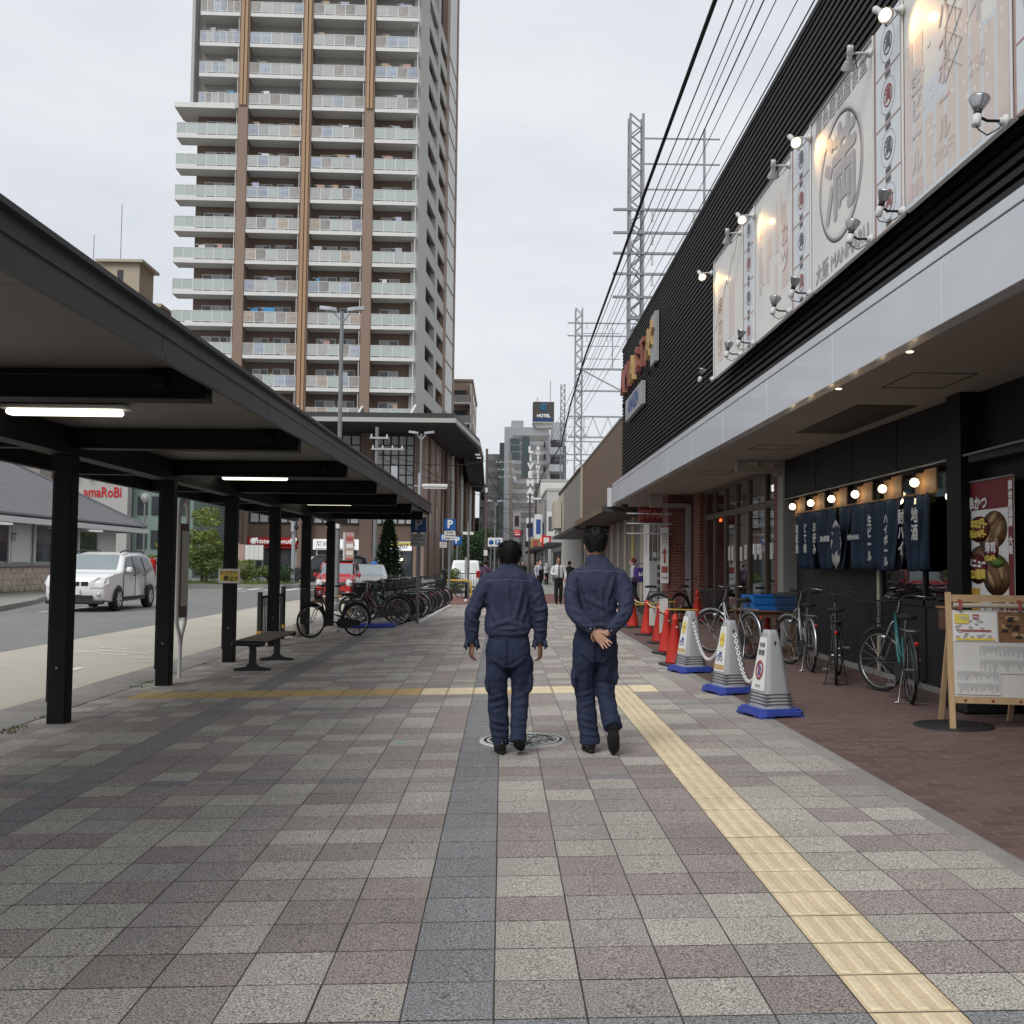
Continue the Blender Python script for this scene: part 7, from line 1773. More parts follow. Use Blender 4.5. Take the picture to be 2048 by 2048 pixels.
for s_ in (-1, 1):
    MB().lathe([(.001,.03),(.10,.015),(.125,.0),(.14,-.02)], 20, 0, T(.03,s_*.55,.76)@RY(R(-90))).build('headlight', 'lamp_glass', rc_); MB().torus(.13,.02,20,5,0,T(.04,s_*.55,.76)@RY(R(90))).build('lamp_ring', 'chrome', rc_)
    MB().lathe([(.001,.01),(.06,.0)], 12, 0, T(.0,s_*.52,.40)@RY(R(-90))).build('fog_lamp', 'lamp_glass', rc_)
    MB().box(.98,1.14,s_*.75,s_*.90,.98,1.12, ch=.04).build('mirror', 'car_red', rc_); MB().box(.86,.92,s_*.60,s_*.66,1.03,1.5).build('pillar_trim', 'car_black', rc_)
MB().box(-.015,.05,-.42,.42,.66,.80, ch=.03).build('grille', 'black_plastic', rc_); MB().box(-.02,.05,-.36,.36,.34,.48, ch=.02).build('lower_grille', 'black_plastic', rc_); MB().box(-.03,-.016,-.165,.165,.50,.64).build('number_plate', 'plate', rc_); MB().box(-.022,.0,-.40,.40,.725,.74).build('grille_bar', 'chrome', rc_); MB().box(-.01,.06,-.45,.45,.25,.29).build('skirt', 'plate', rc_)
# dark minivan and others farther off
P = [(.08,.30),(.0,.5),(.02,.85),(.25,1.05),(.9,1.20),(1.5,1.80),(1.9,1.90),(4.3,1.88),(4.7,1.75),(4.85,1.1),(4.85,.5),(4.75,.3),(4,.25),(.6,.25)]
vn, hw, W = car('black minivan passing behind the planting hedge', (-12.9,61.5,0), R(12), 'car_black', P, 1.83, 1.5,
    dict(belt=1.12, side=[[(1.2,1.16),(2.2,1.17),(2.2,1.70),(1.65,1.68)],[(2.3,1.17),(3.4,1.18),(3.4,1.71),(2.3,1.71)],[(3.5,1.18),(4.5,1.2),(4.4,1.66),(3.5,1.71)]], front=((.95,1.23),(1.48,1.77),.74,.66), rear=((4.86,1.15),(4.72,1.7),.7,.62)), (.95,3.85), .33)
MB().box(0.5,4.7,-.93,-.916,1.08,1.11).build('chrome_strip', 'chrome', vn); 
for s_ in (-1, 1): MB().box(-.0,.2,s_*.5,s_*.88,.78,.95, ch=.03).build('headlight', 'lamp_glass', vn)
P = [(.08,.28),(.0,.45),(.03,.75),(.6,.92),(1.0,.98),(1.6,1.40),(2.0,1.48),(3.0,1.46),(3.7,1.05),(4.1,.98),(4.2,.6),(4.15,.3),(3.4,.22),(.6,.22)]
s2, hw, W = car('silver car parked behind the red car, next to the bicycles', (-5.9,45.0,-.1), R(95), 'car_silver', P, 1.69, 1.3,
    dict(belt=.95, side=[[(1.3,.98),(2.2,.99),(2.2,1.36),(1.75,1.35)],[(2.28,.99),(3.1,1.0),(2.95,1.36),(2.28,1.37)]], front=((1.03,1.0),(1.58,1.38),.66,.58), rear=((3.68,1.07),(3.05,1.44),.62,.55)), (.75,3.35), .30, wind='windscreen')
tag(MB().lathe([(.001,.14),(.12,.11),(.17,.02),(.17,0)], 14).build('blue_cover', 'crate_blue', None, loc=(-5.9,47.4,1.38)), 'small blue cover on the roof of the silver car', 'cover')
P = [(.05,.3),(.0,.6),(.1,1.0),(.35,1.5),(.5,1.62),(3.0,1.60),(3.3,1.05),(3.9,.95),(4.0,.6),(3.95,.3),(3,.22),(.6,.22)]
r4, hw, W = car('white hatchback with red tail lamps seen from behind beyond the barrier', (-1.9,52.5,0), R(88), 'car_white', P, 1.65, 1.3,
    dict(belt=.98, side=[[(.55,1.05),(1.5,1.03),(1.5,1.5),(.65,1.5)],[(1.58,1.03),(2.9,1.02),(2.75,1.48),(1.58,1.5)]], front=((.13,1.08),(.36,1.5),.60,.54), rear=((3.3,1.06),(3.02,1.56),.6,.55)), (.7,3.2), .29)
for s_ in (-1, 1): MB().box(-.01,.14,s_*.58,s_*.80,.75,1.1, ch=.03).build('tail_lamp', 'lamp_red', r4)
MB().box(-.02,.01,-.16,.16,.55,.70).build('number_plate', 'plate', r4)
t = thing('fence', 'dark upright-bar fence beyond the yellow barrier', 'fence', (-1.6,49.5,gz(-1.6)))
for k in range(11): MB().box(-.55+.13*k-.012,-.55+.13*k+.012,-.012,.012,0,1.0).build('bar', 'mullion', t)
MB().box(-.6,.8,-.02,.02,1.0,1.05).build('rail', 'mullion', t); MB().box(-.6,.8,-.011,-.0125,.1,.14).build('rail', 'mullion', t)
# ================================================================= people
from mathutils.bvhtree import BVHTree
def catmull(P, m):
    """P: list of tuples of floats; returns m+1 interpolated tuples"""
    P = [np.array(p, float) for p in P]; n = len(P); out = []
    for k in range(m+1):
        u = k/m*(n-1); i = min(int(u), n-2); t = u-i
        p0 = P[max(i-1,0)]; p1 = P[i]; p2 = P[i+1]; p3 = P[min(i+2,n-1)]
        out.append(.5*((2*p1)+(-p0+p2)*t+(2*p0-5*p1+4*p2-p3)*t*t+(-p0+3*p1-3*p2+p3)*t**3))
    return out
def loft(mb, path, m=26, n=18, wr=None, side=(1,0,0), power=2.0):
    """path rows: (x,y,z,a,b) - a half-width along the side axis, b across it"""
    rows = catmull(path, m); vs_ = []; side = Vector(side)
    for k, r in enumerate(rows):
        p = Vector(r[:3]); t = Vector(rows[min(k+1,m)][:3]) - Vector(rows[max(k-1,0)][:3]); t = t.normalized() if t.length > 1e-6 else Vector((0,0,1))
        s_ = (side - t*side.dot(t)).normalized(); w_ = t.cross(s_)
        for j in range(n):
            a = 2*math.pi*j/n; c, s2 = math.cos(a), math.sin(a)
            e_ = (abs(c)**power+abs(s2)**power)**(1/power); q = 1.0
            if wr: q += wr[0]*mnoise.noise(Vector((c*wr[2], s2*wr[2], k/m*wr[1]+wr[3])))*2
            vs_.append(p + (s_*c*max(r[3],.002) + w_*s2*max(r[4],.002))*q/e_)
    fs_ = [(i*n+j, i*n+(j+1)%n, (i+1)*n+(j+1)%n, (i+1)*n+j) for i in range(m) for j in range(n)]
    fs_ += [tuple(range(n))[::-1], tuple(m*n+j for j in range(n))]
    mb.add(vs_, fs_, 0, True); return mb
def remesh(mb, voxel, smooth=3, name='m', mats='skin', disp=None):
    me = mb.mesh('tmp', mats); ob = bpy.data.objects.new('tmp', me); COL.objects.link(ob)
    r = ob.modifiers.new('r', 'REMESH'); r.mode = 'VOXEL'; r.voxel_size = voxel; r.use_smooth_shade = True
    s_ = ob.modifiers.new('s', 'SMOOTH'); s_.factor = .5; s_.iterations = smooth
    dg = bpy.context.evaluated_depsgraph_get(); out = bpy.data.meshes.new_from_object(ob.evaluated_get(dg)); out.name = name
    bpy.data.objects.remove(ob); bpy.data.meshes.remove(me)
    out.materials.clear()
    out.materials.append(MAT[mats])
    if disp:
        n = len(out.vertices); co = np.empty(n*3); no = np.empty(n*3)
        out.vertices.foreach_get('co', co); out.vertices.foreach_get('normal', no)
        co = co.reshape(-1,3); no = no.reshape(-1,3)
        d = disp(co, no); co += no*d[:,None]; out.vertices.foreach_set('co', co.ravel()); out.update()
    out.polygons.foreach_set('use_smooth', [True]*len(out.polygons))
    return out
def fold_disp(folds, amp=.004, sc=(9,9,4), seed=0, fine=.0015, crease=.010):
    """ridges along segments (x0,z0,x1,z1,width,height, +1 front/-1 back/0 both) plus broad cloth noise"""
    def fn(co, no):
        d = np.zeros(len(co))
        for (x0,z0,x1,z1,w,h,fb) in folds:
            a = np.array([x0,z0]); b = np.array([x1,z1]); ab = b-a; L2 = max(1e-6, ab.dot(ab))
            p = co[:,[0,2]]-a; u = np.clip(p@ab/L2, 0, 1); dist = np.linalg.norm(p-u[:,None]*ab, axis=1)
            tap = .35+.65*np.sin(np.pi*np.clip(u,0.02,.98))
            m = 1.0 if fb == 0 else np.clip(no[:,1]*fb*1.6+.2, 0, 1)
            d += h*tap*(np.exp(-(dist/w)**2) - .45*np.exp(-((dist-2*w)/w)**2))*m
        nz = np.array([mnoise.noise(Vector((c[0]*sc[0]+seed, c[1]*sc[1], c[2]*sc[2])))*amp + mnoise.noise(Vector((c[0]*26, c[1]*26+seed, c[2]*15)))*fine + crease*(.22-abs(mnoise.noise(Vector((c[0]*11+c[2]*5+seed, c[1]*9, c[2]*13-c[0]*4))))) for c in co])
        return d + nz
    return fn
def hand(mb, wrist, d, nrm, thumb, curl=.5, sc=1.0, spread=.10):
    """d: towards the fingers, nrm: out of the back of the hand, thumb: towards the thumb side"""
    w = Vector(wrist); d = Vector(d).normalized(); nrm = Vector(nrm); nrm = (nrm-d*nrm.dot(d)).normalized(); th = d.cross(nrm)
    if th.dot(Vector(thumb)) < 0: th = -th
    def P(a, b, c): return w + (d*a + th*b + nrm*c)*sc
    loft(mb, [(*P(-.03,0,0),.026*sc,.019*sc),(*P(.0,0,0),.028*sc,.019*sc),(*P(.035,.002,0),.038*sc,.017*sc),(*P(.07,0,0),.041*sc,.0145*sc),(*P(.092,-.002,0),.037*sc,.011*sc)], 10, 14, side=th)
    for i, (b, L) in enumerate(((.030,.070),(.0105,.078),(-.0095,.073),(-.029,.058))):
        r_ = .0088-.0006*(i == 3)
        dirv = (d + th*spread*(1-i*.66)).normalized(); p = P(.085,b,0); pts = [P(.06,b,0), p]; ang = 0
        for k, f_ in enumerate((.45,.31,.24)):
            ang += curl*(.55,.75,.5)[k]; dd = dirv*math.cos(ang) - nrm*math.sin(ang); p = p + dd*L*f_*sc; pts.append(p)
        mb.tube(pts, [r_*sc,r_*sc,r_*.95*sc,r_*.85*sc,r_*.7*sc], 8)
    mb.tube([P(.012,.018,-.002), P(.035,.042,-.008), P(.058,.055,-.016), P(.082,.058,-.022)], [.014*sc,.0115*sc,.010*sc,.008*sc], 8)
def shoe_mesh():
    if shoe_mesh.c: return shoe_mesh.c
    m = MB(); loft(m, [(0,-.075,.05,.024,.035),(0,-.06,.052,.034,.045),(0,0,.052,.036,.046),(0,.07,.046,.040,.036),(0,.13,.038,.045,.026),(0,.17,.034,.042,.022),(0,.195,.03,.026,.014)], 16, 14)
    loft(m, [(0,-.01,.05,.036,.045),(0,-.015,.11,.036,.046),(0,-.015,.13,.034,.044)], 6, 14)
    up = remesh(m, .007, 3, 'upper', 'shoe_black')
    s_ = MB(); pl = []
    for k in range(24):
        a = 2*math.pi*k/24; y_ = math.sin(a); w_ = .038 if y_ < 0 else .046; pl.append((w_*math.cos(a)*(1-.1*abs(y_)**3), .062+.140*y_))
    s_.prism(pl, 0, .020, 0, None, True); s_.prism([(x*.93, y_ if y_ < .0 else -.005) for x, y_ in pl if y_ < .02], -.008, -.0005)
    shoe_mesh.c = (up, s_.mesh('sole', 'sole_black')); return shoe_mesh.c
shoe_mesh.c = None
def shoe(par, M, sc=1.0):
    u, s_ = shoe_mesh(); o = link('shoe', u, par); o.matrix_local = M @ Matrix.Scale(sc,4); link('sole', s_, o)
def head(mb, c, s=1.0, turn=0.0):
    """skull, jaw, ears, nose, neck; c = centre of the head, facing +y"""
    x, y, z = c
    loft(mb, [(x,y-.005,z-.155*s,.052*s,.056*s),(x,y+.0,z-.115*s,.055*s,.062*s),(x,y+.012,z-.095*s,.060*s,.080*s),(x,y+.012,z-.06*s,.068*s,.092*s),(x,y+.005,z,.077*s,.098*s),(x,y-.002,z+.055*s,.075*s,.095*s),(x,y-.006,z+.095*s,.055*s,.07*s),(x,y-.006,z+.117*s,.012*s,.016*s)], 24, 20)
    for s_ in (-1, 1): mb.ball((x+s_*.080*s,y-.002,z-.012*s), .03*s, 8, 6, 0, (.35,.62,1))
    mb.ball((x,y+.105*s,z-.02*s), .022*s, 8, 6, 0, (.6,.7,1.0)); mb.ball((x,y+.095*s,z-.055*s), .02*s, 8, 6, 0, (1.2,.4,.4))
def stitch(par, me, line, mat='navy_stitch', r=.0022, y0=-1):
    bv = BVHTree.FromPolygons([v.co for v in me.vertices], [tuple(p.vertices) for p in me.polygons]); pts = []
    for (x, z_) in line:
        h = bv.ray_cast(Vector((x,y0,z_)), Vector((0,1,0)))
        if h[0] is not None: pts.append(h[0]+Vector((0,-.001,0)))
    if len(pts) > 2: MB().tube(pts, r, 5).build('seam', mat, par)
    return bv
def face_bits(par, c, s=1.0):
    x, y, z = c
    for s_ in (-1, 1): MB().ball((x+s_*.031*s,y+.093*s,z+.006*s), .011*s, 8, 6, 0, (1.2,.5,.7)).build('eye', 'print_black', par); MB().box(x+s_*.016*s,x+s_*.048*s,y+.094*s,y+.102*s,z+.024*s,z+.030*s).build('eyebrow', 'hair_black', par)
    MB().box(x-.024*s,x+.024*s,y+.098*s,y+.105*s,z-.062*s,z-.056*s).build('mouth', 'print_red', par)

def hairdo(me, par, seed):
    o = link('hair', me, par); rg = random.Random(seed); m = MB(); top = max(v.co.z for v in me.vertices); cx_ = sum(v.co.x for v in me.vertices)/len(me.vertices)
    for v in rg.sample(list(me.vertices), min(len(me.vertices), 2600)):
        n_ = v.normal; d_ = (n_*rg.uniform(.25,.55) + Vector((rg.gauss(0,.22), rg.gauss(0,.22), -.75))).normalized()*rg.uniform(.012,.028)
        if top-v.co.z < .05: d_ = (n_*.4 + Vector(((v.co.x-cx_)*9+rg.gauss(0,.3), rg.uniform(-.9,.1), .05))).normalized()*rg.uniform(.012,.024)
        w_ = n_.cross(d_).normalized()*.0018; p = v.co - n_*.001; m.add([p-w_, p+w_, p+d_], [(0,1,2)])
    s_ = m.build('strands', 'hair_black', o); s_['kind'] = 'stuff'
# ---------------------------------------------------------------- the man on the left
mA = thing('person', 'man on the left in navy work clothes walking away with arms hanging', 'person', (0.055, 7.98, gz(0.05))); mA.scale = (.975,.965,.968)
J = MB()
loft(J, [(0,.0,.935,.150,.105),(0,.0,.955,.172,.122),(-.002,-.008,.985,.188,.132),(-.002,-.005,1.04,.186,.128),(-.002,0,1.14,.180,.120),(-.002,0,1.26,.182,.122),(-.002,.0,1.36,.182,.112),(0,.006,1.418,.155,.094),(0,.012,1.452,.108,.078),(0,.018,1.478,.078,.070)], 40, 30, (.03,9,2.2,3.1), power=2.5)
for s_, ex, wx, ez, wz in ((-1,-.285,-.290,1.105,.905),(1,.248,.250,1.11,.905)):
    loft(J, [(s_*.09,.008,1.40,.045,.06),(s_*.16,.004,1.362,.064,.080),(s_*.205,-.004,1.29,.070,.078),((s_*.205+ex)/2,-.012,1.20,.067,.070),(ex,-.018,ez,.063,.064),((ex+wx)/2-.004*s_*-1,.0,1.0,.060,.058),(wx,.012,wz,.052,.050),(wx,.016,wz-.035,.050,.050)], 34, 18, (.055,8,1.8,s_*5.0))
folds = [(-.12,1.33,-.05,1.08,.014,.010,-1),(-.02,1.36,.01,1.12,.016,.008,-1),(.11,1.33,.05,1.07,.014,.010,-1),(.16,1.26,.10,1.02,.012,.009,-1),(-.17,1.24,-.10,1.02,.012,.008,-1),(-.15,1.00,.02,1.06,.016,.011,-1),(.16,1.0,.0,1.045,.015,.011,-1),(-.10,.985,.12,.995,.013,.010,-1),
         (-.30,1.13,-.22,1.10,.012,.010,0),(-.30,1.06,-.23,1.03,.011,.009,0),(-.31,.98,-.25,.96,.010,.009,0),(.21,1.13,.30,1.15,.012,.010,0),(.21,1.05,.29,1.07,.011,.009,0),(.22,.97,.29,.98,.010,.008,0),(-.24,1.25,-.17,1.18,.013,.010,0),(.18,1.2,.24,1.26,.013,.010,0)]
jm = remesh(J, .0085, 2, 'jacket', 'navy_jacket', fold_disp(folds, .005, (8,8,3.5), 2.0))
jk = link('jacket', jm, mA)
c_ = MB(); loft(c_, [(0,.012,1.445,.098,.080),(0,.014,1.465,.088,.076),(0,.018,1.490,.078,.071),(0,.020,1.496,.068,.062),(0,.018,1.47,.060,.056)], 14, 22); link('collar', remesh(c_, .006, 2, 'collar', 'navy_jacket'), jk)
stitch(jk, jm, [(-.185+.0185*k, 1.365+.010*math.sin(k*.16)) for k in range(21)]); stitch(jk, jm, [(-.155+.031*k, .965+.0*k) for k in range(11)], 'navy_stitch', .0015)
# open flared cuffs
for s_, wx in ((-1,-.290),(1,.250)):
    cf = MB(); n = 16; vs_ = []
    for i, (z_, r_) in enumerate(((.895,.050),(.862,.054),(.828 if s_ < 0 else .84,.060))):
        for k in range(n):
            a = -2.6+5.2*k/(n-1)+(math.pi/2 if s_ < 0 else math.pi/2); fl = 1.0+.25*(i == 2)*(abs(k-(n-1)/2)/(n/2))**2
            vs_.append((wx+r_*fl*math.cos(a)*1.0, .014+r_*fl*math.sin(a), z_-(.02 if i == 2 and k in (0,n-1) else 0)))
    cf.add(vs_, [(i*n+k,i*n+k+1,(i+1)*n+k+1,(i+1)*n+k) for i in range(2) for k in range(n-1)], 0, True)
    o = cf.build('cuff', 'navy_jacket', jk); md = o.modifiers.new('s','SOLIDIFY'); md.thickness = .005
Tt = MB()
loft(Tt, [(0,.0,.975,.148,.105),(0,0,.92,.160,.115),(0,-.005,.84,.174,.128),(0,-.008,.76,.176,.132),(.0,0,.70,.165,.12)], 16, 28, power=2.6)
loft(Tt, [(-.075,0,.80,.10,.125),(-.087,-.003,.70,.094,.115),(-.088,.0,.60,.090,.100),(-.080,.01,.45,.082,.086),(-.074,.004,.30,.084,.080),(-.062,-.01,.17,.075,.072),(-.053,-.015,.10,.068,.074),(-.050,-.012,.068,.066,.078)], 36, 18, (.05,10,1.7,2.2))
loft(Tt, [(.080,0,.80,.10,.125),(.102,.0,.70,.094,.115),(.104,.02,.60,.088,.098),(.097,.02,.47,.074,.084),(.092,-.05,.32,.069,.074),(.087,-.105,.22,.065,.069),(.084,-.135,.16,.063,.073),(.084,-.15,.115,.070,.082)], 36, 18, (.05,10,1.7,7.2))
loft(Tt, [(-.158,.0,.635,.020,.075),(-.165,.0,.56,.022,.085),(-.156,.0,.485,.018,.075)], 8, 12, power=4); loft(Tt, [(.170,.015,.635,.020,.075),(.180,.015,.56,.024,.085),(.166,.015,.485,.018,.075)], 8, 12, power=4)
fT = [(-.16,.42,-.02,.47,.012,.009,-1),(-.15,.36,-.03,.40,.012,.009,-1),(-.14,.27,-.02,.24,.011,.010,0),(-.13,.21,.0,.19,.010,.010,0),(-.12,.15,.0,.14,.010,.010,0),(.04,.44,.15,.48,.012,.009,-1),(.05,.38,.15,.40,.011,.008,-1),(.04,.31,.15,.29,.011,.009,0),(.03,.24,.14,.25,.010,.009,0),(0,.88,0,.70,.012,-.016,-1),(-.13,.76,-.03,.68,.013,.009,-1),(.13,.76,.03,.68,.013,.009,-1),(-.09,.60,-.05,.50,.013,.006,-1),(.10,.60,.08,.52,.013,.006,-1)]
tm = remesh(Tt, .0085, 2, 'trousers', 'navy_trousers', fold_disp(fT, .005, (9,9,5), 6.0)); tr = link('trousers', tm, mA)
stitch(tr, tm, [(-.15+.015*k, .915) for k in range(21)], 'navy_trousers', .004)
B = MB()
loft(B, [(0,0,.85,.12,.09),(0,0,1.1,.12,.08),(0,0,1.33,.13,.08),(0,.006,1.40,.09,.06),(0,.012,1.45,.055,.055),(0,.02,1.52,.052,.055)], 20, 18)
head(B, (0,.035,1.555), .98)
for s_, ex, wx in ((-1,-.285,-.290),(1,.248,.250)):
    loft(B, [(s_*.12,.005,1.35,.04,.05),(s_*.2,-.004,1.27,.042,.045),(ex,-.018,1.105,.036,.036),(wx,.012,.89,.027,.024),(wx,.016,.855,.026,.021)], 16, 12)
    hand(B, (wx,.018,.85), (-.04*s_*0+.06*s_,.10,-1), (s_*.9,-.45,0), (0,1,0), .75, .92)
bm_ = remesh(B, .0048, 2, 'body', 'skin_dark'); bd_ = link('body', bm_, mA)
H = MB()
loft(H, [(0,.018,1.505,.058,.050),(0,.010,1.525,.068,.062),(0,.006,1.55,.082,.080),(0,.008,1.585,.094,.098),(0,.016,1.62,.093,.104),(0,.022,1.655,.078,.092),(0,.024,1.678,.045,.055),(0,.024,1.686,.012,.015)], 26, 24, (.05,12,3,1.5))
hairdo(remesh(H, .0075, 1, 'hair', 'hair_black', fold_disp([], .006, (30,30,10), 4.0, .005, 0)), mA, 3)
shoe(mA, T(-.047,-.02,.008)@RZ(R(8)), 1.02)
shoe(mA, T(.084,-.148,.108)@RZ(R(-8))@RX(R(-29)), 1.0)

# ---------------------------------------------------------------- the man on the right
mB = thing('person', 'taller man on the right in navy work clothes with hands clasped behind his back', 'person', (0.735, 7.96, gz(0.73))); mB.scale = (.975,.965,.968)
J = MB()
loft(J, [(.0,.0,.955,.150,.108),(0,.0,.975,.163,.120),(0,-.004,1.01,.168,.126),(0,0,1.10,.162,.118),(0,0,1.22,.168,.118),(.005,0,1.33,.182,.120),(.008,.0,1.40,.178,.108),(.008,.006,1.45,.140,.092),(.004,.012,1.495,.098,.075),(-.005,.018,1.522,.072,.068)], 40, 30, (.03,9,2.2,8.1), power=2.5)
loft(J, [(-.09,.008,1.445,.04,.06),(-.150,.0,1.395,.062,.078),(-.190,-.02,1.335,.064,.073),(-.205,-.07,1.24,.064,.068),(-.196,-.125,1.135,.062,.064),(-.145,-.185,1.065,.058,.056),(-.085,-.215,1.01,.052,.050),(-.048,-.222,.975,.045,.044)], 36, 18, (.055,8,1.8,1.0))
loft(J, [(.11,.008,1.445,.04,.06),(.172,.0,1.39,.062,.078),(.208,-.02,1.33,.064,.073),(.222,-.07,1.235,.064,.068),(.212,-.125,1.125,.062,.064),(.165,-.175,1.055,.058,.056),(.108,-.20,.995,.050,.050),(.075,-.208,.965,.044,.044)], 36, 18, (.055,8,1.8,6.0))
folds = [(-.15,1.40,-.06,1.15,.014,.010,-1),(-.05,1.38,.02,1.18,.015,.008,-1),(.13,1.40,.06,1.16,.014,.010,-1),(.02,1.30,.04,1.08,.013,.009,-1),(-.10,1.22,.10,1.12,.014,.009,-1),(-.22,1.20,-.15,1.16,.012,.010,0),(-.20,1.13,-.13,1.10,.011,.010,0),(-.15,1.07,-.09,1.03,.010,.009,0),(.17,1.16,.24,1.2,.012,.010,0),(.15,1.09,.21,1.12,.011,.010,0),(.10,1.03,.16,1.05,.010,.009,0),(-.24,1.30,-.16,1.26,.013,.009,0),(.18,1.27,.25,1.31,.013,.009,0),(-.14,1.01,.14,1.005,.012,.008,-1)]
jm = remesh(J, .0085, 2, 'jacket', 'navy_jacket', fold_disp(folds, .005, (8,8,3.5), 12.0)); jk = link('jacket', jm, mB)
c_ = MB(); loft(c_, [(-.002,.012,1.490,.098,.080),(-.004,.014,1.512,.088,.076),(-.006,.018,1.545,.077,.070),(-.006,.020,1.552,.067,.060),(-.006,.018,1.52,.060,.056)], 14, 22); link('collar', remesh(c_, .006, 2, 'collar', 'navy_jacket'), jk)
stitch(jk, jm, [(-.175+.0185*k, 1.425+.012*math.cos((k-10)*.16)) for k in range(21)])
for (x, z_) in ((-.072,.990),(-.036,.996),(.062,.985),(.092,.975)):
    h = BVHTree.FromPolygons([v.co for v in jm.vertices], [tuple(p.vertices) for p in jm.polygons]).ray_cast(Vector((x,-1,z_)), Vector((0,1,0)))
    if h[0] is not None: MB().ball(h[0]+Vector((0,-.002,0)), .0068, 10, 6).build('snap', 'chrome', jk)
Tt = MB()
loft(Tt, [(0,.0,1.00,.150,.105),(0,0,.95,.160,.115),(-.01,-.005,.88,.174,.128),(-.01,-.008,.80,.176,.132),(-.01,0,.73,.165,.12)], 16, 28, power=2.6)
loft(Tt, [(-.088,0,.83,.10,.125),(-.099,.0,.72,.094,.115),(-.100,.02,.62,.090,.100),(-.085,.045,.46,.082,.088),(-.072,.03,.30,.080,.080),(-.055,.0,.16,.078,.075),(-.047,-.008,.10,.080,.080),(-.045,-.008,.07,.080,.084)], 36, 18, (.05,10,1.7,3.2))
loft(Tt, [(.070,0,.83,.10,.125),(.082,.01,.72,.090,.115),(.080,.03,.62,.087,.100),(.076,.045,.54,.083,.090),(.080,-.02,.43,.070,.082),(.092,-.10,.34,.070,.076),(.106,-.17,.265,.074,.078),(.112,-.205,.225,.077,.080)], 36, 18, (.05,10,1.7,9.2))
loft(Tt, [(-.174,.01,.655,.018,.075),(-.180,.01,.58,.020,.085),(-.168,.01,.505,.016,.075)], 8, 12, power=4); loft(Tt, [(.150,.02,.655,.018,.075),(.157,.02,.60,.022,.085),(.148,.03,.545,.018,.075)], 8, 12, power=4)
fT = [(-.16,.44,-.02,.48,.012,.009,-1),(-.15,.36,-.03,.39,.012,.009,-1),(-.13,.28,-.01,.25,.011,.010,0),(-.12,.22,.02,.19,.010,.010,0),(-.11,.15,.02,.14,.010,.010,0),(.0,.53,.16,.51,.012,.010,-1),(.02,.49,.15,.45,.011,.010,-1),(.03,.36,.15,.34,.011,.009,0),(.04,.29,.17,.31,.010,.009,0),(-.01,.90,-.01,.72,.012,-.016,-1),(-.13,.80,-.03,.71,.013,.009,-1),(.12,.80,.03,.71,.013,.009,-1),(-.10,.64,-.07,.52,.013,.006,-1),(.09,.70,.07,.58,.013,.006,-1)]
tm = remesh(Tt, .0085, 2, 'trousers', 'navy_trousers', fold_disp(fT, .005, (9,9,5), 16.0)); link('trousers', tm, mB)
B = MB()
loft(B, [(0,0,.90,.12,.09),(0,0,1.15,.12,.08),(0,0,1.40,.13,.08),(0,.006,1.47,.09,.06),(-.006,.012,1.53,.058,.056),(-.008,.02,1.60,.056,.058)], 20, 18)
head(B, (-.009,.035,1.648), 1.06)
loft(B, [(-.12,.005,1.42,.04,.05),(-.2,-.05,1.26,.04,.04),(-.19,-.125,1.13,.034,.034),(-.085,-.21,1.0,.028,.026),(-.035,-.225,.965,.024,.024)], 16, 12)
loft(B, [(.13,.005,1.42,.04,.05),(.215,-.05,1.25,.04,.04),(.205,-.125,1.12,.034,.034),(.108,-.19,.99,.028,.026),(.06,-.20,.955,.024,.024)], 16, 12)
hand(B, (-.032,-.236,.958), (.62,-.12,-.66), (.12,.97,-.1), (.7,-.1,.6), .35, 1.0, .16)
hand(B, (.055,-.195,.95), (-.95,.02,-.25), (.1,.9,.3), (0,0,1), .9, .95, .05)
link('body', remesh(B, .0048, 2, 'body', 'skin'), mB)
H = MB()
loft(H, [(-.009,.012,1.588,.056,.052),(-.009,.006,1.61,.070,.066),(-.009,.004,1.645,.084,.088),(-.009,.010,1.69,.092,.102),(-.009,.016,1.73,.090,.104),(-.009,.020,1.762,.074,.088),(-.009,.022,1.785,.042,.05),(-.009,.022,1.793,.012,.015)], 26, 24, (.04,12,3,5.5))
hairdo(remesh(H, .0075, 1, 'hair', 'hair_black', fold_disp([], .005, (30,30,10), 9.0, .006, 0)), mB, 4)
shoe(mB, T(-.045,.0,.008)@RZ(R(6)), 1.05)
shoe(mB, T(.112,-.225,.215)@RZ(R(-12))@RX(R(-78)), 1.05)

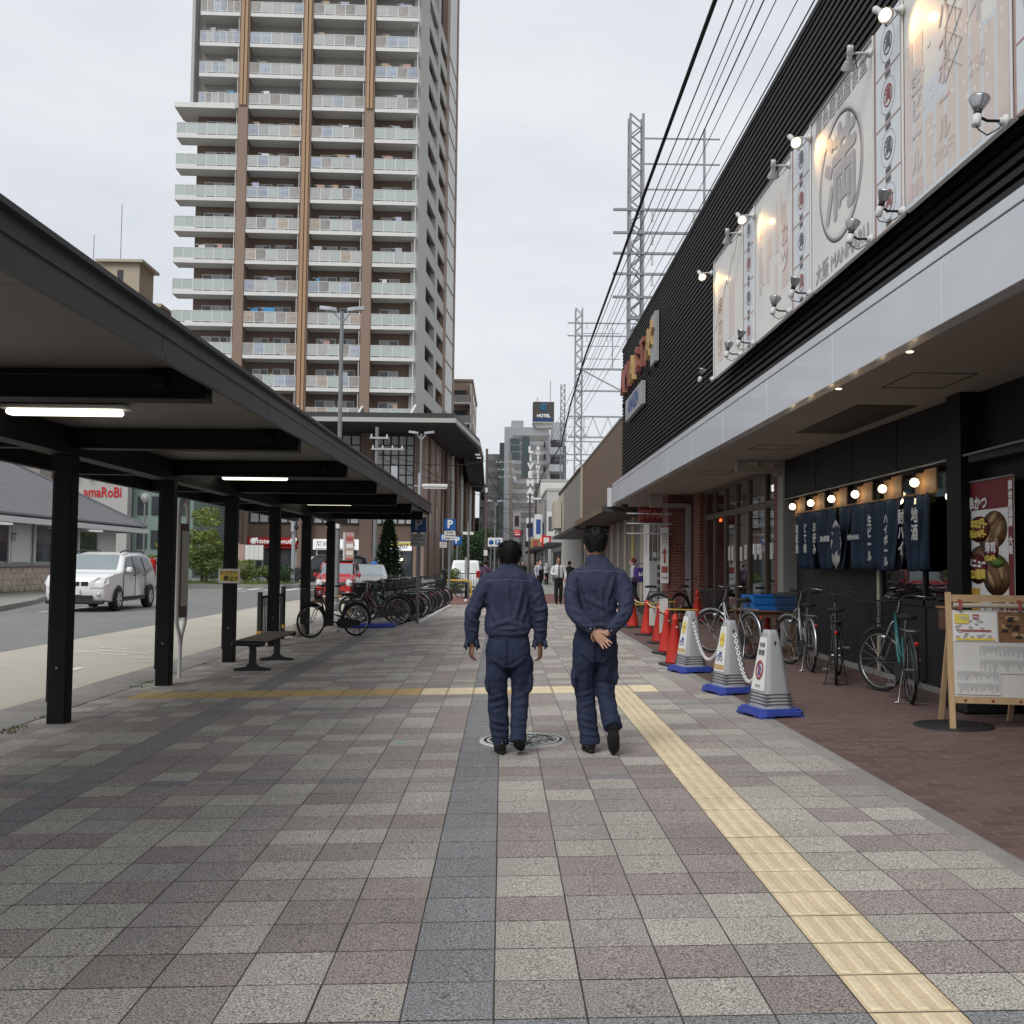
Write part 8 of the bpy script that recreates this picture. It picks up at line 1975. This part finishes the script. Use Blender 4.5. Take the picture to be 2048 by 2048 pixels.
# ---------------------------------------------------------------- passers-by
def figure(label, loc, rz, h=1.66, top='shirt_white', bottom='black_cloth', skin='skin', hair='hair_black', stride=.16, arms=None, hairstyle='short', width=1.0, shoes=True, lift=0):
    t = thing('person', label, 'person', loc, rz); k = h/1.7; v = .013
    S = lambda rows: [(x*k,y*k,z_*k,a*k*width,b*k*width) for x,y,z_,a,b in rows]
    m = MB(); loft(m, S([(0,0,.92,.15,.11),(0,0,1.0,.16,.115),(0,0,1.15,.165,.115),(0,0,1.3,.18,.115),(0,0,1.38,.17,.10),(0,.01,1.43,.10,.07),(0,.012,1.47,.06,.06)]), 24, 20, (.03,8,2,loc[1]))
    arms = arms or [[(-.17,0,1.38),(-.235,-.02,1.14),(-.235,.08,.92)],[(.17,0,1.38),(.235,-.02,1.14),(.235,.06,.92)]]
    hands = []
    for A in arms:
        a, e, w = [Vector(q) for q in A]
        loft(m, S([(*a,.06,.07),(*(a.lerp(e,.5)),.06,.062),(*e,.052,.052),(*(e.lerp(w,.55)),.046,.046),(*w,.038,.038)]), 20, 12, (.05,7,2,1)); hands.append((e, w))
    link('shirt', remesh(m, v, 2, 'shirt', top, fold_disp([], .006, (10,10,5), loc[0])), t)
    m = MB(); loft(m, S([(0,0,.97,.145,.105),(0,0,.85,.165,.12),(0,0,.74,.16,.115)]), 10, 20)
    st = stride/2
    for s_ in (-1, 1):
        f_ = s_*st; loft(m, S([(s_*.08,0,.8,.09,.11),(s_*.088,f_*.5+.02,.5,.075,.08),(s_*.085,f_*.9-.03*(f_ < 0),.28,.068,.07),(s_*.082,f_-.06*(f_ < 0),.08,.062,.068)]), 20, 14, (.05,8,2,s_*3))
    link('trousers', remesh(m, v, 2, 'trousers', bottom, fold_disp([], .005, (10,10,5), loc[0]+3)), t)
    m = MB(); loft(m, S([(0,0,1.1,.1,.07),(0,0,1.36,.12,.07),(0,.012,1.45,.052,.052),(0,.018,1.53,.05,.052)]), 12, 12); head(m, (0,.03*k,1.565*k), k)
    for e, w in hands:
        loft(m, S([(*e,.03,.03),(*w,.024,.024),(*(w+(w-e).normalized()*.03),.022,.02)]), 8, 8); d_ = (w-e).normalized(); hand(m, (w+d_*.03)*k, d_, (w.x,-.3,.2), (0,1,.2), .8, k)
    body = link('body', remesh(m, .0085, 2, 'body', skin), t)
    face_bits(body, (0,.03*k,1.565*k), k)
    if hairstyle != 'bald':
        m = MB(); c = (0,.03*k-.012,1.565*k)
        zb = {'short':-.05,'long':-.17,'hat':-.03}[hairstyle]
        g_ = 1.12 if hairstyle == 'hat' else 1.0
        loft(m, [(0,c[1]-.03,c[2]+zb*k,.055*k,.045*k),(0,c[1]-.022,c[2]+zb*.4*k,.078*k*g_,.075*k),(0,c[1]-.012,c[2]+.03*k,.086*k*g_,.098*k*g_),(0,c[1]-.004,c[2]+.08*k,.078*k*g_,.09*k*g_),(0,c[1],c[2]+.122*k,.04*k*g_,.05*k*g_),(0,c[1],c[2]+.132*k*g_,.01,.01)], 16, 16)
        link('hat' if hairstyle == 'hat' else 'hair', remesh(m, .011, 1, 'hair', hair), t)
    if shoes:
        for s_ in (-1, 1): f_ = s_*st; shoe(t, T(s_*.082*k,(f_-.06*(f_ < 0))*k,.008+(.05 if f_ < -.1 else 0)), k)
    return t, k
PI = math.pi
t, k = figure('bald man in white shirt and dark tie walking towards the viewer', (2.02,36.7,gz(2.0)), PI, 1.66, 'shirt_white', 'black_cloth', 'skin_dark', hairstyle='bald', stride=.14, arms=[[(-.17,0,1.38),(-.25,-.02,1.14),(-.25,.06,.92)],[(.17,0,1.38),(.26,.0,1.13),(.12,.20,1.06)]])
MB().prism([(-.018,0),(.018,0),(.036,-.42),(0,-.46),(-.036,-.42)], 0, .008, 0, T(0,.135*k,1.42*k)@RX(R(90))@RY(PI)).build('tie', 'print_dark', t)
MB().box(-.17*k,.17*k,-.125*k,.125*k,.935*k,.965*k, ch=.02).build('belt', 'black_cloth', t)
t, k = figure('person in a pale shirt and black apron with a face mask walking right', (1.72,47.3,gz(1.7)), R(215), 1.62, 'shirt_lilac', 'black_cloth', hairstyle='short', stride=.42)
MB().box(-.14*k,.14*k,.118*k,.135*k,.72*k,1.22*k, ch=.006).build('apron', 'black_cloth', t); MB().ball((0,.122*k,1.525*k), .05*k, 10, 8, 0, (1,.5,.9)).build('face_mask', 'print_white', t); MB().tube([(-.1,.118,1.22),(-.07,.11,1.36)], .012).build('strap', 'black_cloth', t)
t, k = figure('person in a purple checked shirt bending over by the far barrier', (-.72,45.2,gz(-.7)), R(15), 1.60, 'shirt_purple', 'black_cloth', hairstyle='short', stride=.1)
MB().tube([(-.15,-.06,1.38),(.0,-.135,1.2),(.16,-.08,.98)], .018).build('bag_strap', 'black_cloth', t)
t, k = figure('woman in a dark red hat and pale top carrying bags by the rope', (4.05,31.6,gz(4.0)), R(75), 1.58, 'shirt_pale', 'black_cloth', hair='hair_red', hairstyle='hat', stride=.3)
b = thing('tote_bag', 'purple tote bag with white lettering on the red-hatted woman\'s shoulder', 'bag', (4.22,31.35,gz(4.0)+.85), R(10)); f = MB(); loft(f, [(0,0,0,.19,.07),(0,0,.2,.21,.08),(0,0,.40,.20,.05),(0,0,.44,.19,.02)], 10, 16, power=4); f.build('bag', 'bag_purple', b); MB().torus(.13,.012,14,5,0,T(0,0,.44)@RX(R(90)), a0=0, a1=PI).build('handle', 'bag_purple', b); text_mb('LO', .14, FC(.02,-.085,.24), bold=.006).build('lettering', 'print_white', b)
b = thing('carrier_bag', 'pale green carrier bag hanging from the red-hatted woman\'s hand', 'bag', (3.72,31.5,gz(4.0)+.33)); f = MB(); loft(f, [(0,0,0,.08,.06),(0,0,.12,.14,.10),(0,0,.26,.11,.07),(0,0,.36,.05,.03)], 10, 14, (.08,6,3,1)); f.build('bag', 'bag_mint', b); MB().tube([(0,0,.36),(.03,.02,.5)], .01).build('handle', 'bag_mint', b)
tag(MB().ball((0,0,0), .11, 12, 8, 0, (1,.8,1.3)).build('pink_bundle', 'pink', None, loc=(3.60,31.4,gz(4)+.78)), 'bright pink bundle held beside the red-hatted woman', 'bundle')
t, k = figure('person dressed in white with a backpack, far off between the two men', (2.98,69,gz(3)), 0, 1.5, 'shirt_white', 'black_cloth', hair='print_white', hairstyle='hat', stride=.15)
f = MB(); loft(f, [(0,-.17,1.02,.11,.06),(0,-.19,1.15,.13,.08),(0,-.17,1.36,.10,.05)], 8, 12); f.build('backpack', 'shirt_pale', t)
figure('distant person in beige beside the one dressed in white', (2.55,74,gz(2.5)), R(180), 1.6, 'beige_cloth', 'beige_cloth', hairstyle='long', stride=.12)
figure('distant person in black left of the aproned figure', (1.35,66,gz(1.3)), R(160), 1.6, 'black_cloth', 'black_cloth', hairstyle='long', stride=.1)
figure('distant cyclist-like person in dark clothes beside the bald man', (2.75,42,gz(2.7)), R(10), 1.55, 'black_cloth', 'black_cloth', hairstyle='short', stride=.2)
